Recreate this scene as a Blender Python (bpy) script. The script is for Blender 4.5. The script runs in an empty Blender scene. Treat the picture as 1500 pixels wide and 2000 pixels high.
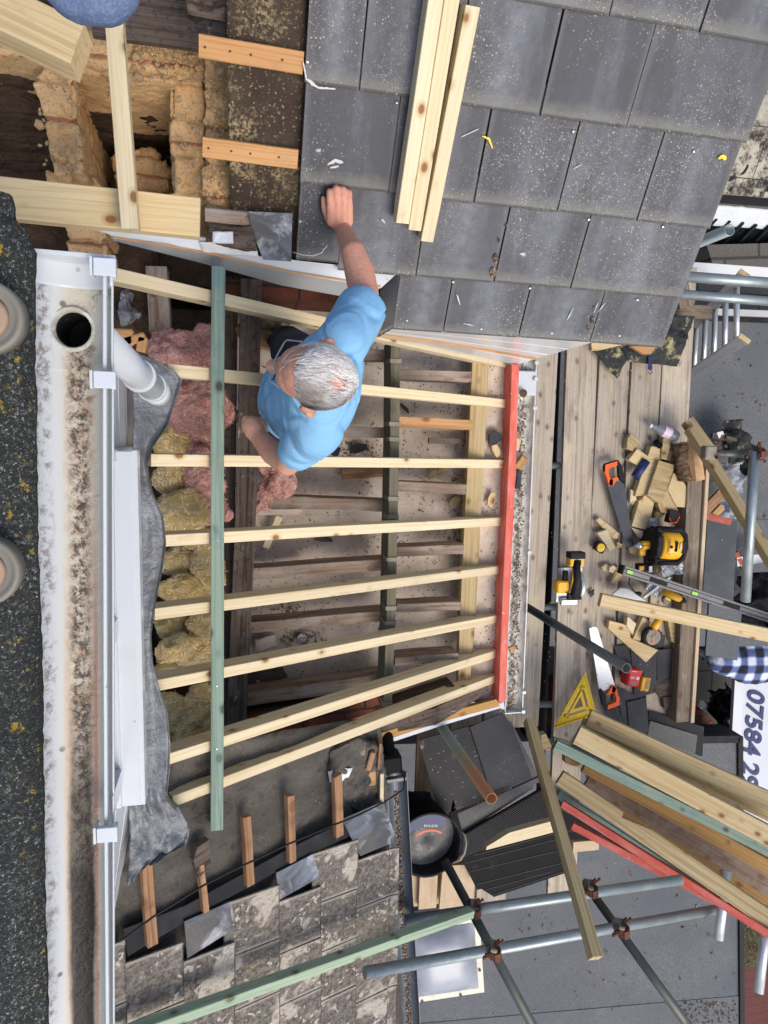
import bpy, bmesh, math, random
from mathutils import Vector, Matrix, noise as NZ
R_ = math.radians
SC = bpy.context.scene
COL = SC.collection
random.seed(7)

# ------------------------------------------------------------------ camera, sky, sun, exposure
FPX = 1390.0                       # focal length in pixels of the 1500 x 2000 photograph
CAMZ = 8.2                         # camera height above the patio
_n = Vector((-292, 164, -1390)).normalized()
_vx = Vector((5250, 75, -1390)); _X = (_vx - _n * _vx.dot(_n)).normalized(); _Z = -_n; _Y = _Z.cross(_X)
RW = Matrix((_X, _Y, _Z))          # camera -> world
CAM = Vector((0, 0, CAMZ))
cd = bpy.data.cameras.new('camera'); cam = bpy.data.objects.new('camera', cd); COL.objects.link(cam)
cam.matrix_world = Matrix.Translation(CAM) @ RW.to_4x4()
cd.sensor_fit = 'AUTO'; cd.sensor_width = 36; cd.lens = FPX / 2000 * 36; cd.clip_start = .02; cd.clip_end = 500
SC.camera = cam
SUN_EL, SUN_AZ = R_(56), R_(-62)   # azimuth measured from +X towards +Y (world)
w = bpy.data.worlds.new('World'); SC.world = w; w.use_nodes = True
sky = w.node_tree.nodes.new('ShaderNodeTexSky'); sky.sky_type = 'NISHITA'; sky.sun_disc = False
sky.sun_elevation = SUN_EL; sky.sun_rotation = R_(90) - SUN_AZ; sky.air_density = 1.2; sky.dust_density = 4.0
bg = w.node_tree.nodes['Background']; bg.inputs['Strength'].default_value = .15
w.node_tree.links.new(sky.outputs[0], bg.inputs['Color'])
sl = bpy.data.lights.new('sun', 'SUN'); sun = bpy.data.objects.new('sun', sl); COL.objects.link(sun)
sl.energy = 1.35; sl.angle = R_(30); sl.color = (1, .96, .9)
sd = Vector((math.cos(SUN_EL) * math.cos(SUN_AZ), math.cos(SUN_EL) * math.sin(SUN_AZ), math.sin(SUN_EL)))
sun.rotation_euler = sd.to_track_quat('Z', 'Y').to_euler(); sun.location = sd * 30
SC.view_settings.view_transform = 'Standard'; SC.view_settings.look = 'None'
SC.view_settings.exposure = .40; SC.view_settings.gamma = 1

# ------------------------------------------------------------------ pixel -> place helpers
def ray(px, py): return RW @ Vector((px - 750, 1000 - py, -FPX))
def P(px, py, D):
    """the point seen at photo pixel (px, py) lying D metres below the camera"""
    d = ray(px, py); return CAM + d * (D / -d.z)
def PP(px, py, pl, off=0):
    """the point seen at a pixel on the plane pl = (point, normal), raised by off"""
    d = ray(px, py); p0 = pl[0] + pl[1] * off; return CAM + d * ((p0 - CAM).dot(pl[1]) / d.dot(pl[1]))
def V3(a): return a if isinstance(a, Vector) else P(*a)
t30, t31 = R_(30), R_(31)
LT = (P(425, 1000, 2.7), Vector((math.sin(t30), 0, math.cos(t30))))       # lean-to roof, falls to +X
SR = (P(1000, 655, 2.8), Vector((0, -math.sin(t31), math.cos(t31))))      # slate roof, falls to -Y

# ------------------------------------------------------------------ materials
MATS = {}
def mat(name, base, layers=(), rough=.8, metal=0., bump=(), spec=.3, rnd=True, var=0., trans=0., rmap=None, ior=1.45):
    m = bpy.data.materials.new(name); m.use_nodes = True; nt = m.node_tree; N = nt.nodes; L = nt.links
    bs = N['Principled BSDF']; tc = N.new('ShaderNodeTexCoord'); oi = N.new('ShaderNodeObjectInfo')
    sc = N.new('ShaderNodeVectorMath'); sc.operation = 'SCALE'; sc.inputs[0].default_value = (37.3, 19.1, 53.7)
    if rnd: L.new(oi.outputs['Random'], sc.inputs['Scale'])
    else: sc.inputs['Scale'].default_value = 0
    ad = N.new('ShaderNodeVectorMath'); L.new(tc.outputs['Object'], ad.inputs[0]); L.new(sc.outputs[0], ad.inputs[1])
    def mr(src, lo, hi, sm=False):
        r = N.new('ShaderNodeMapRange'); r.clamp = True
        if lo > hi:
            r.inputs['From Min'].default_value = hi; r.inputs['From Max'].default_value = lo
            r.inputs['To Min'].default_value = 1; r.inputs['To Max'].default_value = 0
        else:
            r.inputs['From Min'].default_value = lo; r.inputs['From Max'].default_value = hi
        L.new(src, r.inputs['Value']); return r.outputs['Result']
    def mth(op, a, b):
        q = N.new('ShaderNodeMath'); q.operation = op
        for i, x in enumerate((a, b)):
            if isinstance(x, (int, float)): q.inputs[i].default_value = x
            else: L.new(x, q.inputs[i])
        return q.outputs[0]
    def tex(l):
        t = l['t']
        if t == 'island':
            g = N.new('ShaderNodeNewGeometry'); return g.outputs['Random Per Island']
        if t == 'objrand': return oi.outputs['Random']
        if t in ('band', 'axis', 'fract'):
            sp = N.new('ShaderNodeSeparateXYZ'); L.new(tc.outputs['UV' if l.get('uv') else 'Object'], sp.inputs[0]); o = sp.outputs['xyz'.index(l['ax'])]
            if t == 'axis': r = o
            elif t == 'fract': r = mth('FRACT', mth('MULTIPLY', o, l['s']), 0)
            else: r = mth('ABSOLUTE', mth('SUBTRACT', o, l['c0']), 0)
            if l.get('na'):
                nz = tex(dict(t='noise', s=l.get('ns', 8), v=l.get('v', (1, 1, 1)), d=6)); r = mth('ADD', r, mth('MULTIPLY', mth('SUBTRACT', nz, .5), l['na']))
            return r
        mp = N.new('ShaderNodeMapping'); mp.inputs['Scale'].default_value = l.get('v', (1, 1, 1)); L.new(ad.outputs[0], mp.inputs[0])
        if l.get('rot'): mp.inputs['Rotation'].default_value = l['rot']
        vec = mp.outputs[0]
        if l.get('warp'):
            wn = N.new('ShaderNodeTexNoise'); wn.inputs['Scale'].default_value = l.get('ws', l['s'] * .6); L.new(vec, wn.inputs['Vector'])
            wm = N.new('ShaderNodeVectorMath'); wm.operation = 'MULTIPLY_ADD'; L.new(wn.outputs['Color'], wm.inputs[0])
            wm.inputs[1].default_value = (l['warp'],) * 3; L.new(vec, wm.inputs[2]); vec = wm.outputs[0]
        if t == 'noise':
            n = N.new('ShaderNodeTexNoise'); n.inputs['Scale'].default_value = l['s']; n.inputs['Detail'].default_value = l.get('d', 5)
            n.inputs['Roughness'].default_value = l.get('r', .6); n.inputs['Distortion'].default_value = l.get('dist', 0); L.new(vec, n.inputs['Vector']); return n.outputs[0]
        if t == 'voro':
            n = N.new('ShaderNodeTexVoronoi'); n.inputs['Scale'].default_value = l['s']; n.feature = l.get('f', 'F1'); L.new(vec, n.inputs['Vector'])
            n.inputs['Randomness'].default_value = l.get('rand', 1)
            if l.get('cell'):
                s2 = N.new('ShaderNodeSeparateColor'); L.new(n.outputs['Color'], s2.inputs[0]); return s2.outputs[0]
            return n.outputs['Distance']
        if t == 'wave':
            n = N.new('ShaderNodeTexWave'); n.inputs['Scale'].default_value = l['s']; n.inputs['Distortion'].default_value = l.get('dist', 3)
            n.inputs['Detail'].default_value = l.get('d', 3); n.inputs['Detail Scale'].default_value = l.get('ds', 1)
            n.bands_direction = l.get('dir', 'Y'); L.new(vec, n.inputs['Vector']); return n.outputs['Fac']
        if t == 'brick':
            n = N.new('ShaderNodeTexBrick'); n.inputs['Scale'].default_value = l['s']; L.new(vec, n.inputs['Vector'])
            n.inputs['Mortar Size'].default_value = l.get('m', .02); n.inputs['Color1'].default_value = (0, 0, 0, 1); n.inputs['Color2'].default_value = (.0, .0, .0, 1)
            n.inputs['Mortar'].default_value = (1, 1, 1, 1); n.offset = l.get('off', .5); n.inputs['Brick Width'].default_value = l.get('bw', .5); n.inputs['Row Height'].default_value = l.get('rh', .25)
            return n.outputs['Color']
    def fac(l):
        f = mr(tex(l), l.get('lo', 0), l.get('hi', 1))
        if 'k' in l: f = mth('MULTIPLY', f, l['k'])
        for k in l.get('m', ()) if isinstance(l.get('m'), (list, tuple)) else (): f = mth('MULTIPLY', f, fac(k))
        return f
    c = N.new('ShaderNodeRGB'); c.outputs[0].default_value = (*base, 1); cur = c.outputs[0]
    for l in layers:
        mx = N.new('ShaderNodeMix'); mx.data_type = 'RGBA'; mx.blend_type = l.get('b', 'MIX')
        L.new(fac(l), mx.inputs['Factor']); L.new(cur, mx.inputs['A']); mx.inputs['B'].default_value = (*l['c'], 1); cur = mx.outputs['Result']
    if var:
        hs = N.new('ShaderNodeHueSaturation'); L.new(cur, hs.inputs['Color'])
        L.new(mth('ADD', 1 - var, mth('MULTIPLY', mth('FRACT', mth('MULTIPLY', oi.outputs['Random'], 7.31), 0), 2 * var)), hs.inputs['Value']); cur = hs.outputs[0]
    L.new(cur, bs.inputs['Base Color'])
    bs.inputs['Metallic'].default_value = metal; bs.inputs['Roughness'].default_value = rough
    bs.inputs['Specular IOR Level'].default_value = spec; bs.inputs['IOR'].default_value = ior
    if trans: bs.inputs['Transmission Weight'].default_value = trans
    if rmap:
        L.new(mth('ADD', rmap['a'], mth('MULTIPLY', fac(rmap), rmap['bb'])), bs.inputs['Roughness'])
    h = None
    for l in bump:
        f = mth('MULTIPLY', fac(l), l['h']); h = f if h is None else mth('ADD', h, f)
    if h is not None:
        bp = N.new('ShaderNodeBump'); bp.inputs['Distance'].default_value = 1; bp.inputs['Strength'].default_value = 1
        L.new(h, bp.inputs['Height']); L.new(bp.outputs[0], bs.inputs['Normal'])
    MATS[name] = m; return m
def ns(s, c=None, lo=.4, hi=.6, v=(1, 1, 1), **k): return dict(t='noise', s=s, c=c, lo=lo, hi=hi, v=v, **k)
def vo(s, c=None, lo=.3, hi=.2, v=(1, 1, 1), **k): return dict(t='voro', s=s, c=c, lo=lo, hi=hi, v=v, **k)
KN = dict(t='voro', s=1, v=(3.2, 11, 11), lo=.20, hi=.10)
def wood(name, base, dark, lite, knot=(.22, .09, .03), extra=(), rough=.62, var=.08, knk=.9, grain=.75):
    return mat(name, base, [
        ns(1, lite, .4, .7, (.9, 7, 7), k=.7), ns(1, dark, .52, .64, (1.1, 46, 46), d=3, k=grain, dist=.4),
        ns(1, dark, .5, .75, (4, 160, 160), d=2, k=.4), dict(t='wave', s=11, v=(.16, 1.2, 1.5), dist=13, d=3, ds=.5, c=dark, lo=.78, hi=1.0, k=grain * .5), ns(1.2, dark, .55, .75, (1, 3, 3), k=.3), vo(14, dark, .32, .20, (.7, 1, 1), k=.75, m=[dict(t='voro', s=14, v=(.7, 1, 1), cell=True, lo=.5, hi=.54)]), vo(14, knot, .19, .13, (.7, 1, 1), k=knk, m=[dict(t='voro', s=14, v=(.7, 1, 1), cell=True, lo=.5, hi=.54)]), ns(7, (.24, .18, .12), .62, .78, (1, 2, 2), d=6, k=.45), *extra],
        rough=rough, var=var, bump=[ns(1, None, .3, .7, (1.5, 60, 60), h=.0006)], spec=.25)
wood('pine', (.60, .46, .25), (.42, .28, .12), (.66, .54, .34), grain=.6)
wood('pine_pale', (.65, .55, .36), (.48, .36, .19), (.70, .61, .44), grain=.45)
wood('pine_green_tint', (.47, .36, .19), (.29, .20, .09), (.54, .43, .25))
wood('green_treated', (.19, .265, .22), (.11, .155, .125), (.26, .335, .26), knot=(.05, .05, .035), extra=[ns(6, (.09, .17, .19), .5, .7, k=.6), ns(9, (.30, .27, .16), .62, .7, k=.6)])
wood('green_pale', (.30, .38, .28), (.18, .25, .17), (.36, .44, .31), knot=(.1, .1, .06))
wood('orange_batten', (.50, .27, .11), (.34, .16, .06), (.56, .34, .16), extra=[ns(14, (.3, .2, .12), .55, .75, k=.5)])
wood('brown_batten', (.30, .16, .08), (.15, .075, .04), (.38, .23, .13), extra=[ns(10, (.12, .07, .05), .5, .7, k=.6)])
wood('amber_timber', (.40, .23, .075), (.25, .12, .03), (.48, .30, .12))
wood('pink_timber', (.25, .17, .12), (.15, .095, .07), (.34, .26, .21), extra=[ns(12, (.36, .31, .27), .5, .7, k=.5)])
wood('old_joist', (.24, .175, .13), (.11, .07, .05), (.33, .26, .20), extra=[ns(5, (.36, .31, .27), .42, .66, (1, 3, 3), k=.75), ns(40, (.05, .035, .025), .6, .7, k=.7)], rough=.9, knk=.4)
wood('dark_beam', (.10, .075, .06), (.025, .018, .014), (.16, .12, .10), extra=[ns(6, (.20, .165, .14), .5, .7, (1, 2, 2), k=.55), ns(14, (.45, .40, .32), .66, .7, (1, 3, 1), k=.7), ns(50, (.02, .015, .012), .55, .7, k=.7)], rough=.9, knk=.2)
wood('binder_wood', (.135, .125, .09), (.075, .07, .05), (.19, .175, .135), rough=.85, knk=.2)
wood('scaffold_wood', (.41, .35, .285), (.26, .215, .17), (.49, .43, .355), knot=(.10, .06, .04), var=.12, extra=[
    ns(5, (.49, .43, .28), .54, .70, (1, 2.2, 1), d=8, k=.75), ns(3, (.17, .14, .115), .56, .72, (1, 3, 1), k=.6), ns(60, (.07, .05, .04), .66, .72, k=.7)], rough=.9, knk=.6)
wood('toe_board_wood', (.20, .155, .115), (.10, .075, .055), (.29, .24, .19), extra=[ns(7, (.35, .30, .22), .55, .7, (1, 2, 2), k=.6)], rough=.9)
mat('red_paint', (.60, .11, .075), [ns(6, (.70, .24, .20), .44, .66, (1, 3, 3), d=8, k=.8), ns(1, (.40, .05, .035), .5, .68, (1.2, 40, 40), k=.6), ns(40, (.75, .5, .45), .66, .7, k=.7)], rough=.55, bump=[ns(1, None, .3, .7, (2, 60, 60), h=.0004)])
mat('red_brown_paint', (.34, .075, .045), [ns(10, (.5, .15, .09), .5, .75, (1, 2, 2), k=.8)], rough=.6)
SLB = (.050, .053, .064)
mat('slate', SLB, [dict(t='island', c=(.080, .082, .092), lo=0, hi=1, k=.8), ns(2.4, (.145, .155, .185), .48, .72, (3.2, .6, 1), d=4, k=.75), ns(5, (.03, .03, .036), .55, .75, (3, .8, 1), k=.6), dict(t='band', ax='x', uv=True, c0=.52, na=.35, ns=2.3, v=(1, .4, 1), c=(.165, .175, .205), lo=.30, hi=.02, k=.75, m=[dict(t='island', lo=.15, hi=.6)]), ns(30, (.04, .04, .045), .4, .7, d=8, k=.5),  # bluish streaks and the mid-slate band paint a sheen into the colour
    dict(t='band', ax='y', uv=True, c0=0, na=.09, ns=30, c=(.17, .165, .15), lo=.14, hi=.04, k=.65), dict(t='band', ax='y', uv=True, c0=0, c=(.045, .045, .045), lo=.028, hi=.016, k=.9),
    dict(t='band', ax='x', uv=True, c0=.5, na=.05, ns=30, c=(.13, .13, .125), lo=.44, hi=.49, k=.5),
    ns(70, (.15, .145, .125), .56, .66, d=4, k=.6, m=[ns(3.2, None, .52, .64)]),
    vo(34, (.43, .42, .33), .27, .19, warp=.3, ws=60, m=[dict(t='voro', s=34, warp=.3, ws=60, cell=True, lo=.45, hi=.5), ns(2.4, None, .46, .56)]),
    vo(15, (.42, .41, .32), .25, .17, warp=.45, ws=70, m=[dict(t='voro', s=17, warp=.35, ws=60, cell=True, lo=.66, hi=.7), ns(2.4, None, .44, .54), ns(70, None, .42, .52)]),
    vo(80, (.36, .35, .29), .24, .17, m=[dict(t='voro', s=80, cell=True, lo=.55, hi=.6), ns(2.8, None, .42, .60)]),
    vo(3.1, (.50, .54, .60), .06, .03, (1, 2.2, 1), warp=.1, m=[ns(45, None, .45, .58)])],
    rough=.55, spec=.4, bump=[ns(45, None, .3, .7, h=.0012), ns(200, None, .3, .7, h=.0004)], rnd=False)
mat('slate_plain', (.034, .036, .042), [ns(5, (.06, .063, .073), .42, .68, d=8, k=.8), ns(60, (.03, .03, .035), .5, .7, k=.5), vo(45, (.35, .34, .3), .16, .1, m=[ns(5, None, .52, .6)]), dict(t='objrand', c=(.03, .03, .035), lo=0, hi=1, k=.5)],
    rough=.55, spec=.2, bump=[ns(60, None, .3, .7, h=.0008)])
mat('slate_bloom', (.06, .062, .07), [ns(2.6, (.20, .23, .30), .48, .66, (1, 1.2, 1), d=8, dist=1.2, k=.9), ns(6, (.48, .49, .52), .54, .66, d=8, dist=1, k=.75), ns(4, (.12, .10, .08), .55, .66, k=.5)], rough=.45, spec=.45, bump=[ns(60, None, .3, .7, h=.0008)])
mat('slate_tide', (.018, .019, .023), [ns(3, (.035, .037, .042), .45, .7, k=.8), dict(t='noise', s=2.0, c=(.36, .38, .42), lo=.560, hi=.572, d=6, k=.6, m=[ns(2.0, None, .595, .575, d=6)]), ns(9, (.10, .075, .055), .6, .72, k=.6), vo(30, (.35, .34, .3), .13, .08)], rough=.45, spec=.15, bump=[ns(60, None, .3, .7, h=.0008)])
mat('slate_grit', (.14, .14, .135), [ns(160, (.07, .07, .07), .45, .6, k=.7), ns(220, (.26, .26, .25), .58, .66, k=.6)], rough=.85, bump=[ns(220, None, .3, .7, h=.001)])
mat('mossy_tile', (.20, .178, .155), [ns(50, (.075, .064, .055), .42, .56, d=9, r=.75, k=.95), ns(120, (.24, .22, .19), .55, .66, d=5, k=.7), dict(t='island', c=(.19, .165, .14), lo=.3, hi=1, k=.3),
    vo(5.2, (.42, .375, .32), .46, .34, warp=.30, ws=9, m=[dict(t='voro', s=5.2, warp=.30, ws=9, cell=True, lo=.20, hi=.24), ns(45, None, .30, .48)]),
    vo(11, (.44, .395, .335), .36, .25, warp=.4, ws=16, m=[dict(t='voro', s=11, warp=.4, ws=16, cell=True, lo=.62, hi=.66)]),
    ns(16, (.38, .34, .29), .55, .68, (.6, 2.4, 1), d=9, r=.75, k=.8), ns(13, (.20, .12, .035), .66, .72, k=.7),
    vo(9, (.60, .63, .66), .15, .09, warp=.5, ws=30, m=[ns(40, None, .45, .55)]),
    dict(t='band', ax='y', uv=True, c0=0, c=(.05, .045, .04), lo=.03, hi=.015, k=.8), dict(t='band', ax='x', uv=True, c0=.5, na=.06, ns=25, c=(.38, .34, .29), lo=.43, hi=.48, k=.7)],
    rough=.95, bump=[ns(60, None, .3, .7, d=8, h=.004), vo(11, None, .33, .25, h=.0015)], rnd=False)
mat('lichen_tile', (.42, .39, .32), [ns(7, (.04, .036, .033), .47, .56, d=9, r=.75, k=1), ns(2, (.12, .10, .09), .55, .7, k=.6), ns(60, (.25, .22, .17), .5, .65, k=.6), vo(9, (.02, .02, .02), .30, .22, warp=.3),
    dict(t='brick', s=3.4, m=.012, c=(.03, .03, .03), lo=.2, hi=.8, bw=.9, rh=1.0, k=.9)], rough=.95, bump=[ns(60, None, .3, .7, h=.003)])
mat('mineral_felt', (.030, .032, .031), [ns(150, (.13, .142, .138), .52, .64, d=4, r=.8, k=.85), ns(190, (.46, .52, .49), .58, .65, d=4, r=.8, k=.85), ns(5, (.018, .021, .02), .46, .62, (1, .4, 1), k=.7),
    ns(55, (.38, .26, .03), .60, .65, d=8, r=.7, m=[dict(t='band', ax='x', c0=-.010, na=.05, ns=9, lo=.026, hi=.012)]), ns(30, (.22, .20, .05), .69, .72, d=8)],
    rough=.85, bump=[ns(300, None, .3, .7, h=.0025), ns(30, None, .3, .7, h=.004)], rnd=False)
mat('grey_felt', (.15, .155, .16), [ns(2.2, (.22, .22, .22), .5, .7, d=9, r=.7, k=.7), ns(1.1, (.095, .10, .11), .50, .66, d=8, r=.65, k=.7), ns(9, (.07, .07, .072), .64, .72, d=7, k=.6), vo(7, (.30, .30, .29), .06, .03), ns(60, (.085, .09, .095), .44, .6, d=6, r=.8, k=.9), ns(75, (.27, .275, .28), .55, .68, d=5, r=.8, k=.7), ns(1.3, (.10, .11, .125), .42, .65, k=.7), ns(6, (.155, .155, .15), .6, .75, k=.5)], rough=.9, bump=[ns(220, None, .3, .7, h=.0015)])
mat('underlay', (.085, .077, .067), [ns(3, (.15, .135, .118), .45, .7, (1, 1.5, 1), k=.8), ns(120, (.05, .045, .04), .45, .6, k=.4), ns(9, (.03, .026, .024), .55, .68, d=7, k=.8), ns(70, (.34, .27, .18), .66, .7, k=.6), ns(200, (.3, .25, .18), .67, .72, k=.6)], rough=.95, bump=[ns(140, None, .3, .7, h=.001), ns(6, None, .3, .7, h=.012)])
mat('underlay_sawdust', (.045, .032, .024), [ns(5, (.075, .055, .04), .45, .65, k=.7), ns(4, (.46, .36, .20), .52, .66, d=10, r=.8, k=.85, m=[ns(90, None, .44, .56)]), ns(100, (.42, .33, .20), .60, .67, k=.8)], rough=.95, bump=[ns(150, None, .3, .7, h=.001), ns(9, None, .3, .7, h=.006)])
mat('plaster', (.58, .49, .41), [ns(2.5, (.31, .255, .205), .42, .65, d=7, k=.7), ns(8, (.58, .50, .42), .5, .7, k=.5), vo(20, (.05, .04, .03), .24, .14, (1, 1.6, 1), warp=.4, ws=40, m=[dict(t='voro', s=20, v=(1, 1.6, 1), warp=.4, ws=40, cell=True, lo=.5, hi=.55)]), vo(48, (.07, .055, .04), .26, .16, m=[ns(7, None, .44, .56)]),
    ns(11, (.06, .05, .045), .64, .7, d=9, r=.75, k=.85)], rough=.95, bump=[ns(25, None, .3, .7, h=.003)], rnd=False)
mat('dusty_brick', (.64, .41, .20), [ns(5, (.47, .27, .115), .46, .64, d=6, k=.7), ns(20, (.64, .46, .27), .5, .66, d=8, k=.6), ns(90, (.30, .18, .085), .55, .64, k=.6), ns(2.8, (.16, .10, .06), .58, .72, d=8, k=.55),
    dict(t='fract', ax='y', s=4.3, na=.22, ns=7, c=(.26, .07, .035), lo=.93, hi=.97, k=.75)], rough=1, bump=[ns(9, None, .3, .7, d=7, h=.006), ns(60, None, .35, .65, h=.003)], rnd=False)
mat('rubble', (.40, .265, .13), [dict(t='island', c=(.22, .17, .12), lo=.5, hi=1, k=.8), ns(30, (.5, .36, .2), .5, .7, k=.7)], rough=1, bump=[ns(60, None, .3, .7, h=.003)])
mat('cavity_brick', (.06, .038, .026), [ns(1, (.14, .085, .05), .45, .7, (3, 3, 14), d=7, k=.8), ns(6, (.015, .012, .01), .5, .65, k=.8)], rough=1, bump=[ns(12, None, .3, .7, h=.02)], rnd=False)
mat('old_brick', (.14, .045, .025), [ns(5, (.055, .025, .018), .4, .65, d=8, k=.8), ns(20, (.24, .10, .06), .55, .7, k=.6), dict(t='brick', s=4.2, m=.03, c=(.035, .025, .02), lo=.2, hi=.8, bw=.9, rh=.33, warp=.02, ws=9)], rough=.95, bump=[ns(40, None, .3, .7, h=.003)])
mat('paving_brick', (.16, .035, .022), [ns(8, (.09, .022, .016), .4, .65, k=.7), dict(t='brick', s=4.5, m=.022, c=(.26, .2, .16), lo=.2, hi=.8, bw=.95, rh=.45)], rough=.9, rnd=False, bump=[ns(60, None, .3, .7, h=.002)])
mat('patio', (.14, .13, .115), [ns(3, (.13, .12, .105), .4, .65, k=.8), ns(60, (.27, .25, .22), .5, .7, k=.5), dict(t='brick', s=1.0, m=.012, c=(.07, .065, .055), lo=.2, hi=.8, bw=.6, rh=.45)], rough=.95, rnd=False)
mat('upvc', (.53, .565, .61), [ns(3, (.47, .49, .51), .5, .75, k=.6), vo(24, (.35, .32, .28), .1, .06, m=[ns(4, None, .55, .6)])], rough=.28, spec=.5)
mat('upvc_grey', (.42, .42, .42), [ns(3, (.48, .48, .48), .5, .75, k=.6)], rough=.35, spec=.5)
mat('upvc_sheen', (.60, .625, .66), [ns(5, (.52, .51, .50), .5, .7, k=.5)], rough=.2, spec=.6)
mat('gutter_dirty', (.50, .53, .56), [
    dict(t='band', ax='y', c0=.004, na=.02, ns=5, v=(.5, 3, 1), c=(.50, .465, .37), lo=.036, hi=.018, k=.85),
    dict(t='band', ax='y', c0=.040, na=.012, ns=5, v=(.5, 3, 1), c=(.43, .43, .38), lo=.020, hi=.008, k=.85),
    dict(t='band', ax='y', c0=.0235, na=.004, ns=4, v=(.4, 4, 1), c=(.40, .16, .10), lo=.0045, hi=.001, k=.75, m=[dict(t='axis', ax='x', lo=-.2, hi=.1)]),
    dict(t='band', ax='y', c0=-.018, na=.004, ns=4, v=(.4, 4, 1), c=(.50, .30, .17), lo=.008, hi=.001, k=.5,  m=[dict(t='axis', ax='x', lo=-.1, hi=.2)]),
    ns(45, (.36, .24, .17), .45, .56, d=9, r=.85, k=.8, m=[dict(t='band', ax='y', c0=.002, na=.02, ns=12, v=(.5, 2, 1), lo=.026, hi=.014), dict(t='axis', ax='x', lo=-.47, hi=-.40)]),
    ns(60, (.07, .05, .04), .46, .55, d=9, r=.85, m=[dict(t='band', ax='y', c0=.002, na=.022, ns=10, v=(.5, 2, 1), lo=.020, hi=.010), dict(t='axis', ax='x', lo=-.47, hi=-.40)]),
    ns(26, (.10, .05, .035), .52, .62, d=9, r=.8, k=.7, m=[dict(t='band', ax='y', c0=.003, na=.02, ns=12, v=(.6, 2, 1), lo=.026, hi=.020), dict(t='axis', ax='x', lo=.10, hi=.45)]),
    dict(t='band', ax='y', c0=.001, na=.022, ns=9, v=(.5, 2, 1), c=(.016, .012, .010), lo=.022, hi=.015, k=1, m=[dict(t='axis', ax='x', na=.5, ns=5, lo=.12, hi=.42)]),
    ns(60, (.22, .19, .19), .49, .57, d=9, r=.8, m=[dict(t='band', ax='y', c0=-.052, na=.03, ns=12, v=(.6, 2, 1), lo=.020, hi=.008)]),
    ns(13, (.20, .195, .18), .60, .65, d=9, r=.75, k=.85, m=[dict(t='axis', ax='x', lo=-.30, hi=-.42)]), vo(20, (.16, .15, .13), .12, .07, m=[ns(5, None, .5, .56)])], rough=.5, spec=.4, rnd=False, bump=[ns(60, None, .45, .7, h=.0015, m=[dict(t='band', ax='y', c0=.01, lo=.03, hi=.015)])])
mat('gutter_grime', (.66, .66, .62), [ns(18, (.34, .33, .28), .45, .6, (1, 3, 1), d=8, k=.8), ns(30, (.07, .055, .045), .50, .58, d=8, r=.75, m=[dict(t='band', ax='y', c0=-.012, na=.03, ns=12, lo=.028, hi=.014)]), ns(26, (.28, .09, .04), .6, .64, m=[dict(t='band', ax='y', c0=-.01, lo=.02, hi=.012)])], rough=.55, rnd=False)
mat('lead', (.145, .155, .17), [ns(5, (.24, .26, .285), .45, .68, (1, 2, 1), d=7, dist=.8, k=.8), ns(12, (.075, .08, .09), .52, .68, d=7, k=.7), ns(9, (.34, .36, .40), .6, .72, d=8, dist=1, k=.55)], rough=.5, metal=.25, spec=.5, bump=[ns(14, None, .3, .7, h=.006), ns(60, None, .3, .7, h=.001)])
mat('galvanised', (.30, .34, .35), [ns(1, (.22, .27, .27), .42, .6, (3, 14, 14), k=.7), ns(14, (.46, .50, .50), .52, .68, (.5, 1, 1), k=.6), ns(40, (.20, .16, .12), .62, .7, k=.6)], rough=.42, metal=.55, spec=.5)
mat('galvanised_dark', (.085, .09, .085), [ns(1, (.14, .145, .135), .42, .65, (3, 14, 14), k=.7), ns(30, (.04, .04, .04), .6, .7, k=.6)], rough=.5, metal=.4)
mat('galvanised_mossy', (.18, .20, .19), [ns(3, (.10, .16, .07), .40, .6, (1, 1, 1), k=.9), dict(t='axis', ax='x', na=.5, ns=6, c=(.32, .13, .06), lo=2.25, hi=2.5, k=.9), ns(50, (.30, .26, .2), .6, .7, k=.6)], rough=.6, metal=.25, rnd=False)
mat('rust', (.15, .062, .04), [ns(30, (.09, .035, .025), .42, .6, k=.8), ns(60, (.36, .13, .05), .58, .68, k=.7)], rough=.9, bump=[ns(80, None, .3, .7, h=.002)])
mat('alu', (.62, .64, .66), [ns(1, (.48, .49, .5), .45, .65, (4, 60, 60), k=.6), ns(20, (.35, .33, .28), .6, .7, k=.5)], rough=.35, metal=.6)
mat('steel', (.5, .5, .5), [ns(14, (.3, .3, .3), .5, .7, k=.6)], rough=.3, metal=.8)
mat('black_plastic', (.018, .018, .02), [ns(9, (.04, .04, .045), .5, .7, k=.6), ns(60, (.14, .12, .09), .66, .72, k=.5)], rough=.55, spec=.12)
mat('black_shiny', (.006, .006, .008), [ns(4, (.014, .014, .016), .5, .7, k=.5), ns(9, (.06, .055, .05), .62, .72, k=.3)], rough=.55, spec=.08)
mat('dark_rib', (.12, .12, .12), rough=.6)
mat('level_grey', (.17, .165, .165), [ns(20, (.26, .26, .26), .5, .7, k=.6)], rough=.5, metal=.2)
mat('maroon_deck', (.10, .022, .018), [ns(4, (.06, .015, .012), .45, .65, k=.7), dict(t='fract', ax='y', s=7, c=(.01, .005, .005), lo=.94, hi=.97)], rough=.7, rnd=False)
mat('membrane', (.022, .025, .026), [ns(10, (.40, .35, .17), .54, .64, d=9, r=.7, k=.85), ns(30, (.06, .06, .06), .5, .7, k=.6)], rough=.7, bump=[ns(30, None, .3, .7, h=.003)])
mat('yellow_plastic', (.80, .42, .02), [ns(9, (.62, .31, .02), .5, .7, k=.5), ns(50, (.3, .22, .1), .66, .72, k=.5)], rough=.4, spec=.5)
mat('yellow_paint', (.88, .57, .02), [ns(30, (.6, .42, .05), .55, .7, k=.5)], rough=.4)
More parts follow.
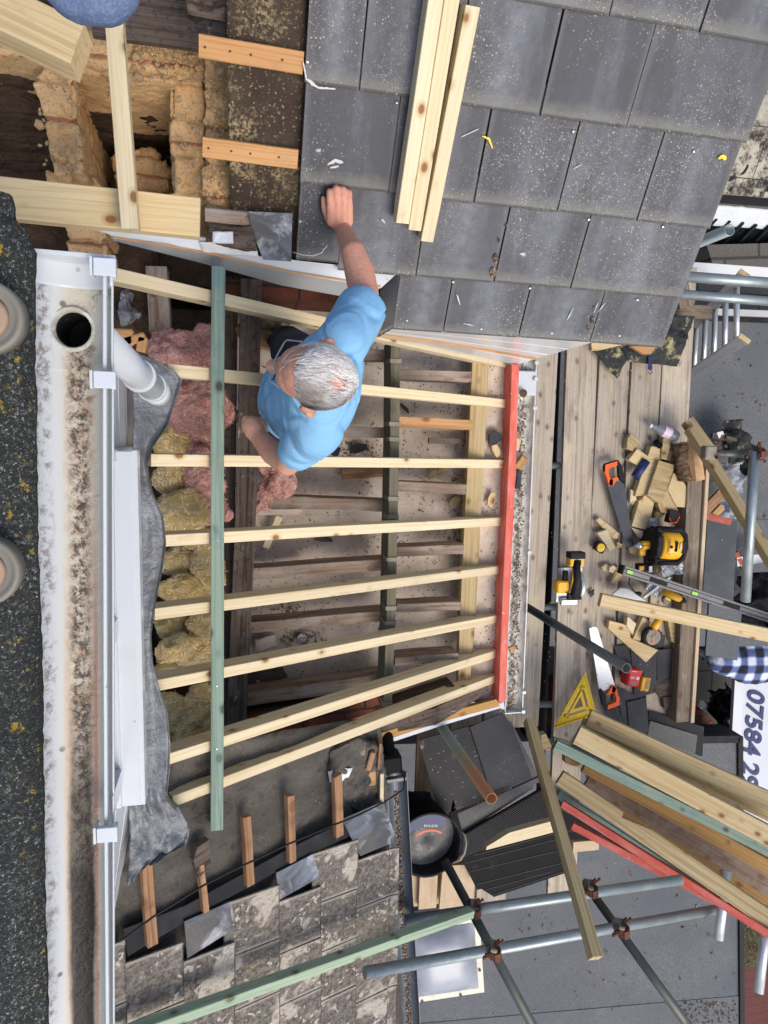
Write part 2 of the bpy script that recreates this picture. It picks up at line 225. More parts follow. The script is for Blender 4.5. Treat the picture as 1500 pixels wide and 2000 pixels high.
mat('orange_plastic', (.86, .12, .02), [ns(20, (.65, .09, .02), .5, .7, k=.5)], rough=.4)
mat('red_card', (.62, .03, .035), [ns(20, (.5, .03, .03), .5, .7, k=.5)], rough=.45)
mat('white_paint', (.64, .65, .65), [ns(12, (.6, .58, .54), .55, .7, k=.6)], rough=.5)
mat('saw_white', (.62, .64, .67), [ns(30, (.35, .32, .26), .6, .68, k=.6)], rough=.35, metal=.3)
mat('saw_dark', (.055, .06, .07), [ns(7, (.085, .09, .10), .45, .7, k=.8)], rough=.45, metal=.2)
mat('skin', (.55, .30, .215), [ns(7, (.58, .235, .17), .42, .65, k=.75), ns(40, (.36, .15, .09), .55, .72, k=.4), ns(130, (.62, .34, .24), .55, .7, k=.35)], rough=.55, spec=.35, bump=[ns(120, None, .3, .7, h=.0006), ns(35, None, .3, .7, h=.0012)], rnd=False)
mat('skin_pale', (.60, .36, .27), [ns(7, (.60, .22, .15), .42, .65, k=.6)], rough=.55, bump=[ns(120, None, .3, .7, h=.0006)], rnd=False)
mat('hair', (.45, .43, .42), [dict(t='island', c=(.86, .85, .85), lo=.2, hi=.75), dict(t='island', c=(.22, .17, .145), lo=.25, hi=.03, k=.8), ns(11, (.27, .20, .17), .50, .66, (.6, 1, 1), k=.65)], rough=.45, spec=.5)
mat('shirt', (.22, .44, .67), [ns(3, (.185, .39, .62), .4, .65, k=.7), ns(300, (.23, .47, .72), .5, .6, d=2, k=.35)], rough=.9, spec=.15, bump=[ns(350, None, .3, .7, h=.0004), ns(1, None, .35, .65, (6, 6, 13), d=3, dist=.6, h=.003)], rnd=False)
mat('denim', (.07, .105, .21), [ns(4, (.17, .23, .38), .45, .7, k=.8), ns(200, (.2, .26, .38), .5, .62, k=.5)], rough=.9, bump=[ns(200, None, .3, .7, h=.0006), ns(10, None, .3, .7, h=.004)])
mat('jeans_dark', (.03, .032, .045), [ns(8, (.06, .06, .08), .45, .7, k=.7)], rough=.95)
mat('yellow_wool', (.97, .70, .30), [ns(5, (.74, .52, .20), .44, .64, d=7, k=.7), ns(9, (.92, .80, .54), .46, .64, (1, 2.5, 1), d=9, dist=2.4, k=.8), ns(4, (.88, .64, .22), .58, .68, dist=1, k=.6), ns(7, (.40, .27, .10), .62, .74, d=7, k=.5)],
    rough=1, spec=.05, bump=[ns(7, None, .3, .7, (1, 3, 1), d=10, r=.7, dist=2.6, h=.035), ns(50, None, .3, .7, (1, 4, 1), dist=2, h=.004)], rnd=False)
mat('pink_wool', (.72, .37, .32), [ns(6, (.58, .25, .20), .44, .62, d=7, k=.7), ns(10, (.84, .53, .46), .46, .64, (1, 2.2, 1), d=9, dist=2.4, k=.85), ns(5, (.55, .43, .25), .62, .7, k=.7)],
    rough=1, spec=.05, bump=[ns(12, None, .3, .7, d=9, dist=2, h=.03), ns(50, None, .3, .7, dist=1, h=.004)], rnd=False)
mat('yellow_wool_fibre', (.92, .68, .33), [dict(t='island', c=(.96, .88, .66), lo=.5, hi=.9), dict(t='island', c=(.55, .38, .14), lo=.3, hi=.1, k=.8), ns(6, (.75, .55, .16), .5, .65, k=.6)], rough=1, spec=.05, rnd=False)
mat('pink_wool_fibre', (.74, .40, .35), [dict(t='island', c=(.90, .68, .60), lo=.5, hi=.9), dict(t='island', c=(.45, .17, .14), lo=.3, hi=.1, k=.8)], rough=1, spec=.05, rnd=False)
mat('cable_black', (.012, .012, .013), rough=.5)
mat('grey_pvc', (.075, .09, .11), [ns(7, (.14, .16, .19), .5, .7, (1, 3, 3), k=.7), ns(40, (.2, .19, .16), .63, .7, k=.6)], rough=.4, spec=.5)
mat('moss', (.13, .10, .05), [ns(60, (.32, .27, .15), .5, .62, k=.8), ns(90, (.04, .03, .02), .5, .6, k=.7)], rough=1, bump=[ns(90, None, .3, .7, h=.006)])
mat('leaf_litter', (.09, .06, .045), [dict(t='island', c=(.30, .24, .17), lo=.4, hi=1), ns(30, (.3, .07, .03), .6, .66, k=.8)], rough=1)
mat('dome_plastic', (.22, .235, .27), [ns(1.6, (.40, .43, .50), .40, .62, k=.8), dict(t='axis', ax='z', lo=.02, hi=.10, na=.05, ns=3, c=(.50, .55, .64), k=.7)], rough=.25, spec=.5)  # paler crown and cloudy noise paint reflected light into the dome
mat('kerb_cream', (.72, .68, .55), [ns(12, (.55, .5, .38), .5, .7, k=.5)], rough=.7)
mat('fence_pale', (.52, .40, .27), [ns(1, (.40, .28, .17), .5, .65, (1.2, 30, 30), k=.8), ns(7, (.62, .52, .38), .5, .7, k=.6), ns(20, (.2, .15, .1), .66, .7, k=.6)], rough=.85)
mat('log_bark', (.20, .125, .07), [ns(14, (.42, .30, .18), .5, .62, (1, 2.5, 1), d=8, k=.8), ns(40, (.05, .035, .025), .52, .62, k=.8)], rough=1, bump=[ns(24, None, .3, .7, h=.01)])
mat('log_cut', (.60, .38, .20), [ns(1, (.48, .27, .12), .45, .65, (3, 30, 30), k=.6)], rough=.85)
mat('clay_pot', (.36, .245, .165), [ns(7, (.20, .15, .12), .4, .6, k=.8), ns(18, (.42, .31, .22), .55, .7, k=.6)], rough=.8)
mat('aged_metal', (.20, .185, .155), [ns(12, (.30, .255, .20), .5, .65, k=.7)], rough=.6, metal=.2)
mat('soft_plastic', (.62, .64, .68), rough=.15, trans=.75, spec=.5)
mat('label_pink', (.70, .55, .66), [ns(12, (.8, .75, .8), .5, .6, k=.8)], rough=.5)
mat('vial_green', (.35, .62, .12), rough=.2)
mat('navy', (.02, .03, .11), [ns(40, (.03, .04, .14), .5, .7, k=.6)], rough=.4)
mat('cement', (.20, .198, .19), [ns(6, (.11, .11, .105), .42, .62, d=7, k=.8), ns(14, (.34, .34, .35), .55, .68, d=8, k=.7)], rough=.9, bump=[ns(30, None, .3, .7, h=.004)])
mat('grey_cloth', (.28, .29, .33), [ns(6, (.45, .46, .5), .45, .65, dist=1, k=.8), ns(9, (.1, .1, .12), .58, .7, k=.8)], rough=.95, bump=[ns(9, None, .3, .7, dist=1.5, h=.02)])
mat('foil', (.70, .72, .76), [ns(7, (.45, .47, .5), .45, .65, dist=2, k=.8)], rough=.22, metal=.7, bump=[ns(7, None, .3, .7, dist=2.5, h=.02)])
mat('snow_white', (.66, .70, .74), [ns(90, (.45, .48, .52), .5, .7, k=.5)], rough=.8)
mat('leaf_green', (.06, .12, .03), [ns(30, (.10, .15, .04), .5, .6, k=.8)], rough=.7)
mat('glass_dark', (.02, .025, .03), rough=.08, spec=.6)
mat('sawdust', (.56, .47, .30), [ns(50, (.5, .36, .16), .5, .7, k=.8)], rough=1)
# plaid
def plaid():
    m = bpy.data.materials.new('plaid'); m.use_nodes = True; nt = m.node_tree; N = nt.nodes; L = nt.links; bs = N['Principled BSDF']
    tc = N.new('ShaderNodeTexCoord'); sp = N.new('ShaderNodeSeparateXYZ'); L.new(tc.outputs['Object'], sp.inputs[0]); fs = []
    for i in (0, 1):
        a = N.new('ShaderNodeMath'); a.operation = 'MULTIPLY'; a.inputs[1].default_value = 34; L.new(sp.outputs[i], a.inputs[0])
        s = N.new('ShaderNodeMath'); s.operation = 'SINE'; L.new(a.outputs[0], s.inputs[0])
        r = N.new('ShaderNodeMapRange'); r.inputs[1].default_value = -.45; r.inputs[2].default_value = .5; L.new(s.outputs[0], r.inputs[0]); fs.append(r.outputs[0])
    q = N.new('ShaderNodeMath'); q.operation = 'ADD'; L.new(fs[0], q.inputs[0]); L.new(fs[1], q.inputs[1])
    h = N.new('ShaderNodeMath'); h.operation = 'MULTIPLY'; h.inputs[1].default_value = .5; L.new(q.outputs[0], h.inputs[0])
    cr = N.new('ShaderNodeValToRGB'); L.new(h.outputs[0], cr.inputs[0]); e = cr.color_ramp.elements
    e[0].color = (.008, .01, .025, 1); e[0].position = .15; e[1].color = (.60, .66, .78, 1); e[1].position = .97
    x = e.new(.5); x.color = (.09, .13, .30, 1)
    L.new(cr.outputs[0], bs.inputs['Base Color']); bs.inputs['Roughness'].default_value = .9; MATS['plaid'] = m
plaid()

# ------------------------------------------------------------------ object helpers
WM = {}
def link(o, M, parent):
    COL.objects.link(o)
    if parent is not None:
        o.parent = parent; o.matrix_basis = WM[parent.name].inverted() @ M
    else: o.matrix_basis = M
    WM[o.name] = M.copy(); return o
def tag(o, label=None, cat=None, group=None, kind=None):
    if label: o['label'] = label
    if cat: o['category'] = cat
    if group: o['group'] = group
    if kind: o['kind'] = kind
    return o
def mesh_obj(name, verts, faces, m, M=None, parent=None, smooth=False, uv=None):
    """verts in world space; stored in the local space of M"""
    if M is None:
        c = sum((Vector(v) for v in verts), Vector()) / len(verts); M = Matrix.Translation(c)
    Mi = M.inverted(); me = bpy.data.meshes.new(name)
    me.from_pydata([Mi @ Vector(v) for v in verts], [], faces); me.materials.append(MATS[m] if isinstance(m, str) else m)
    if uv:
        ul = me.uv_layers.new(name='UVMap'); i = 0
        for p in me.polygons:
            for k in p.loop_indices: ul.data[k].uv = uv[i]; i += 1
    if smooth: me.polygons.foreach_set('use_smooth', [True] * len(me.polygons))
    bm = bmesh.new(); bm.from_mesh(me); bmesh.ops.recalc_face_normals(bm, faces=bm.faces); bm.to_mesh(me); bm.free()
    me.update(); o = bpy.data.objects.new(name, me); return link(o, M, parent)
def thing(name, loc, label, cat, group=None, M=None):
    o = bpy.data.objects.new(name, None); o.empty_display_size = .05
    link(o, M if M is not None else Matrix.Translation(V3(loc)), None); return tag(o, label, cat, group)
def frame(a, b, up=Vector((0, 0, 1)), flat=False):
    a = V3(a); b = V3(b); x = b - a
    if flat: x.z = 0
    x.normalize(); y = up.cross(x)
    if y.length < 1e-4: y = Vector((0, 1, 0))
    y.normalize(); z = x.cross(y); M = Matrix((x, y, z)).transposed().to_4x4(); M.translation = a; return M
def rectprof(w, h, c=.002):
    w /= 2; return [(-w + c, 0), (w - c, 0), (w, -c), (w, -h + c), (w - c, -h), (-w + c, -h), (-w, -h + c), (-w, -c)]
def circprof(r, n=20): return [(r * math.cos(2 * math.pi * i / n), r * math.sin(2 * math.pi * i / n)) for i in range(n)]
def sweep(name, pts, prof, m, parent=None, up=Vector((0, 0, 1)), closed=True, caps=True, smooth=False, cutA=0, cutB=0, bow=0, scl=None, ends=(0, 0), dropA=0, dropB=0):
    """profile (y, z) swept along pts; cut* skews the ends across the width, drop* down the depth"""
    pts = [V3(p) for p in pts]; n = len(pts); V = []; F = []; k = len(prof); U = up; frames = []
    for i, p in enumerate(pts):
        t = (pts[min(i + 1, n - 1)] - pts[max(i - 1, 0)]).normalized(); y = U.cross(t)
        if y.length < 1e-3: y = Vector((0, 1, 0))
        y.normalize(); z = t.cross(y)
        for (a, b) in prof:
            s = scl[i] if scl else 1; q = p + y * a * s + z * b * s
            if i == 0: q = q + t * (a * cutA + b * dropA)
            if i == n - 1: q = q + t * (a * cutB + b * dropB)
            V.append(q)
    for i in range(n - 1):
        for j in range(k if closed else k - 1): F.append((i * k + j, i * k + (j + 1) % k, (i + 1) * k + (j + 1) % k, (i + 1) * k + j))
    if caps and closed: F.append(tuple(range(k))[::-1]); F.append(tuple((n - 1) * k + j for j in range(k)))
    M = frame(pts[0], pts[-1], up); M.translation = (pts[0] + pts[-1]) / 2
    return mesh_obj(name, V, F, m, M, parent, smooth)
def board(name, a, b, w, h, m, parent=None, seg=6, warp=.0015, **k):
    a = V3(a); b = V3(b); pts = []
    sx = random.uniform(0, 99)
    for i in range(seg + 1):
        t = i / seg; p = a.lerp(b, t); v = NZ.noise_vector(Vector((sx + t * 2.5, 0, 0))); pts.append(p + v * warp)
    return sweep(name, pts, rectprof(w, h), m, parent, **k)
def tube(name, a, b, r, m, parent=None, wall=.004, n=24, open_=True):
    a = V3(a); b = V3(b); M = frame(a, b); L = (b - a).length; V = []; F = []
    rings = [(-0., r), (L, r), (L, r - wall), (L - min(.4, L * .5), r - wall)] if open_ else [(0, r), (L, r)]
    for (x, q) in rings:
        for j in range(n): V.append(M @ Vector((x, q * math.cos(2 * math.pi * j / n), q * math.sin(2 * math.pi * j / n))))
    for i in range(len(rings) - 1):
        for j in range(n): F.append((i * n + j, i * n + (j + 1) % n, (i + 1) * n + (j + 1) % n, (i + 1) * n + j))
    F.append(tuple(range(n))); F.append(tuple((len(rings) - 1) * n + j for j in range(n)))
    Mc = M.copy(); Mc.translation = (a + b) / 2
    o = mesh_obj(name, V, F, m, Mc, parent)
    for p in o.data.polygons: p.use_smooth = len(p.vertices) == 4
    return o
def slab(name, poly, h, m, parent=None, axis=None, up=None, smooth=False, bev=0):
    """plate whose top outline is given (pixels with depth, or points); h thick downwards"""
    T = [V3(p) for p in poly]; n = len(T)
    nn = Vector((0, 0, 0)); c = sum(T, Vector()) / n
    for i in range(n): nn += (T[i] - c).cross(T[(i + 1) % n] - c)
    nn.normalize()
    if nn.z < 0: nn = -nn
    if up is not None: nn = up
    V = T + [p - nn * h for p in T]; F = [tuple(range(n)), tuple(range(2 * n - 1, n - 1, -1))] + [(i, (i + 1) % n, n + (i + 1) % n, n + i) for i in range(n)]
    if axis is None: axis = (T[0], T[1])
    M = frame(V3(axis[0]), V3(axis[1]), nn); M.translation = c
    return mesh_obj(name, V, F, m, M, parent, smooth)
def sheet(name, rows, m, parent=None, th=0, amp=0, s=3, M=None, seed=0, smooth=True, edge=0):
    """grid through rows of points, roughened along z by noise, optionally given a thickness"""
    rows = [[V3(p) for p in r] for r in rows]; nr = len(rows); nc = len(rows[0]); V = []
    for i, r in enumerate(rows):
        for j, p in enumerate(r):
            q = p.copy(); e = 1
            q.z += amp * NZ.fractal(Vector((p.x * s + seed, p.y * s, seed)), 1, 2, 4) * e
            if edge and (i in (0, nr - 1) or j in (0, nc - 1)): q += NZ.noise_vector(q * 30) * edge
            V.append(q)
    F = [(i * nc + j, i * nc + j + 1, (i + 1) * nc + j + 1, (i + 1) * nc + j) for i in range(nr - 1) for j in range(nc - 1)]
    if th:
        N0 = len(V); V += [v - Vector((0, 0, th)) for v in V]; F2 = [tuple(N0 + x for x in f[::-1]) for f in F]
        bd = [j for j in range(nc)] + [i * nc + nc - 1 for i in range(1, nr)] + [(nr - 1) * nc + j for j in range(nc - 2, -1, -1)] + [i * nc for i in range(nr - 2, 0, -1)]
        F = F + F2 + [(bd[k], bd[(k + 1) % len(bd)], N0 + bd[(k + 1) % len(bd)], N0 + bd[k]) for k in range(len(bd))]
    return mesh_obj(name, V, F, m, M, parent, smooth)
def bil(a, b, c, d, nu, nv):
    """grid of points filling the quad a b c d (a-b one side, d-c the opposite)"""
    a, b, c, d = map(V3, (a, b, c, d))
    return [[a.lerp(b, j / nu).lerp(d.lerp(c, j / nu), i / nv) for j in range(nu + 1)] for i in range(nv + 1)]
class MB:
    """mesh builder in a local frame"""
    def __init__(s): s.V = []; s.F = []
    def add(s, V, F): k = len(s.V); s.V += [Vector(v) for v in V]; s.F += [tuple(k + i for i in f) for f in F]; return s
    def box(s, c, d, rz=0, ry=0, rx=0, tap=1):
        M = Matrix.Translation(c) @ Matrix.Rotation(rz, 4, 'Z') @ Matrix.Rotation(ry, 4, 'Y') @ Matrix.Rotation(rx, 4, 'X'); x, y, z = [q / 2 for q in d]
        e = min(x, y, z) * .22; V = []; ring = [(-x, -y + e), (-x, y - e), (-x + e, y), (x - e, y), (x, y - e), (x, -y + e), (x - e, -y), (-x + e, -y)]
        for (zz, k) in ((-z, 1 - e / x), (-z + e, 1), (z - e, tap), (z, tap * (1 - e / x))):
            for (a, b) in ring: V.append(M @ Vector((a * k, b * (k if k == 1 or k == tap else tap * (1 - e / y) if zz > 0 else 1 - e / y), zz)))
        F = [tuple(range(8))[::-1], tuple(range(24, 32))] + [(i * 8 + j, i * 8 + (j + 1) % 8, (i + 1) * 8 + (j + 1) % 8, (i + 1) * 8 + j) for i in range(3) for j in range(8)]
        return s.add(V, F)
    def prism(s, poly, z0, z1, M=Matrix()):
        n = len(poly); V = [M @ Vector((x, y, z0)) for x, y in poly] + [M @ Vector((x, y, z1)) for x, y in poly]
        return s.add(V, [tuple(range(n))[::-1], tuple(range(n, 2 * n))] + [(i, (i + 1) % n, n + (i + 1) % n, n + i) for i in range(n)])
    def lathe(s, prof, M=Matrix(), n=24, cap=True):
        """prof = (r, z) list around local z"""
        V = []; k = len(prof)
        for (r, z) in prof:
            for j in range(n): V.append(M @ Vector((r * math.cos(2 * math.pi * j / n), r * math.sin(2 * math.pi * j / n), z)))
        F = [(i * n + j, i * n + (j + 1) % n, (i + 1) * n + (j + 1) % n, (i + 1) * n + j) for i in range(k - 1) for j in range(n)]
        if cap and prof[0][0] > 1e-5: F.append(tuple(range(n))[::-1])
        if cap and prof[-1][0] > 1e-5: F.append(tuple((k - 1) * n + j for j in range(n)))
        return s.add(V, F)
    def cyl(s, a, b, r, r2=None, n=16):
        a = Vector(a); b = Vector(b); M = frame(a, b); L = (b - a).length; r2 = r if r2 is None else r2
        M = M @ Matrix.Rotation(math.pi / 2, 4, 'Y'); return s.lathe([(r, 0), (r2, L)], M, n)
    def path(s, pts, r, n=8):
        pts = [Vector(p) for p in pts]; V = []; k = len(pts)
        for i, p in enumerate(pts):
            t = (pts[min(i + 1, k - 1)] - pts[max(i - 1, 0)]).normalized(); u = Vector((0, 0, 1)) if abs(t.z) < .9 else Vector((1, 0, 0)); y = u.cross(t).normalized(); z = t.cross(y)
            rr = r[i] if isinstance(r, (list, tuple)) else r
            for j in range(n): V.append(p + y * rr * math.cos(2 * math.pi * j / n) + z * rr * math.sin(2 * math.pi * j / n))
        F = [(i * n + j, i * n + (j + 1) % n, (i + 1) * n + (j + 1) % n, (i + 1) * n + j) for i in range(k - 1) for j in range(n)] + [tuple(range(n))[::-1], tuple((k - 1) * n + j for j in range(n))]
        return s.add(V, F)
    def ell(s, c, r, M=Matrix(), n=16, k=10):
        V = []; c = Vector(c)
        for i in range(k + 1):
            th = math.pi * i / k
            for j in range(n):
                ph = 2 * math.pi * j / n; V.append(M @ (c + Vector((r[0] * math.sin(th) * math.cos(ph), r[1] * math.sin(th) * math.sin(ph), r[2] * math.cos(th)))))
        return s.add(V, [(i * n + j, i * n + (j + 1) % n, (i + 1) * n + (j + 1) % n, (i + 1) * n + j) for i in range(k) for j in range(n)])
    def build(s, name, m, M=Matrix(), parent=None, smooth=False):
        return mesh_obj(name, [M @ v for v in s.V], s.F, m, M, parent, smooth)
def remeshed(name, mb, m, voxel, M=Matrix(), parent=None, smooth_it=4, disp=None):
    """join overlapping solids into one continuous surface"""
    me = bpy.data.meshes.new(name); me.from_pydata([M @ v for v in mb.V], [], mb.F)
    bm = bmesh.new(); bm.from_mesh(me); bmesh.ops.remove_doubles(bm, verts=bm.verts, dist=1e-6); bmesh.ops.recalc_face_normals(bm, faces=bm.faces); bm.to_mesh(me); bm.free()
    o = bpy.data.objects.new(name + '_tmp', me); ts = bpy.data.scenes.new('tmp'); ts.collection.objects.link(o)
    r = o.modifiers.new('r', 'REMESH'); r.mode = 'VOXEL'; r.voxel_size = voxel; r.use_smooth_shade = True
    if smooth_it: q = o.modifiers.new('s', 'SMOOTH'); q.iterations = smooth_it; q.factor = .6
    ts.view_layers[0].update(); dg = ts.view_layers[0].depsgraph; m2 = bpy.data.meshes.new_from_object(o.evaluated_get(dg)); bpy.data.objects.remove(o); bpy.data.scenes.remove(ts)
    if disp:
        nn = [v.normal.copy() for v in m2.vertices]; cc = [v.co.copy() for v in m2.vertices]; m2.vertices.foreach_set('co', [x for p, q in zip(cc, nn) for x in (p + q * disp(p))]); m2.update()
    m2.name = name; m2.materials.clear(); m2.materials.append(MATS[m]); m2.polygons.foreach_set('use_smooth', [True] * len(m2.polygons))
    Mi = M.inverted(); m2.transform(Mi)
    return link(bpy.data.objects.new(name, m2), M, parent)
def text(name, s, size, m, M, parent, ext=.0006, off=0, shear=0, ax='CENTER'):
    c = bpy.data.curves.new(name, 'FONT'); c.body = s; c.size = size; c.extrude = ext; c.offset = off; c.shear = shear; c.align_x = ax; c.align_y = 'CENTER'
    c.materials.append(MATS[m]); t_ = bpy.data.objects.new(name, c); COL.objects.link(t_); me = bpy.data.meshes.new_from_object(t_.evaluated_get(bpy.context.evaluated_depsgraph_get())); bpy.data.objects.remove(t_); return link(bpy.data.objects.new(name, me), M, parent)
def T(x, y, z, rz=0, ry=0, rx=0): return Matrix.Translation((x, y, z)) @ Matrix.Rotation(rz, 4, 'Z') @ Matrix.Rotation(ry, 4, 'Y') @ Matrix.Rotation(rx, 4, 'X')
ORD = ['first', 'second', 'third', 'fourth', 'fifth', 'sixth', 'seventh', 'eighth', 'ninth', 'tenth', 'eleventh', 'twelfth']
# ================================================================== ground and the big structure
def S(o): return tag(o, kind='structure')
g = 60
S(mesh_obj('ground', [(-g, -g, 0), (g, -g, 0), (g, g, 0), (-g, g, 0)], [(0, 1, 2, 3)], 'patio', Matrix()))
S(slab('brick_path', [(1250, 1385, 8.185), (1350, 1400, 8.185), (1425, 1450, 8.185), (1250, 1450, 8.185)], .01, 'paving_brick'))
S(slab('timber_deck', [(1330, 1780, 8.1), (1750, 1700, 8.1), (1750, 2400, 8.1), (1330, 2400, 8.1)], .06, 'maroon_deck'))

def wallbox(name, x0, x1, y0, y1, z0, z1, m, parent=None):
    mb = MB(); mb.box(((x0 + x1) / 2, (y0 + y1) / 2, (z0 + z1) / 2), (x1 - x0, y1 - y0, z1 - z0)); return mb.build(name, m, Matrix(), parent)
Dz = lambda D: CAMZ - D
house = thing('brick_house', Vector((0, 0, 0)), 'old brick house under the opened lean-to roof with beige plaster ceiling', 'house')
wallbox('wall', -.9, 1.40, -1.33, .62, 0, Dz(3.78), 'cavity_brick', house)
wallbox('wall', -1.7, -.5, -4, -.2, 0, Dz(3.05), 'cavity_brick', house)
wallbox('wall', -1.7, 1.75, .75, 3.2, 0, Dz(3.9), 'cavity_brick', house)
wallbox('wall', -.9, .74, -4.2, -1.36, 0, Dz(3.62), 'old_brick', house)
# ceiling plaster with lath joints
sheet('ceiling', bil((430, 560, 3.67), (1003, 640, 3.67), (985, 1356, 3.67), (400, 1528, 3.67), 60, 70), 'plaster', house, amp=.012, s=7)
# gritty wall head between wall plate and eaves board
sheet('wall_head', bil((940, 690, 3.56), (1004, 700, 3.56), (985, 1385, 3.56), (915, 1370, 3.56), 10, 60), 'plaster', house, th=.1, amp=.02, s=14)
# party wall brickwork glimpsed at the top and bottom of the lean-to
for (q, h) in (([(440, 545, 3.36), (700, 560, 3.36), (700, 592, 3.36), (440, 575, 3.36)], .3), ([(465, 1395, 3.42), (760, 1345, 3.42), (765, 1475, 3.42), (455, 1520, 3.42)], .2)):
    slab('brick_course', q, h, 'old_brick', house)

# ---- dusty opened-up chimney brickwork, top left
ruin = thing('brick_stack', P(250, 250, 3.6), 'opened brick chimney breast caked in orange dust with two dark flue holes', 'brickwork')
def bricky(w_):
    r = math.floor(w_.y / .125 + .3); fy = w_.y / .125 + .3 - r; u = w_.x / .25 + .5 * (r % 2); q = math.floor(u); fx = u - q
    e = min(fy, 1 - fy) * .125; f = min(fx, 1 - fx) * .25; g_ = min(e, f) + .006 * NZ.noise(w_ * 25)
    return (-.014 if g_ < .007 else 0) + .016 * NZ.noise(Vector((q * 3.7, r * 5.1, 2)))
def rough(name, poly, h, m, parent, vox=.010, amp=.012, s=14):
    T_ = [V3(p) for p in poly]; n = len(T_); mb = MB(); V = T_ + [p - Vector((0, 0, h)) for p in T_]
    mb.add(V, [tuple(range(n)), tuple(range(2 * n - 1, n - 1, -1))] + [(i, (i + 1) % n, n + (i + 1) % n, n + i) for i in range(n)])
    c = sum(T_, Vector()) / n
    return remeshed(name, mb, m, vox, Matrix.Translation(c) @ Matrix.Translation(-c) @ Matrix(), parent, 2, lambda co: amp * NZ.fractal(co * s, 1, 2.1, 5) + amp * .6 * NZ.noise(co * 60)) if False else _rough(name, mb, c, m, vox, parent, amp, s)
def _rough(name, mb, c, m, vox, parent, amp, s):
    mb.V = [v - c for v in mb.V]; k = random.uniform(0, 50)
    return remeshed(name, mb, m, vox, Matrix.Translation(c), parent, 1, lambda co: amp * .55 * NZ.fractal(co * s + Vector((k, 0, 0)), 1, 2.1, 4) + amp * .2 * NZ.noise(co * 60) + (bricky(co + c) if m == 'dusty_brick' else 0))
rough('brick_course', [(150, 42, 2.72), (255, 45, 2.72), (400, 66, 2.72), (400, 172, 2.72), (320, 158, 2.72), (230, 152, 2.72), (155, 140, 2.72), (60, 118, 2.72), (-40, 100, 2.72), (-60, 60, 2.72)], .5, 'dusty_brick', ruin)
rough('brick_pier', [(60, 160, 2.75), (90, 118, 2.75), (148, 135, 2.75), (152, 240, 2.75), (166, 340, 2.75), (104, 345, 2.75), (90, 250, 2.75)], .9, 'dusty_brick', ruin, amp=.016)
rough('brick_pier', [(328, 150, 2.75), (402, 165, 2.75), (402, 398, 2.75), (336, 395, 2.75), (330, 270, 2.75)], .8, 'dusty_brick', ruin)
rough('brick_pier', [(118, 425, 2.85), (212, 440, 2.85), (205, 505, 2.85), (140, 520, 2.85)], .8, 'dusty_brick', ruin, amp=.016)
rough('brick_course', [(398, 90, 2.68), (455, 95, 2.68), (455, 400, 2.68), (398, 395, 2.68)], .4, 'dusty_brick', ruin, amp=.014, s=20)
rough('brick_course', [(90, 330, 2.95), (180, 345, 2.95), (240, 400, 2.95), (90, 400, 2.95)], .3, 'dusty_brick', ruin, amp=.03)
rough('brick_course', [(215, 300, 3.15), (300, 290, 3.15), (335, 330, 3.15), (330, 400, 3.15), (230, 390, 3.15)], .3, 'dusty_brick', ruin, amp=.05, s=9)
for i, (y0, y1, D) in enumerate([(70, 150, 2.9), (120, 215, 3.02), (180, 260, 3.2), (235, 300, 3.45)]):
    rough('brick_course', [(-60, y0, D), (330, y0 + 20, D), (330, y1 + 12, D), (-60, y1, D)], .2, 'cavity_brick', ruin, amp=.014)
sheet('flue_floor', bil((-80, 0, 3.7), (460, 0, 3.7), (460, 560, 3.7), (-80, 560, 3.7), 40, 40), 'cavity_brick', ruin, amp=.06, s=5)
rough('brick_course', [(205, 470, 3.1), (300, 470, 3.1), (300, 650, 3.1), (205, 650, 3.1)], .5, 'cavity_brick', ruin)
# loose rubble on the brickwork
mb = MB(); rr = random.Random(3)
for i in range(420):
    if i < 170: px, py = rr.uniform(255, 398), rr.uniform(75, 160)
    elif i < 300: px, py = rr.uniform(402, 447), rr.uniform(115, 395)
    elif i < 350: px, py = rr.uniform(345, 395), rr.uniform(190, 380)
    else: px, py = rr.uniform(70, 160), rr.uniform(140, 330)
    s = rr.uniform(.003, .010) * (2.2 if rr.random() < .12 else 1); D = 2.69 if px < 400 else 2.65
    mb.ell((0, 0, 0), (s, s * rr.uniform(.5, .9), s * .6), Matrix.Translation(P(px, py, D)) @ Matrix.Rotation(rr.uniform(0, 6), 4, 'Z') @ Matrix.Rotation(rr.uniform(-.6, .6), 4, 'X'), 5, 3)
tag(mb.build('rubble', 'rubble'), kind='stuff')

# ---- slate roof (upper right): individual slates are the pattern of one roof
RT = -.022
uS = Vector((math.cos(RT), math.sin(RT), 0)); vS = (Vector((0, math.cos(t31), math.sin(t31))) - uS * 0).normalized(); nS = uS.cross(vS).normalized(); vS = nS.cross(uS)
oS = PP(1000, 655, SR)
def srp(x, v, z=0):
    """x metres along the eave (world x), v up the slope from the eave"""
    return oS + uS * ((x - oS.x) / uS.x) + vS * v + nS * z
SRT = (oS, nS)
rows = [0, .215, .492, .79, 1.085, 1.385, 1.69, 2.0, 2.3]
XJ = [[.607, .813, 1.131, 1.447, 1.787], [.213, .37, .667, .975, 1.292, 1.782], [.21, .52, .831, 1.15, 1.472, 1.785], [.208, .384, .692, .999, 1.320, 1.80]]
XJ += [XJ[2], XJ[3], XJ[2], XJ[3]]
sroof = thing('slate_roof', srp(1.0, .8), 'pitched roof of dark grey slates speckled with pale lichen, upper right', 'roof')
V = []; F = []; UV = []; rr = random.Random(11)
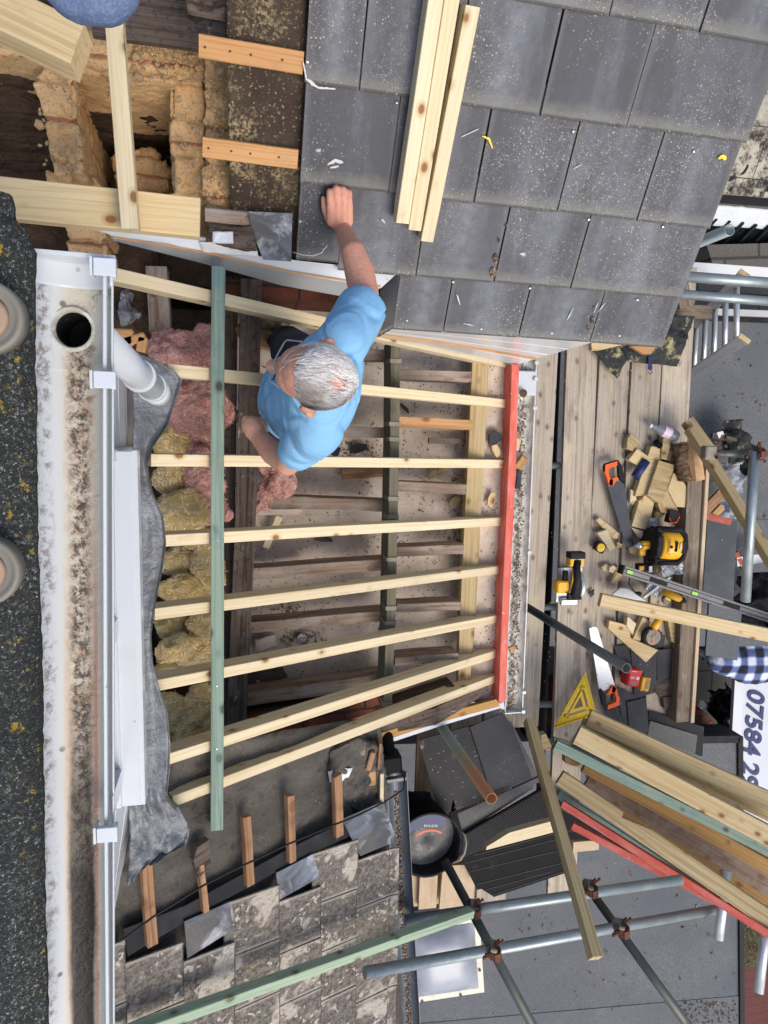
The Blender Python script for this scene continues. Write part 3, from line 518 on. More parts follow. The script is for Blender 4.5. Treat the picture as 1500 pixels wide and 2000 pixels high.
for r in range(8):
    v0, v1 = rows[r], rows[r + 1]; xs = XJ[r]
    for a, b in zip(xs[:-1], xs[1:]):
        if r == 1 and b < .6 and a < .3: v0_ = v0 + .02
        else: v0_ = v0
        gp = .0022; jx = rr.uniform(-.002, .002); jv = rr.uniform(-.003, .003); lift = rr.uniform(0, .003); tw = rr.uniform(-.002, .002)
        q = [(a + gp + jx, v0_ + jv, .020 + lift), (b - gp + jx, v0_ + jv + tw, .020 + lift), (b - gp + jx, v1 + .09, .0085), (a + gp + jx, v1 + .09, .0085)]
        k = len(V); e = .006
        V += [srp(x, v, z) for x, v, z in q] + [srp(x, v, z - .008) for x, v, z in q]
        wd = (b - a); 
        for f, u in (((0, 1, 2, 3), ((0, 0), (1, 0), (1, 1), (0, 1))), ((7, 6, 5, 4), ((0, 0),) * 4), ((0, 4, 5, 1), ((.3, 0), (.3, 0), (.6, 0), (.6, 0))), ((1, 5, 6, 2), ((.5, .4),) * 4), ((2, 6, 7, 3), ((.5, .4),) * 4), ((3, 7, 4, 0), ((.5, .4),) * 4)):
            F.append(tuple(k + i for i in f)); UV += list(u)
me = bpy.data.meshes.new('slates')
Ms = Matrix((uS, vS, nS)).transposed().to_4x4(); Ms.translation = srp(1.0, .8); Mi = Ms.inverted()
me.from_pydata([Mi @ v for v in V], [], F); me.materials.append(MATS['slate']); ul = me.uv_layers.new(name='UVMap')
for i, u in enumerate(UV): ul.data[i].uv = u
o = bpy.data.objects.new('slates', me); link(o, Ms, sroof)
bv = o.modifiers.new('b', 'BEVEL'); bv.width = .0012; bv.segments = 1
slab('roof_deck', [srp(.215, .24, -.012), srp(.62, .24, -.012), srp(.62, .02, -.012), srp(1.75, .02, -.012), srp(1.75, 2.2, -.012), srp(.215, 2.2, -.012)], .03, 'dark_beam', sroof, up=nS)
# small details on the slates: nail heads, moss plugs, paint streaks
mb = MB()
for (px, py) in [(795, 625), (940, 642), (1078, 650), (1210, 655), (885, 550), (1035, 562), (1245, 585), (1150, 428), (1120, 256), (1355, 295), (775, 200), (1295, 442), (600, 120), (586, 432)]:
    mb.lathe([(.006, 0), (.006, .002), (.002, .004)], Matrix.Translation(PP(px, py, SRT, .017)), 8)
mb.build('rivets', 'steel', parent=sroof)
mb = MB(); rr = random.Random(5)
for (cx, cy, n, s) in [(968, 505, 22, .012), (963, 532, 34, .014), (975, 470, 8, .007), (989, 440, 8, .006), (1158, 625, 26, .010), (1150, 640, 18, .008), (1208, 246, 10, .007), (1160, 600, 8, .005)]:
    for i in range(n):
        a = rr.uniform(0, 6.28); d = rr.uniform(0, 1) ** .7 * s * 620
        q = PP(cx + math.cos(a) * d * .55, cy + math.sin(a) * d, SRT, .022); mb.ell((0, 0, 0), (s * .45, s * .4, s * .3), Matrix.Translation(q) @ Matrix.Rotation(a, 4, 'Z'), 7, 4)
mb.build('moss_plug', 'leaf_litter', parent=sroof)
def smear(name, pts, wd, m, pl, parent, off=.0235):
    """thin dab of paint: ragged strip along pixel points"""
    rr = random.Random(len(pts) * 7 + int(pts[0][0])); L = []; Rr = []
    P3 = [PP(a, b, pl, off) for a, b in pts]; Q = []
    for i in range(len(P3) - 1):
        for k in range(6): Q.append(P3[i].lerp(P3[i + 1], k / 6))
    Q.append(P3[-1]); V = []; n = len(Q)
    for i, q in enumerate(Q):
        t = (Q[min(i + 1, n - 1)] - Q[max(i - 1, 0)]).normalized(); s = pl[1].cross(t); w_ = wd * (math.sin(math.pi * (i + .4) / (n + .2)) ** .5) * rr.uniform(.5, 1)
        V += [q + s * w_, q - s * w_ * rr.uniform(.4, 1)]
    return mesh_obj(name, V, [(2 * i, 2 * i + 1, 2 * i + 3, 2 * i + 2) for i in range(n - 1)], m, parent=parent)
for pts, wd in [([(640, 322), (655, 314), (670, 318)], .010), ([(645, 328), (662, 325)], .007), ([(1160, 612), (1168, 592)], .004), ([(1168, 610), (1182, 592)], .004), ([(1108, 625), (1120, 602)], .004), ([(745, 428), (752, 436)], .006), ([(892, 575), (898, 595)], .006), ([(905, 632), (925, 636)], .004), ([(592, 120), (598, 155), (622, 172), (655, 174)], .008), ([(900, 268), (935, 252)], .003), ([(1120, 330), (1135, 322)], .003)]:
    smear('paint_smear', pts, wd * .8, 'upvc_grey', SRT, sroof)
smear('paint_smear', [(942, 266), (955, 272), (962, 290)], .005, 'yellow_paint', SRT, sroof)
smear('paint_smear', [(1403, 310), (1412, 306), (1418, 312)], .010, 'yellow_paint', SRT, sroof)
# pale lime tide line on the lower left slates
for pts in ([(571, 492), (590, 498), (612, 500), (628, 494), (640, 478)],): smear('lime_line', pts, .003, 'upvc_grey', SRT, sroof)

# white plastic fascias round the edge of the slate roof
def face(name, top, bot, th, m, parent, grooves=0, gd=.004):
    """upright panel between two lines of points; grooves = number of stepped boards"""
    top = [V3(p) for p in top]; bot = [V3(p) for p in bot]; n = len(top); V = []; F = []
    nrm = (top[-1] - top[0]).cross(bot[0] - top[0]).normalized()
    if nrm.dot(CAM - top[0]) < 0: nrm = -nrm
    st = [(0, 0)]
    G = max(1, grooves)
    for g_ in range(G):
        a, b = g_ / G, (g_ + 1) / G; st += [(a + .0001, gd if g_ % 1 == 0 else 0), (b - .10 / G, gd), (b - .09 / G, 0), (b, 0)] if grooves else [(b, 0)]
    for (t, d) in st:
        for i in range(n): V.append(top[i].lerp(bot[i], t) + nrm * d)
    r = len(st)
    F = [(a * n + i, a * n + i + 1, (a + 1) * n + i + 1, (a + 1) * n + i) for a in range(r - 1) for i in range(n - 1)]
    k = len(V); V += [v - nrm * th for v in (V[:n] + V[(r - 1) * n:r * n])]
    F += [(k + i, k + n + i, k + n + i + 1, k + i + 1) for i in range(n - 1)] + [(i, i + 1, k + i + 1, k + i) for i in range(n - 1)] + [((r - 1) * n + i, k + n + i, k + n + i + 1, (r - 1) * n + i + 1) for i in range(n - 1)]
    F += [(0, k, k + n, (r - 1) * n), (n - 1, k + n - 1, k + 2 * n - 1, r * n - 1)]
    M = frame(top[0], top[-1], nrm); M.translation = (top[0] + bot[-1]) / 2
    return mesh_obj(name, V, F, m, M, parent)
def dn(p, h): p = V3(p); return p - Vector((0, 0, h))
fas = thing('plastic_fascia', P(770, 640, 2.8), 'white plastic fascia boards round the lower edge of the slate roof', 'fascia')
tp = [(215, 460, 2.66), (400, 492, 2.70), (560, 532, 2.71), (742, 563, 2.72)]
face('fascia_board', tp, [dn(tp[0], .07), dn(tp[1], .2), dn(tp[2], .25), dn(tp[3], .27)], .012, 'upvc', fas)
slab('soffit_board', [(395, 476, 2.69), (505, 500, 2.695), (655, 517, 2.70), (779, 531, 2.71), (744, 563, 2.718), (560, 532, 2.708), (400, 492, 2.698)], .012, 'upvc', fas)
slab('fascia_board', [(172, 443, 2.60), (300, 452, 2.62), (402, 466, 2.64), (400, 490, 2.66), (330, 478, 2.65), (225, 462, 2.63)], .012, 'upvc', fas)
sweep('sealant_line', [(222, 464, 2.625), (330, 480, 2.64), (420, 497, 2.68), (560, 530, 2.70), (660, 545, 2.708), (744, 560, 2.71)], rectprof(.007, .004, .001), 'orange_batten', fas)
face('fascia_return', [(779, 533, 2.70), (771, 636, 2.80)], [dn((779, 533, 2.70), .36), dn((771, 636, 2.80), .25)], .012, 'upvc_grey', fas)  # white return made greyer so its shade is in the colour
LB = [PP(738, 656, LT, .03), PP(830, 672, LT, .03), PP(920, 692, LT, .03), PP(1004, 711, LT, .03)]
LTp = [V3((771, 637, 2.80)), V3((905, 647, 2.80)), V3((1035, 657, 2.80)), V3((1152, 667, 2.80))]
for a, b in zip(LTp, LB): b.z = max(b.z, CAMZ - 3.52)
face('eave_cladding', LTp, LB, .012, 'upvc_sheen', fas, grooves=4, gd=.006)
sweep('sealant_line', [LTp[i].lerp(LB[i], .62) + Vector((-.01, -.012, 0)) for i in range(4)], rectprof(.010, .004, .001), 'orange_batten', fas)
face('trim_edge', [LTp[3] + Vector((.012, 0, 0)), LTp[3] + Vector((.012, .05, 0))], [LB[3] + Vector((.012, 0, 0)), LB[3] + Vector((.012, .05, 0))], .01, 'upvc', fas)

# stripped strip of the slate roof: dark sawdust covered felt and battens
sfelt = sheet('roofing_felt', bil(PP(442, -40, SRT, -.03), PP(600, -40, SRT, -.03), PP(585, 450, SRT, -.03), PP(450, 440, SRT, -.03), 20, 50), 'underlay_sawdust', th=.004, amp=.012, s=8)
tag(sfelt, 'dark bitumen felt dusted with sawdust beside the bare slate edge', 'felt')
for i, (a, b, wd, m, lab) in enumerate([((388, 90), (592, 124), .062, 'orange_batten', 'orange pine roofing batten nearest the top edge, left of the slates'), ((396, 288), (582, 312), .060, 'orange_batten', 'orange pine roofing batten above the reaching hand, left of the slates'), ((400, 420), (500, 430), .045, 'old_joist', 'old grey brown batten just above the white fascia')]):
    o = board('roof_batten', PP(*a, SRT, .012), PP(*b, SRT, .012), wd, .022, m, up=nS); tag(o, lab, 'batten', 'battens left of the slates')
    mb = MB()
    for k in (.06, .3, .5, .8): mb.lathe([(.004, 0), (.003, .0025)], Matrix.Translation(PP(a[0] + (b[0] - a[0]) * k, a[1] + (b[1] - a[1]) * k, SRT, .013)), 8)
    if i < 2: mb.build('nail', 'rust', parent=o)
o = board('old_board', (180, 22, 2.62), (440, 58, 2.62), .14, .03, 'dark_beam'); tag(o, 'dark old board behind the dusty brickwork at the top', 'board')
o = sheet('roofing_felt', bil((355, -60, 2.36), (610, -60, 2.36), (600, 62, 2.40), (368, 35, 2.42), 20, 10), 'dark_beam', th=.006, amp=.05, s=9); tag(o, 'rumpled dark brown felt flap at the top edge of the photo', 'felt')

# ---- weathered tiled roof at the bottom, on the lean-to plane
uL = Vector((math.cos(t30), 0, -math.sin(t30))); vL = Vector((0, 1, 0)); nL = LT[1]
oL = PP(455, 1815, LT)
def ltp(u, y, z=0): return oL + uL * u + vL * (y - oL.y) + nL * z
def ltc(px, py): q = PP(px, py, LT); return (q - oL).dot(uL), q.y
old = thing('tiled_roof', P(500, 1850, 2.8), 'weathered concrete tile roof blotched with beige lichen, lower left', 'roof')
crs = [-.66, -.45, -.232, -.013, .203, .42, .628, .83, .892]
top = [(230, 1822), (252, 1872), (364, 1869), (453, 1755), (545, 1756), (622, 1660), (702, 1673), (775, 1643)]
V = []; F = []; UV = []; rr = random.Random(4)
for c in range(len(crs) - 1):
    u0, u1 = crs[c], crs[c + 1]; y0 = ltc(*top[c])[1]; tw = .242; y = y0
    k2 = 0
    while y > -4.0:
        lift = rr.uniform(0, .004); sk = rr.uniform(-.003, .003)
        sl_ = -.02
        q = [(u1 + .006 + sk, y - tw + .002 + sl_, .024 + lift), (u1 + .006 + sk, y - .002 + sl_, .024 + lift), (u0 - .03, y - .002, .008), (u0 - .03, y - tw + .002, .008)]
        k = len(V); V += [ltp(*a) for a in q] + [ltp(a, b, z - .012) for a, b, z in q]
        for f, u in (((0, 1, 2, 3), ((0, 0), (1, 0), (1, 1), (0, 1))), ((7, 6, 5, 4), ((0, 0),) * 4), ((0, 4, 5, 1), ((.5, .3),) * 4), ((1, 5, 6, 2), ((.5, .3),) * 4), ((2, 6, 7, 3), ((.5, .3),) * 4), ((3, 7, 4, 0), ((.5, .3),) * 4)):
            F.append(tuple(k + i for i in f)); UV += list(u)
        y -= tw
me = bpy.data.meshes.new('roof_tiles'); Mt = Matrix((uL, vL, nL)).transposed().to_4x4(); Mt.translation = oL; Mi = Mt.inverted()
me.from_pydata([Mi @ v for v in V], [], F); me.materials.append(MATS['mossy_tile']); ul = me.uv_layers.new(name='UVMap')
for i, u in enumerate(UV): ul.data[i].uv = u
o = bpy.data.objects.new('roof_tiles', me); link(o, Mt, old); bv = o.modifiers.new('b', 'BEVEL'); bv.width = .002; bv.segments = 1
# brown felt under it, reaching up under the missing tiles
sheet('roofing_felt', bil(PP(205, 1480, LT, -.05), PP(742, 1400, LT, -.06), PP(795, 2100, LT, -.03), PP(150, 2100, LT, -.03), 60, 60), 'underlay', old, th=.006, amp=.035, s=5)
for (q, m) in (([(360, 1800), (448, 1762), (456, 1815), (366, 1872)], 0), ([(540, 1705), (612, 1668), (624, 1714), (545, 1758)], 0), ([(668, 1600), (748, 1566), (776, 1642), (704, 1672)], 0)):
    o = slab('roof_slate', [PP(a, b, LT, .022 if i > 1 else .014) for i, (a, b) in enumerate(q)], .006, 'slate_bloom')
    tag(o, 'smooth grey slate with white bloom, ' + {360: 'lowest and leftmost', 540: 'middle one', 668: 'highest and largest'}[q[0][0]] + ' of three patched into the lichened tiles', 'slate', 'smooth slates in the tiled roof')
for (a, b, wd, m, lab) in [((288, 1690), (299, 1848), .040, 'brown_batten', 'leftmost, just under the crumpled lead'), ((394, 1690), (404, 1782), .024, 'brown_batten', 'thin dark one second from the left'), ((483, 1596), (491, 1730), .035, 'brown_batten', 'third from the left'), ((569, 1555), (573, 1684), .034, 'brown_batten', 'fourth from the left'), ((661, 1515), (665, 1634), .042, 'brown_batten', 'rightmost and widest')]:
    o = board('batten_stub', PP(*a, LT, .03), PP(*b, LT, .03), wd, .03, m, up=nL, cutA=random.uniform(-.2, .2)); tag(o, 'old sawn off batten stub on brown felt, ' + lab, 'batten', 'old batten stubs on the brown felt')
# dark lap of newer felt and scraps
slab('felt_lap', [PP(a, b, LT, .002) for a, b in [(240, 1815), (360, 1770), (560, 1660), (690, 1596), (700, 1625), (545, 1700), (362, 1800), (250, 1868)]], .003, 'black_plastic', old)
o = slab('timber_scrap', [PP(a, b, LT, .03) for a, b in [(385, 1655), (408, 1640), (412, 1690), (388, 1715), (378, 1680)]], .03, 'dark_beam'); tag(o, 'splintered black timber scrap beside the second batten stub', 'scrap')

# ---- mineral felt roof along the left edge
lf = thing('felt_roof', P(20, 1200, .9), 'dark green mineral felt roof edge with yellow lichen, along left edge', 'roof')
edge = [(20, 380), (28, 425), (45, 445), (68, 492), (66, 600), (64, 700), (68, 800), (68, 900), (70, 1000), (72, 1100), (76, 1200), (79, 1300), (81, 1400), (82, 1500), (83, 1600), (85, 1700), (86, 1800), (90, 1900), (92, 2000), (95, 2100)]
rowsL = []
for i in range(len(edge) - 1):
    for k in range(6):
        a = P(*edge[i], 1.06); b = P(*edge[i + 1], 1.06); q = a.lerp(b, k / 6); q.x += .0022 * NZ.fractal(Vector((0, q.y * 60, 0)), 1, 2, 3); r = []
        for j in range(26):
            x = j / 25; r.append(q + Vector((-.42 * x, 0, .012 - .012 * (1 - min(1, j / 3)) ** 2 + .16 * x + .006 * math.sin(x * 22))))
        rowsL.append(r)
Mf = Matrix.Translation(P(75, 1200, 1.06)); sheet('felt_sheet', rowsL, 'mineral_felt', lf, th=.012, amp=.005, s=14, M=Mf)
for (x, y, lab) in ((-30, 618, 'upper'), (-34, 1116, 'lower')):
    t = thing('roof_vent', P(x, y, .99), f'round weathered clay vent half cut off by the left edge, {lab} of two', 'vent', 'round vents on the felt roof')
    M = Matrix.Translation(P(x, y, 1.0)) @ Matrix.Scale(.95, 4) @ Matrix.Diagonal((1, 1, .45, 1)); mb = MB(); mb.lathe([(.001, .003), (.030, .003), (.033, .007), (.036, .004), (.040, .010), (.044, .014), (.048, .010), (.049, -.002), (.049, -.05)], M, 40); mb.build('rim', 'aged_metal', Matrix(), t, True)
    mb = MB(); mb.lathe([(.0, .007), (.024, .0065), (.031, .004)], M, 40); mb.build('core', 'clay_pot', Matrix(), t, True)

# ---- big white gutter
gt = thing('white_gutter', P(140, 1200, 1.12), 'wide white plastic gutter streaked with brown and black grime on the left', 'gutter')
Gc = P(142, 643, 1.16)
def gut(name, ya, yb, m, r=.056, dep=.052, th=.0025, hole=None, nl=120, dz=0, widen=0, parent=None, D=1.11):
    """half round channel following the gutter's axis between two photo rows"""
    gx = lambda y: 138.5 + (y - 600) * .0058 + (y > 1400) * (y - 1400) * .004
    a = P(gx(ya), ya, D); b = P(gx(yb), yb, D); V = []; F = []; nc = 40; ax = (b - a).normalized(); sd_ = Vector((0, 0, 1)).cross(ax).normalized()
    for i in range(nl + 1):
        p = a.lerp(b, i / nl)
        for j in range(nc + 1):
            th_ = math.pi * j / nc; V.append(p + sd_ * (math.cos(th_) * (r + widen)) + Vector((0, 0, dz - math.sin(th_) ** .8 * (dep + widen))))
    hc = hole; skip = set()
    if hc:
        R0 = .0275
        for i, v in enumerate(V):
            d = Vector((v.x - hc.x, v.y - hc.y)); 
            if d.length < R0 * 1.22 and d.length > 1e-6 and d.length > R0 * .55: d2 = d.normalized() * R0; V[i] = Vector((hc.x + d2.x, hc.y + d2.y, v.z)) if d.length < R0 * 1.08 else v
            if d.length < R0 * .93: skip.add(i)
    for i in range(nl):
        for j in range(nc):
            f = (i * (nc + 1) + j, i * (nc + 1) + j + 1, (i + 1) * (nc + 1) + j + 1, (i + 1) * (nc + 1) + j)
            if not any(x in skip for x in f): F.append(f)
    M = Matrix((ax, sd_, Vector((0, 0, 1)))).transposed().to_4x4(); M.translation = P(gx(1200), 1200, D)
    o = mesh_obj(name, V, F, m, M, parent, True); so = o.modifiers.new('s', 'SOLIDIFY'); so.thickness = th; so.offset = 0; return o, a, b, sd_
gut('channel', 705, 2120, 'gutter_dirty', parent=gt)
o, ga, gb, gs = gut('outlet_section', 497, 722, 'gutter_dirty', hole=Gc, nl=70, dz=.0016, widen=-.0005, parent=gt)
gut('socket', 497, 552, 'upvc', nl=10, dz=.0032, widen=-.002, parent=gt); 
mb = MB(); M = Matrix.Translation((Gc.x, Gc.y, ga.z - .050)); mb.lathe([(.0325, -.002), (.034, .004), (.031, .008), (.0275, .006), (.026, -.02), (.026, -.14), (.024, -.14)], M, 40, False); mb.build('outlet', 'gutter_grime', parent=gt, smooth=True)
mb = MB(); mb.lathe([(.0255, -.11), (.0, -.112)], M, 24); mb.lathe([(.0257, -.012), (.0257, -.11)], M, 24, False); mb.build('outlet_throat', 'black_plastic', parent=gt)  # black lining paints in the darkness down the hole
Ms_ = Matrix((gs, Vector((0, 0, 1)), gs.cross(Vector((0, 0, 1))))).transposed().to_4x4(); Ms_.translation = ga
mb = MB(); n = 20; mb.prism([(math.cos(math.pi * i / n) * .060, -math.sin(math.pi * i / n) ** .8 * .056 + .004) for i in range(n + 1)], -.003, .003, Ms_); mb.build('stop_end', 'upvc', parent=gt)
sweep('lip', [P(204, 497, 1.10), P(204, 900, 1.10), P(205, 1300, 1.10), P(207, 1700, 1.10), P(210, 2100, 1.10)], rectprof(.005, .014, .001), 'upvc', gt)
for y in (522, 742, 1628): 
    mb = MB(); M = frame((205 + (y > 1500) * 5, y, 1.09), (206 + (y > 1500) * 5, y + 50, 1.09)); mb.box((0, 0, .001), (.024, .030, .008)); mb.box((0, -.018, -.008), (.026, .004, .026)); mb.box((0, .012, -.003), (.026, .005, .013)); mb.build('clip', 'upvc', M @ Matrix.Rotation(math.pi, 4, 'Z') @ Matrix.Rotation(math.pi, 4, 'Z'), gt)
dp = thing('downpipe', P(250, 720, 1.6), 'short white plastic downpipe with two collars running down from the gutter outlet', 'pipe')
a, b = P(168, 640, 1.32), P(309, 768, 2.08)
tube('pipe', a, b, .034, 'upvc', dp)
for t0, t1, r in ((.62, .655, .039), (.855, .875, .038), (.875, 1.03, .0365)): tube('collar', a.lerp(b, t0), a.lerp(b, t1), r, 'upvc', dp, wall=.003)

# ---- white window bay of the dormer below the gutter
bay = thing('dormer_bay', P(250, 1200, 2.5), 'white plastic dormer bay with long sill and shiplap cladding, beside the left gutter', 'dormer')
X0 = P(218, 1200, 2.2).x
def bx_(px, py, D): return P(px, py, D)
def atX(X, py, D):
    """point on the upright plane x = X at photo row py, D below the camera"""
    q = P(300, py, D); return Vector((X, q.y, CAMZ - D))
zt, zb = 1.95, 2.72
yA, yB, yC = P(250, 730, 2.4).y, P(250, 880, 2.2).y, P(250, 1572, 2.2).y
def yz(X, y, D): return Vector((X, y, CAMZ - D))
face('cladding', [yz(X0, yA + .05, 1.25), yz(X0, yB - .01, 1.25)], [yz(X0, yA + .05, zb), yz(X0, yB - .01, zb)], .03, 'upvc', bay, grooves=9, gd=.008)
face('window_frame', [yz(X0 - .004, yB - .01, 1.25), yz(X0 - .004, yC, 1.25)], [yz(X0 - .004, yB - .01, 2.18), yz(X0 - .004, yC, 2.18)], .05, 'upvc', bay)
face('window_pane', [yz(X0 + .003, P(200, 1240, 2.1).y, 1.3), yz(X0 + .003, P(200, 1545, 2.1).y, 1.3)], [yz(X0 + .003, P(200, 1240, 2.1).y, 2.13), yz(X0 + .003, P(200, 1545, 2.1).y, 2.13)], .004, 'glass_dark', bay)
for yy in (1240, 1545):
    q = P(200, yy, 2.1).y; face('mullion', [yz(X0 + .022, q + .03, 1.3), yz(X0 + .022, q - .03, 1.3)], [yz(X0 + .022, q + .03, 2.17), yz(X0 + .022, q - .03, 2.17)], .025, 'upvc', bay)
mb = MB(); mb.box((0, 0, 0), (.074, yB - yC, .03)); mb.build('sill', 'upvc', Matrix.Translation((X0 + .034, (yB + yC) / 2, CAMZ - 2.205)), bay)
mb = MB(); mb.box((0, 0, 0), (.02, yB - yC + .004, .06)); mb.build('sill_nose', 'upvc', Matrix.Translation((X0 + .074, (yB + yC) / 2, CAMZ - 2.225)), bay)
mb = MB(); mb.box((0, 0, 0), (.022, yB - yC - .01, .02)); mb.build('frame_bead', 'upvc', Matrix.Translation((X0 + .006, (yB + yC) / 2, CAMZ - 2.181)), bay)
face('cladding', [yz(X0 + .03, yB, 2.215), yz(X0 + .03, yC, 2.215)], [yz(X0 + .03, yB, zb), yz(X0 + .03, yC, zb)], .02, 'upvc', bay)
e1, e2 = P(262, 1575, 2.6), P(213, 1838, 2.55)
tA = Vector((e1.x, e1.y, CAMZ - 1.25)); tB = Vector((e2.x, e2.y, CAMZ - 1.25))
face('side_cladding', [P(178, 1560, 2.0), P(186, 1846, 2.1)], [e1, e2], .03, 'upvc', bay, grooves=4, gd=.004)
face('corner_trim', [yz(X0 + .028, yB + .004, 2.0), yz(X0 + .028, yB - .03, 2.0)], [yz(X0 + .028, yB + .004, zb), yz(X0 + .028, yB - .03, zb)], .02, 'upvc', bay)

# ---- crumpled lead apron
lp = [(232, 670, 300, 700), (240, 700, 345, 728), (262, 735, 357, 742), (268, 780, 342, 790), (268, 830, 328, 832), (268, 870, 300, 872), (268, 900, 290, 905), (268, 960, 300, 960), (268, 1010, 321, 1008), (268, 1060, 326, 1058), (268, 1110, 320, 1105), (268, 1160, 310, 1150), (268, 1200, 301, 1200),
      (268, 1250, 297, 1240), (268, 1300, 300, 1290), (268, 1350, 312, 1340), (268, 1400, 328, 1390), (268, 1450, 333, 1450), (266, 1500, 332, 1500), (262, 1540, 328, 1545), (258, 1580, 352, 1574), (262, 1610, 366, 1598), (262, 1640, 370, 1625), (262, 1670, 362, 1650), (258, 1700, 330, 1662), (252, 1730, 300, 1680)]
rw = []
for i in range(len(lp) - 1):
    for k in range(4):
        t = k / 4; q = [lp[i][j] * (1 - t) + lp[i + 1][j] * t for j in range(4)]; r = []
        a = PP(q[0] - 8, q[1], LT, .035); b = PP(q[2], q[3], LT, .05)
        for j in range(25):
            s = j / 24; p = a.lerp(b, s); p.z += .012 * NZ.noise(Vector((s * 2.5, i * .35 + t * .35, 3))) + .02 * (s > .93) * (s - .93) / .07 + (.035 * abs(NZ.fractal(Vector((s * 3, (i + t) * .55, 7)), 1, 2, 3)) * 1.6 if i > 18 else 0) + .008 * math.sin(s * 5 + i * .3); r.append(p)
        rw.append(r)
o = sheet('lead_flashing', rw, 'lead', th=.0022); tag(o, 'long wavy grey lead flashing draped between white sill and rafters', 'flashing')

# ---- grey plastic gutter with moss along the eave of the tiled roof
gg = thing('grey_gutter', P(785, 1700, 3.3), 'dark grey gutter full of moss along the lichened tile roof', 'gutter')
hp = [(math.cos(math.pi * i / 14) * .052, -math.sin(math.pi * i / 14) * .05) for i in range(15)] + [(math.cos(math.pi * i / 14) * .049, -math.sin(math.pi * i / 14) * .047) for i in range(14, -1, -1)]
sweep('channel', [(775, 1512, 3.28), (782, 1640, 3.28), (791, 1820, 3.28), (806, 2060, 3.28)], hp, 'grey_pvc', gg)
mb = MB(); rr = random.Random(8)
for i in range(700):
    y = rr.uniform(1545, 2040); x = 775 + (y - 1512) * .056 - 3 + rr.gauss(0, 3.2); mb.ell((0, 0, 0), (rr.uniform(.003, .009), rr.uniform(.003, .006), .004), Matrix.Translation(P(x, y, 3.325)) @ Matrix.Rotation(rr.uniform(0, 3), 4, 'Z'), 5, 3)
mb.build('moss', 'leaf_litter', parent=gg)
mb = MB(); M = frame((765, 1492, 3.26), (768, 1530, 3.26)); mb.box((0, 0, -.03), (.09, .10, .10)); mb.cyl((-.02, 0, -.05), (-.16, .01, -.18), .034); mb.build('running_outlet', 'black_shiny', M, gg)
mb = MB(); mb.box((0, 0, 0), (.02, .125, .03)); mb.build('clip', 'grey_pvc', frame((769, 1522, 3.28), (771, 1560, 3.28)), gg)

# ---- lower white gutter by the red board
wg = thing('eaves_gutter', P(1018, 1050, 3.62), 'narrow white gutter filled with leaf litter, beside the red board', 'gutter')
hp2 = [(math.cos(math.pi * i / 14) * .052, -math.sin(math.pi * i / 14) * .05) for i in range(15)] + [(math.cos(math.pi * i / 14) * .049, -math.sin(math.pi * i / 14) * .047) for i in range(14, -1, -1)]
GL = lambda y, dx=0: (1030 - (y - 705) * .0385 + dx, y, 3.62)
sweep('channel', [GL(700), GL(900), GL(1100), GL(1250), GL(1392)], hp2, 'gutter_grime', wg)
sweep('lip', [GL(700, 19), GL(1050, 18), GL(1392, 17)], rectprof(.006, .014, .001), 'upvc', wg)
for y in (708, 740, 797, 1079, 1352, 1390): mb = MB(); mb.box((0, 0, 0), (.018, .022, .014)); mb.build('clip', 'upvc', frame(GL(y, 18)[:2] + (3.605,), GL(y + 30, 18)[:2] + (3.605,)), wg)
mb = MB(); mb.box((0, 0, -.02), (.006, .11, .05)); mb.build('stop_end', 'upvc', frame(GL(1392), GL(1430)), wg)
gut2 = MB(); gut2.box((0, 0, -.02), (.13, .108, .052)); gut2.build('union', 'upvc', frame(GL(748), GL(790)) , wg)
mb = MB(); mb.lathe([(.022, 0), (.020, .002), (.0, .003)], Matrix.Translation(P(1022, 768, 3.585)), 20); mb.build('outlet', 'cavity_brick', parent=wg)
mb = MB(); rr = random.Random(9)
for i in range(900):
    y = rr.uniform(715, 1385)
    if 745 < y < 790: continue
    x = GL(y)[0] - 4 + rr.gauss(0, 4); mb.box(P(x, y, 3.64) , (rr.uniform(.004, .016), rr.uniform(.002, .008), .003), rr.uniform(0, 3), rr.uniform(-.5, .5))
mb.build('leaf_litter', 'leaf_litter', parent=wg)
for (x, y, w1, h1, rz, m, lab) in [(1010, 867, .035, .07, 1.4, 'pine_pale', 'pale pine chip lying in the narrow white gutter, upper one'), (1018, 904, .05, .08, 1.0, 'amber_timber', 'brown wooden wedge lying in the narrow white gutter'), (1000, 1268, .04, .035, .3, 'orange_batten', 'orange brick coloured chip lying low in the narrow white gutter'), (1013, 935, .03, .11, 1.5, 'slate_plain', 'dark slate sliver lying in the narrow white gutter')]:
    mb = MB(); mb.box((0, 0, 0), (h1, w1, .014), tap=.85); o = mb.build('offcut', m, Matrix.Translation(P(x, y, 3.60)) @ Matrix.Rotation(rz, 4, 'Z')); tag(o, lab, 'offcut')
# ================================================================== lean-to timbers
RAF = [((212, 533), (1000, 712)), ((328, 722), (998, 789)), ((296, 899), (993, 906)), ((320, 1056), (987, 1018)), ((303, 1200), (982, 1112)), ((298, 1341), (978, 1207)), ((330, 1483), (976, 1275)), ((338, 1567), (975, 1323))]
for i, (a, b) in enumerate(RAF):
    o = board('pine_rafter', PP(*a, LT, 0), PP(*b, LT, 0), .043, .085, 'pine_pale', seg=8, warp=.002)
    s = {0: 'uppermost one, running under the white fascia and blue sleeve', 1: 'second from the top, passing behind the man\'s shoulder', 2: 'third from the top, crossing under the man\'s bent elbow', 3: 'fourth from the top, just below the man', 4: 'fifth from the top', 5: 'sixth from the top', 6: 'second from the bottom', 7: 'lowest one, beside the brown felt'}[i]
    tag(o, 'new pale pine rafter, ' + s, 'rafter', 'new pine rafters of the lean-to')
    mb = MB(); M = frame(PP(*a, LT, 0), PP(*b, LT, 0))
    k = .12 + .03 * i
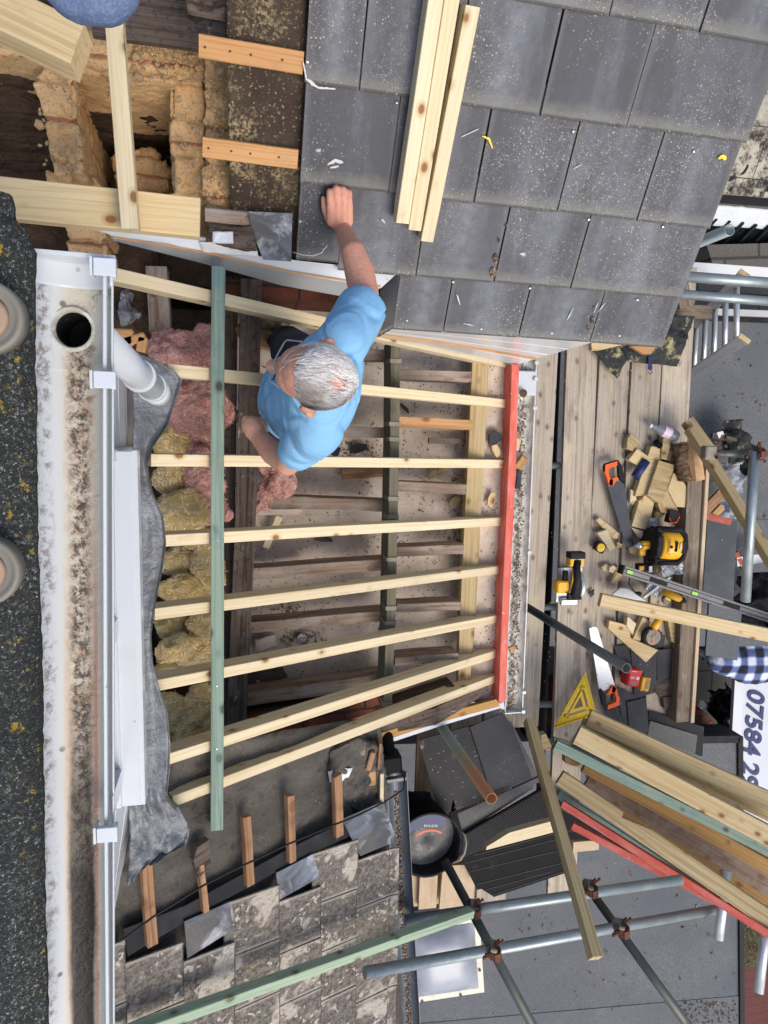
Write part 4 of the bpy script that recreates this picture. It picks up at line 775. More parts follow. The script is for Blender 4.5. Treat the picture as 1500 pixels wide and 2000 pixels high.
o = board('ridge_board', (426, 521, 2.652), (423, 1622, 2.652), .047, .045, 'green_treated', warp=.003); tag(o, 'long green treated timber laid upright across all the new rafters', 'timber')
for y in (583, 1055, 1340, 1463):
    mb = MB(); mb.lathe([(.0035, 0), (.003, .001), (.001, .0012)], Matrix.Translation(P(426 - (y - 521) * .003, y, 2.651)), 10); mb.build('screw', 'steel', parent=o)
o = sweep('purlin', [(491, 545, 3.30), (482, 960, 3.30), (459, 1470, 3.30)], rectprof(.093, .14), 'dark_beam'); tag(o, 'wide old blackened purlin running down beside the insulation', 'beam')
o = board('purlin', (450, 540, 3.42), (440, 1480, 3.42), .07, .10, 'dark_beam'); tag(o, 'narrow black beam half hidden behind the green timber', 'beam')
bnd = sweep('binder_beam', [(773, 668, 3.28), (771, 860, 3.28), (764, 1200, 3.28), (757, 1372, 3.28)], rectprof(.045, .16), 'binder_wood'); tag(bnd, 'grey green ceiling beam with metal joist hangers, seen between the rafters', 'beam')
for (y, x) in [(705, 773), (828, 771), (858, 771), (974, 769), (1010, 768), (1093, 766), (1188, 764), (1217, 763), (1376, 756)]:
    mb = MB(); mb.box((0, 0, 0), (.020, .050, .004)); mb.box((0, .026, -.05), (.020, .003, .1)); mb.box((0, -.026, -.05), (.020, .003, .1)); mb.build('joist_hanger', 'aged_metal', frame((x, y, 3.276), (x - 1, y + 40, 3.276)), bnd)
o = sweep('wall_plate', [(939, 700, 3.50), (930, 900, 3.50), (924, 1000, 3.50), (914, 1200, 3.50), (906, 1345, 3.50)], rectprof(.088, .05), 'pine_green_tint', scl=[1, 1, 1, 1, .75]); tag(o, 'broad weathered pine wall plate running parallel to the red board', 'timber')
o = sweep('fascia_board', [(1007, 712, 3.46), (1001, 900, 3.46), (987, 1200, 3.46), (981, 1371, 3.46)], rectprof(.041, .12), 'red_paint'); tag(o, 'red painted board closing the low ends of the new rafters', 'board')
JL = [((526, 980), (757, 988), .060, 'old_joist', 'left bay, topmost full length one'), ((490, 1122), (758, 1102), .058, 'old_joist', 'left bay, second full length one'), ((490, 1226), (757, 1202), .054, 'old_joist', 'left bay, third full length one'), ((474, 1368), (752, 1328), .065, 'old_joist', 'left bay, lowest one beside the bricks'),
      ((662, 843), (759, 845), .052, 'old_joist', 'left bay, short one right of the man\'s back'), ((625, 690), (762, 693), .05, 'old_joist', 'left bay, just below the white return'),
      ((780, 731), (921, 736), .050, 'old_joist', 'right bay, topmost one'), ((777, 823), (921, 830), .050, 'orange_batten', 'right bay, second and reddest one'), ((778, 949), (910, 957), .050, 'old_joist', 'right bay, third one with an orange end'), ((775, 1078), (906, 1072), .048, 'old_joist', 'right bay, fourth one'), ((775, 1188), (899, 1184), .044, 'old_joist', 'right bay, fifth one'), ((772, 1292), (895, 1283), .044, 'old_joist', 'right bay, lowest one'),
      ((760, 1395), (890, 1352), .085, 'dark_beam', 'darkest, wedged beside the lowest rafter')]
for a, b, wd, m, lab in JL:
    o = board('ceiling_joist', (*a, 3.42), (*b, 3.42), wd, .13, m, warp=.004); tag(o, 'old brown ceiling joist, ' + lab, 'joist', 'old ceiling joists')
for (a, b, wd, m, lab) in [((490, 1000), (590, 1000), .03, 'plaster', 'dusty grey batten under the first joist'), ((490, 1112), (594, 1102), .03, 'orange_batten', 'short tan batten above the second left joist'), ((545, 1008), (520, 1070), .035, 'pine_pale', 'short pale block hanging under the fourth rafter'), ((668, 927), (748, 922), .05, 'brown_batten', 'broken reddish batten below the man\'s elbow'), ((838, 860), (930, 864), .03, 'old_joist', 'flat tan lath in the right bay'), ((500, 1262), (540, 1250), .06, 'plaster', 'crumbled plaster key between the joists')]:
    o = board('lath', (*a, 3.58), (*b, 3.58), wd, .03, m, warp=.006); tag(o, lab, 'lath')
for (x, y, l, wd, rz, m, lab) in [(700, 875, .10, .05, .1, 'black_plastic', 'charred black flake right of the man\'s waist'), (656, 882, .06, .04, .9, 'black_plastic', 'small charred flake beside the blue shirt'), (632, 1052, .10, .03, -.2, 'dark_beam', 'dark splinter under the fourth rafter'), (790, 797, .07, .02, -.8, 'dark_beam', 'dark splinter in the right bay'), (778, 806, .035, .025, .5, 'foil', 'small crumpled silver scrap beside the binder beam'),
      (710, 1045, .035, .03, .4, 'pine', 'small pine chip on the ceiling plaster'), (846, 925, .07, .04, .5, 'pine', 'pine offcut leaning near the third right bay joist'), (862, 918, .06, .035, .2, 'pine_green_tint', 'pine offcut beside the wall plate'), (589, 1245, .05, .05, 0, 'foil', 'grey dusty clump on the plaster'), (512, 1255, .09, .02, .8, 'dark_beam', 'dark splinter at the left of the plaster'), (520, 1320, .22, .10, .08, 'dark_beam', 'stack of charred splinters beside the purlin'), (510, 1316, .10, .03, 1.0, 'pine_green_tint', 'short pale stick beside the charred splinters'),
      (887, 980, .07, .05, .6, 'pine', 'pine chip in the corner of the right bay'), (968, 880, .07, .04, -1.2, 'pine', 'triangular pine chip behind the red board'), (966, 855, .075, .07, .1, 'slate_plain', 'square slate fragment behind the red board'), (958, 975, .08, .04, 1.2, 'pine', 'slim pine chip beside the wall plate')]:
    mb = MB(); mb.prism([(-l / 2, -wd * .4), (-l * .1, -wd / 2), (l / 2, -wd * .2), (l * .4, wd * .35), (0, wd / 2), (-l * .45, wd * .3)], 0, .012); D = 3.64 if x < 930 else 3.53
    o = mb.build('debris_scrap', m, Matrix.Translation(P(x, y, D)) @ T(0, 0, 0, rz, .1, .1)); tag(o, lab, 'scrap')
mb = MB(); rr = random.Random(21)
for i in range(700):
    x, y = rr.choice([(rr.uniform(500, 755), rr.uniform(700, 1420)), (rr.uniform(785, 910), rr.uniform(720, 1350)), (rr.uniform(880, 912), rr.uniform(860, 1330)), (rr.gauss(700, 25), rr.gauss(880, 14)), (rr.gauss(560, 25), rr.gauss(1190, 20)), (rr.gauss(590, 20), rr.gauss(1245, 8))])
    l = rr.uniform(.004, .018); mb.box(P(x, y, 3.66), (l, rr.uniform(.002, .006), .004), rr.uniform(0, 3), rr.uniform(-.3, .3))
tag(mb.build('dirt_crumbs', 'leaf_litter'), kind='stuff')
mb = MB(); mb.path([P(493, 1088, 3.6), P(510, 1092, 3.55), P(525, 1092, 3.57), P(545, 1096, 3.6)], .0025); o = mb.build('wire', 'white_paint'); tag(o, 'short white wire curling over the ceiling plaster', 'wire')
# lower verge of the lean-to: thin timber and white trim
vb = sweep('verge_trim', [(742, 1452, 3.36), (860, 1413, 3.44), (985, 1376, 3.52)], rectprof(.03, .09), 'upvc'); tag(vb, 'white plastic verge trim along the bottom edge of the opened roof', 'trim')
o = sweep('verge_batten', [(745, 1440, 3.35), (860, 1403, 3.43), (975, 1372, 3.51)], rectprof(.045, .03), 'amber_timber'); tag(o, 'thin tan batten lying along the white verge trim', 'batten')
o = sweep('broken_lath', [(745, 1418, 3.36), (850, 1400, 3.40), (905, 1368, 3.44), (955, 1345, 3.5)], rectprof(.09, .05), 'dark_beam', scl=[1, 1, .9, .3]); tag(o, 'decayed dark plank between the lowest rafter and the verge trim', 'plank')
rr = random.Random(2)
for i, (x, y, l, wd, rz, m) in enumerate([(718, 1522, .09, .085, .05, 'orange_batten'), (742, 1478, .14, .016, 1.5, 'brown_batten'), (724, 1488, .10, .03, 1.3, 'brown_batten'), (706, 1500, .09, .025, 1.1, 'orange_batten'), (698, 1440, .06, .05, 1.5, 'old_joist'), (706, 1462, .08, .045, 1.5, 'old_joist'), (746, 1540, .16, .02, 1.57, 'pine_pale')]):
    mb = MB(); mb.box((0, 0, -.03), (l, wd, .06), tap=.9); o = mb.build('broken_timber', m, Matrix.Translation(P(x, y, 3.12 - .02 * (i % 3))) @ Matrix.Rotation(rz, 4, 'Z'))
    tag(o, ['square broken orange wood block beside the grey gutter', 'thin upright red splinter above the wood block', 'brown splinter pointing up from the wood block', 'slanted orange splinter left of the wood block', 'small grey block under the lowest rafter', 'old grey block above the orange splinters', 'thin pale stick between wood block and grey gutter'][i], 'broken timber')
o = sheet('torn_paper', bil((640, 1505, 3.02), (690, 1500, 3.06), (655, 1560, 3.08), (648, 1550, 3.05), 8, 8), 'white_paint', th=.001, amp=.02, s=20); tag(o, 'torn scrap of pale paper behind the widest batten stub', 'paper')
rough('mortar_heap', [(640, 1470, 3.02), (700, 1440, 3.06), (745, 1460, 3.12), (760, 1560, 3.18), (700, 1590, 3.12), (650, 1540, 3.04)], .04, 'underlay', None, .01, .03, 16)
tag(bpy.data.objects['mortar_heap'], 'heap of torn felt and mortar beneath the wood block', 'debris')
# cable over the felt
mb = MB(); mb.path([PP(a, b, LT, o_) for a, b, o_ in [(205, 1852, .06), (245, 1832, .06), (300, 1790, .065), (400, 1728, .07), (450, 1702, .08), (560, 1650, .10), (650, 1612, .10), (700, 1592, .08), (750, 1567, .07), (788, 1542, .10), (790, 1520, .10), (783, 1505, .02)]], .0042)
o = mb.build('cable', 'cable_black', smooth=True); tag(o, 'thin black cable looping over the batten stubs and felt', 'cable')

# ---- insulation
def fibres(o, n, ln, m, seed, wd=.0007):
    rr = random.Random(seed); vs = [(v.co.copy(), v.normal.copy()) for v in o.data.vertices if v.normal.z > -.1]; V = []; F = []
    for i in range(n):
        p, nr = rr.choice(vs); g_ = NZ.noise_vector(p * 7 + Vector((seed, 0, 0))) + Vector((rr.gauss(0, .12), rr.gauss(0, .12), 0)); t = (g_ - nr * g_.dot(nr)).normalized(); s = nr.cross(t); L_ = ln * rr.uniform(.4, 1.3); c_ = rr.uniform(-.5, .5); k = len(V); q = p.copy(); w_ = wd * rr.uniform(.5, 1.5)
        for j in range(4):
            V += [q - s * w_ * (1 - j * .2), q + s * w_ * (1 - j * .2) + nr * .0004]; t = (t + s * c_ * .5 + nr * rr.uniform(-.35, -.05)).normalized(); q = q + t * L_ / 3 + nr * (.003 * (j == 0))
        F += [(k + 2 * j, k + 2 * j + 1, k + 2 * j + 3, k + 2 * j + 2) for j in range(3)]
    M = WM[o.name]; return tag(mesh_obj('wool_fibre', [M @ v for v in V], F, m, M.copy(), o), kind='stuff')
def wool(name, blobs, m, D, seed, parent=None):
    mb = MB(); rr = random.Random(seed)
    for (x, y, rx, ry, dd) in blobs:
        p = P(x, y, D + dd); s = 1430 / D
        mb.ell((0, 0, 0), (rx * 1.18 / s, ry * 1.18 / s, min(rx, ry) / s * .8), Matrix.Translation(p) @ Matrix.Rotation(rr.uniform(-.5, .5), 4, 'Z') @ Matrix.Rotation(rr.uniform(-.3, .3), 4, 'X'), 20, 12)
    c = sum(mb.V, Vector()) / len(mb.V); mb.V = [v - c for v in mb.V]
    def dsp(co):
        q = co * 9 + Vector((seed, 0, 0)); a = NZ.fractal(q, 1, 2, 5); r = 1 - abs(NZ.fractal(co * 13 + Vector((0, seed, 0)), 1, 2, 3)) * 2.2
        return .020 * NZ.fractal(co * 5 + Vector((seed, 1, 0)), 1, 2, 2) + .008 * a + .012 * r
    o = tag(remeshed(name, mb, m, .006, Matrix.Translation(c), parent, 1, dsp), kind='stuff'); fibres(o, 330 * len(blobs), .028, m + '_fibre', seed); return o
yb = []; rr = random.Random(17)
for (x, y, rx, ry, dd) in [(345, 870, 34, 40, .05), (335, 930, 34, 26, 0), (350, 1000, 44, 36, -.05), (375, 1040, 40, 22, 0), (345, 1095, 32, 24, .05), (405, 1110, 22, 38, .0), (350, 1150, 38, 26, -.02), (400, 1170, 30, 16, .03), (340, 1225, 38, 22, .05), (395, 1225, 28, 22, 0), (345, 1265, 34, 22, -.04), (385, 1280, 34, 26, 0), (330, 1310, 26, 14, .02), (340, 1390, 36, 34, 0), (390, 1370, 26, 34, -.02), (380, 1430, 34, 36, .0), (345, 1450, 20, 20, .04), (350, 1530, 28, 16, 0), (395, 1510, 24, 16, .02), (400, 1400, 24, 40, .04)]: yb.append((x, y, rx, ry, dd))
wool('insulation_wool', yb, 'yellow_wool', 2.99, 5)
wool('insulation_wool', [(345, 690, 46, 36, 0), (395, 690, 26, 40, .03), (325, 665, 24, 20, .02), (385, 790, 48, 48, .0), (350, 770, 30, 30, .04), (430, 810, 20, 30, .05), (400, 930, 30, 50, 0), (395, 880, 26, 22, .04), (408, 990, 28, 32, .0), (435, 1005, 16, 10, .05), (395, 850, 24, 24, .05)], 'pink_wool', 2.97, 9)
wool('insulation_wool', [(530, 915, 24, 18, 0), (545, 940, 26, 28, 0), (518, 968, 18, 26, .03), (505, 985, 10, 20, .03)], 'pink_wool', 3.42, 13)
# things in the dark corner near the downpipe
o = board('timber_noggin', (305, 520, 3.0), (312, 650, 3.0), .08, .1, 'old_joist'); tag(o, 'dusty upright timber stub above the pink insulation', 'timber')
for i, (x, y, l, wd, rz) in enumerate([(232, 658, .09, .055, 0), (262, 662, .07, .03, .3), (276, 672, .05, .03, 1.4)]):
    mb = MB(); mb.box((0, 0, -.03), (l, wd, .06)); o = mb.build('timber_block', 'orange_batten', Matrix.Translation(P(x, y, 2.5)) @ Matrix.Rotation(rz, 4, 'Z')); tag(o, ['largest orange wood block by the top of the downpipe', 'middle orange wood block by the top of the downpipe', 'smallest orange wood block by the top of the downpipe'][i], 'block')
o = sheet('plastic_bag', bil((235, 560, 3.05), (290, 555, 3.1), (292, 640, 3.2), (240, 650, 3.15), 26, 26), 'grey_cloth', amp=.13, s=10, th=.002); tag(o, 'crumpled grey plastic bag in the dark corner beside the white gutter', 'bag')
o = sheet('dusty_sheet', bil((500, 600, 3.4), (570, 610, 3.4), (560, 690, 3.45), (505, 680, 3.45), 18, 18), 'pink_timber', amp=.08, s=9, th=.004); tag(o, 'rusty brown sheet crumpled below the uppermost rafter', 'sheet')

# big new timbers, top left
TT = [((-70, -22, 1.92), (152, 84, 1.92), .100, .10, 'pine', 'thick new pine joist end at the top left corner'), ((-60, 378, 2.28), (390, 424, 2.28), .112, .045, 'pine', 'wide new pine joist lying across the dusty brickwork'), ((216, -30, 2.18), (253, 446, 2.20), .047, .06, 'pine_pale', 'narrow new pine batten standing over the wide joist'), ]
for a, b, wd, h, m, lab in TT:
    o = board('pine_joist', a, b, wd, h, m); tag(o, lab, 'timber')
o = sheet('scrap_plate', bil((415, 452, 2.58), (455, 452, 2.58), (456, 475, 2.6), (415, 475, 2.6), 6, 6), 'upvc', th=.006, amp=.01, s=20); tag(o, 'small square white plastic plate broken off the fascia', 'scrap')
o = sheet('scrap_plate', bil((388, 472, 2.62), (500, 478, 2.63), (505, 502, 2.66), (395, 492, 2.66), 14, 6), 'white_paint', th=.004, amp=.02, s=24); tag(o, 'cracked white plastic strip along the top of the fascia', 'scrap')
o = rough('crumbled_board', [(405, 438, 2.6), (495, 440, 2.6), (505, 490, 2.62), (455, 485, 2.62), (410, 470, 2.6)], .03, 'dark_beam', None, .008, .012, 20); tag(bpy.data.objects['crumbled_board'], 'crumbling dark board end above the white fascia', 'debris')
o = slab('roof_slate', [PP(a, b, SRT, .028) for a, b in [(486, 413), (571, 417), (569, 511), (514, 507), (492, 450)]], .006, 'slate_bloom'); tag(o, 'cut grey slate with blue white bloom left of the reaching hand', 'slate')
TR = [((862, -70), (786, 436), 0), ((893, -60), (810, 450), 1), ((924, 12), (834, 472), 2)]
for i, (a, b, k) in enumerate(TR):
    off = .10 - .012 * i
    o = board('pine_length', PP(*a, SRT, off), PP(*b, SRT, off), .046, .075, 'pine_pale', up=nS); tag(o, 'cleaned new pine length lying on the slates, ' + ['left one', 'middle one', 'right one'][i] + ' of three', 'timber', 'three pine lengths on the slates')
# photographer's knee in faded denim at the top edge
mb = MB(); M = Matrix.Translation(P(172, -40, 1.15))
for k in range(9):
    t = k / 8; mb.ell((0, 0, 0), (.070 - .004 * t, .055 + .01 * t, .055), Matrix.Translation(P(174, -34, 1.15)) @ T(.02 * t, .42 * t, -.03 * t))
for k in range(9):
    t = k / 8; mb.ell((0, 0, 0), (.055, .055, .055), Matrix.Translation(P(174, -60, 1.17)) @ T(0, .22 * t + .03, -.40 * t))
mb.V = [v - M.translation for v in mb.V]
o = remeshed('person', mb, 'denim', .006, M, None, 3, lambda co: .004 * NZ.fractal(co * 20, 1, 2, 3)); tag(o, 'bent knee in faded blue denim at the top left edge', 'person')

# ================================================================== scaffold
DK = 4.5
for (n_, x0, y0, x1, y1, m, lab) in [(0, 1066, 560, 1022, 1420, 'scaffold_wood', 'next to the white gutter'), (1, 1142, 560, 1097, 1760, 'scaffold_wood', 'carrying the circular saw'), (2, 1209, 560, 1158, 1480, 'scaffold_wood', 'carrying the two hand saws'), (3, 1272, 560, 1220, 1480, 'scaffold_wood', 'under the offcuts and tape measure'), (4, 1333, 520, 1282, 1480, 'scaffold_wood', 'outermost one under the radio'),
                                    (5, 975, 1385, 960, 1760, 'scaffold_wood', 'under the loose dark slates'), (6, 912, 1385, 896, 1770, 'fence_pale', 'pale one under the cement bucket'), (7, 848, 1400, 832, 1768, 'fence_pale', 'pale one nearest the grey gutter')]:
    o = board('scaffold_board', (x0, y0, DK), (x1, y1, DK), .224, .035, m, seg=10, warp=.003); tag(o, 'dusty scaffold board, ' + lab, 'scaffold board', 'scaffold deck boards')
o = board('toe_board', (1358, 930, 4.38), (1334, 1410, 4.38), .115, .1, 'toe_board_wood'); tag(o, 'thick weathered timber along the outer edge of the deck', 'timber')
o = board('edge_strip', (1384, 900, 4.36), (1353, 1412, 4.36), .028, .12, 'fence_pale'); tag(o, 'thin pale board on edge outside the weathered deck timber', 'board')
tubes = [((1092, 560, 4.85), (1052, 1620, 4.85), .030, 'black_plastic', 'ledger tube coloured black as shade in the gap between deck boards'), ((1010, 912, 4.60), (1380, 900, 4.60), .024, 'galvanised', 'transom tube under the deck, upper one'), ((1010, 1187, 4.60), (1340, 1180, 4.60), .024, 'galvanised', 'transom tube under the deck, middle one'), ((1010, 1376, 4.60), (1340, 1372, 4.60), .024, 'galvanised', 'transom tube under the deck, lower one'),  # first tube is black to put shade into the deck gap
    ((1310, 538, 3.45), (1600, 560, 3.45), .0275, 'galvanised', 'upper of two guard rails at the right of the slates'), ((1300, 572, 3.9), (1600, 597, 3.9), .0275, 'galvanised', 'lower of two guard rails at the right of the slates'),
    ((790, 1798, 3.25), (1330, 1718, 3.25), .027, 'galvanised', 'rail crossing the top corner of the skylight'), ((712, 1900, 2.95), (1460, 1765, 3.55), .027, 'galvanised', 'long rail crossing the skylight and ending over the tiles'),
    ((868, 1680, 3.5), (1060, 2040, 2.9), .024, 'galvanised_dark', 'dark diagonal tube crossing both lower rails'), ((1150, 1735, 3.45), (1370, 2040, 2.9), .024, 'galvanised_dark', 'dark diagonal tube at the lower right'),
    ((1376, 885, 3.5), (1484, 888, 3.5), .020, 'galvanised_dark', 'short dark tube above the grey cloth'), ((1474, 880, 3.4), (1456, 1174, 3.5), .0275, 'galvanised', 'upright looking tube right of the dark board')]
for a, b, r, m, lab in tubes:
    o = tube('scaffold_tube', a, b, r, m); tag(o, 'scaffold tube, ' + lab, 'scaffold tube')
def standard(px, py, D, r, m, lab, D2=8.15, cut=None):
    p = P(px, py, D); q = p.copy(); q.z = CAMZ - D2; o = tube('scaffold_standard', q, p, r, m); tag(o, lab, 'scaffold tube'); return o
standard(960, 1560, 2.75, .026, 'galvanised_mossy', 'upright scaffold tube stained green and orange, open end over the loose slates')
standard(1224, 1305, 3.1, .026, 'galvanised_dark', 'dark upright scaffold tube with its open end beside the red box')
so = standard(1425, 449, 3.0, .027, 'galvanised', 'upright scaffold tube with yellow sleeve beyond the slate roof corner')
mb = MB(); p = P(1425, 449, 3.0); mb.lathe([(.033, -.55), (.033, -.33), (.030, -.30)], Matrix.Translation(p), 24); mb.build('sleeve', 'yellow_plastic', parent=so)
for a, b, lab in (((1420, 1700, 3.45), (1403, 1835, 3.35), 'short pale transom end over the grey felt roof'), ((1500, 1770, 3.4), (1482, 1938, 3.3), 'short pale transom end over the red deck')):
    o = tube('scaffold_tube', a, b, .027, 'alu'); tag(o, lab, 'scaffold tube')
def coupler(px, py, D, rz, lab):
    t = thing('tube_coupler', (px, py, D), lab, 'coupler', 'rusty tube couplers'); M = Matrix.Translation(P(px, py, D)) @ Matrix.Rotation(rz, 4, 'Z') @ Matrix.Scale(.86, 4)
    mb = MB(); q = T(0, 0, 0, 0, math.pi / 2); mb.lathe([(.0275, -.022), (.036, -.022), (.036, .022), (.0275, .022)], q, 20, False); mb.box((0, 0, .036), (.05, .035, .012)); mb.build('clamp_ring', 'rust', M, t)
    mb = MB(); mb.lathe([(.0275, -.022), (.036, -.022), (.036, .022), (.0275, .022)], T(0, 0, -.055, 1.2, math.pi / 2), 20, False); mb.build('clamp_ring', 'aged_metal', M, t)
    for (x, y, z, a) in ((.0, .045, .0, 0), (.02, -.045, -.03, .4), (-.03, .035, -.05, 1.2)):
        mb = MB(); mb.cyl((x, y - .03, z + .01), (x, y + .03, z + .01), .006); mb.lathe([(.012, 0), (.012, .012)], T(x, y + .018, z + .01, 0, 0, -math.pi / 2), 6); mb.lathe([(.011, 0), (.011, .01)], T(x, y - .034, z + .01, 0, 0, -math.pi / 2), 6); mb.box((x, y, z), (.026, .03, .018)); mb.build('bolt', 'rust', M @ Matrix.Rotation(a, 4, 'Z'), t)
for a in [(928, 1780, 3.22, 1.7, 'rusty coupler where the green batten meets the tubes'), (967, 1862, 3.03, 1.7, 'rusty coupler on the long rail right of the skylight'), (1157, 1740, 3.2, 1.7, 'rusty coupler half hidden beside the long pine timber'), (1218, 1818, 3.02, 1.7, 'pale rusty coupler on the long rail at lower right'), (1484, 886, 3.38, .2, 'rusty coupler at the top of the upright looking tube')]: coupler(*a)
t = thing('bracket', (1384, 884, 3.46), 'grey square steel bracket joining the short tube to the braces', 'bracket'); mb = MB(); mb.box((0, 0, 0), (.07, .075, .05)); mb.build('socket', 'aged_metal', Matrix.Translation(P(1384, 884, 3.46)), t); mb = MB(); mb.cyl((0, 0, 0), (.0, .0, .03), .01); mb.build('bolt', 'rust', Matrix.Translation(P(1398, 893, 3.44)), t)
# ladder
ld = thing('ladder', P(1415, 640, 4.6), 'aluminium ladder leaning at the outer side of the deck below the guard rails', 'ladder')
s1a, s1b = P(1462, 543, 4.15), P(1360, 645, 5.0); s2a, s2b = P(1462, 669, 4.15), P(1354, 738, 5.0)
s1b = s1a.lerp(s1b, 1.9); s2b = s2a.lerp(s2b, 1.9)
for a, b in ((s1a, s1b), (s2a, s2b)):
    board('stile', a, b, .028, .075, 'alu', ld); mb = MB(); q = frame(a, b); mb.box((-.004, 0, -.037), (.02, .032, .082)); mb.build('end_cap', 'pine', q, ld)
for i in range(9):
    t = .07 + .105 * i; tube('rung', s1a.lerp(s1b, t) - Vector((0, 0, .035)), s2a.lerp(s2b, t) - Vector((0, 0, .035)), .019, 'alu', ld, open_=False)

# ================================================================== flat roofs, neighbour, ground things
fr = thing('flat_roof', P(1300, 900, 6.2), 'grey felted flat roof beyond the scaffold deck on the right', 'roof')
slab('felt_deck', [(1040, 606, 6.2), (1900, 640, 6.2), (1900, 1262, 6.2), (1040, 1262, 6.2)], .25, 'grey_felt', fr)
slab('felt_sheet', [(1200, 606, 6.194), (1900, 640, 6.194), (1900, 835, 6.194), (1200, 820, 6.194)], .005, 'grey_felt', fr)
slab('felt_sheet', [(1040, 1015, 6.194), (1900, 1015, 6.194), (1900, 1262, 6.194), (1040, 1262, 6.194)], .005, 'grey_felt', fr)
sweep('kerb', [(1180, 600, 6.12), (1900, 628, 6.12)], rectprof(.06, .2), 'upvc_grey', fr); sweep('kerb_shadow_bar', [(1180, 612, 6.16), (1900, 641, 6.16)], rectprof(.05, .1), 'black_plastic', fr)  # black bar added to draw the shadow line below the kerb
fr2 = thing('flat_roof', P(1150, 1850, 6.2), 'grey felted flat roof with a domed skylight at the bottom', 'roof')
Q = [(700, 1455, 6.2), (1442, 1440, 6.2), (1449, 2200, 6.2), (700, 2200, 6.2)]
slab('felt_deck', Q, .3, 'grey_felt', fr2)
slab('felt_sheet', [(700, 1715, 6.194), (1446, 1615, 6.194), (1448, 1790, 6.194), (700, 1960, 6.194)], .005, 'grey_felt', fr2)
slab('felt_sheet', [(700, 2010, 6.194), (1449, 1945, 6.194), (1449, 2200, 6.194), (700, 2200, 6.194)], .005, 'grey_felt', fr2)
sweep('edge_trim', [(1447, 1440, 6.17), (1452, 2200, 6.17)], rectprof(.06, .3), 'black_plastic', fr2)
sweep('edge_trim', [(1040, 1450, 6.17), (1445, 1444, 6.17)], rectprof(.08, .3), 'black_plastic', fr2)
wallbox('wall', P(1040, 900, 6.2).x, P(1900, 900, 6.2).x, P(1200, 1255, 6.2).y, P(1200, 606, 6.2).y, 0, CAMZ - 6.5, 'old_brick', fr)
wallbox('wall', P(700, 1800, 6.2).x, P(1442, 1800, 6.2).x - .03, P(1000, 2200, 6.2).y, P(1000, 1460, 6.2).y, 0, CAMZ - 6.55, 'old_brick', fr2)
sk = thing('skylight', P(870, 1880, 5.95), 'domed skylight in a cream kerb on the grey felt roof', 'skylight')
c4 = [P(780, 1812, 5.98), P(936, 1790, 5.98), P(946, 1938, 5.98), P(790, 1962, 5.98)]
slab('kerb', c4, .2, 'kerb_cream', sk)
cc = sum(c4, Vector()) / 4; rws = []
for i in range(17):
    r = []
    for j in range(17):
        u, v = j / 16, i / 16; p = c4[0].lerp(c4[1], u).lerp(c4[3].lerp(c4[2], u), v); p = cc + (p - cc) * .86; e = (1 - abs(2 * u - 1) ** 4) * (1 - abs(2 * v - 1) ** 4); p.z += .004 + .11 * e; r.append(p)
    rws.append(r)
sheet('dome', rws, 'dome_plastic', sk)
for (x, y) in [(815, 1806), (937, 1895), (900, 1944), (825, 1957), (933, 1800)]:
    mb = MB(); mb.lathe([(.014, 0), (.012, .006), (0, .008)], Matrix.Translation(P(x, y, 5.97)), 12); mb.build('screw_cap', 'navy', parent=sk)
# neighbour bits, upper right
lr = sheet('lichened_roof', bil((1360, 100, 4.4), (1700, 60, 4.2), (1700, 400, 4.7), (1330, 372, 4.7), 10, 10), 'lichen_tile', th=.05); tag(lr, 'neighbouring roof mottled black and cream with lichen, upper right edge', 'roof')
nb = thing('lean_to_canopy', P(1440, 430, 4.9), 'snow white ridge and black rafters of a canopy beyond the slate roof', 'canopy')
sweep('gutter_rail', [(1360, 376, 4.72), (1700, 402, 4.72)], rectprof(.07, .08), 'black_plastic', nb)
sheet('ridge_cover', bil((1350, 396, 4.85), (1700, 425, 4.85), (1700, 462, 5.0), (1340, 436, 5.0), 30, 6), 'snow_white', nb, th=.01, amp=.02, s=12)
for i in range(8): sweep('canopy_rafter', [(1400 + i * 26, 428 + i * 4, 4.95), (1300 + i * 26, 540 + i * 2, 5.4)], rectprof(.022, .05), 'black_plastic', nb)
slab('canopy_sheet', [(1280, 430, 5.1), (1700, 460, 5.1), (1700, 535, 5.5), (1250, 535, 5.5)], .01, 'glass_dark', nb)
o = slab('garden_wall', [(1380, 478, 5.0), (1700, 470, 5.0), (1700, 530, 5.0), (1395, 525, 5.0)], .3, 'patio'); tag(o, 'grey stone wall under the black canopy rafters', 'wall')
o = board('white_capping', (1310, 518, 4.6), (1700, 545, 4.6), .065, .06, 'white_paint'); tag(o, 'white capping strip just above the guard rails', 'trim')
o = board('old_plank', (1290, 605, 4.45), (1392, 610, 4.45), .09, .04, 'toe_board_wood'); tag(o, 'short weathered plank beside the head of the ladder', 'plank')
o = board('old_plank', (1330, 545, 4.35), (1342, 600, 4.35), .10, .04, 'toe_board_wood'); tag(o, 'short grey plank under the two guard rails', 'plank')
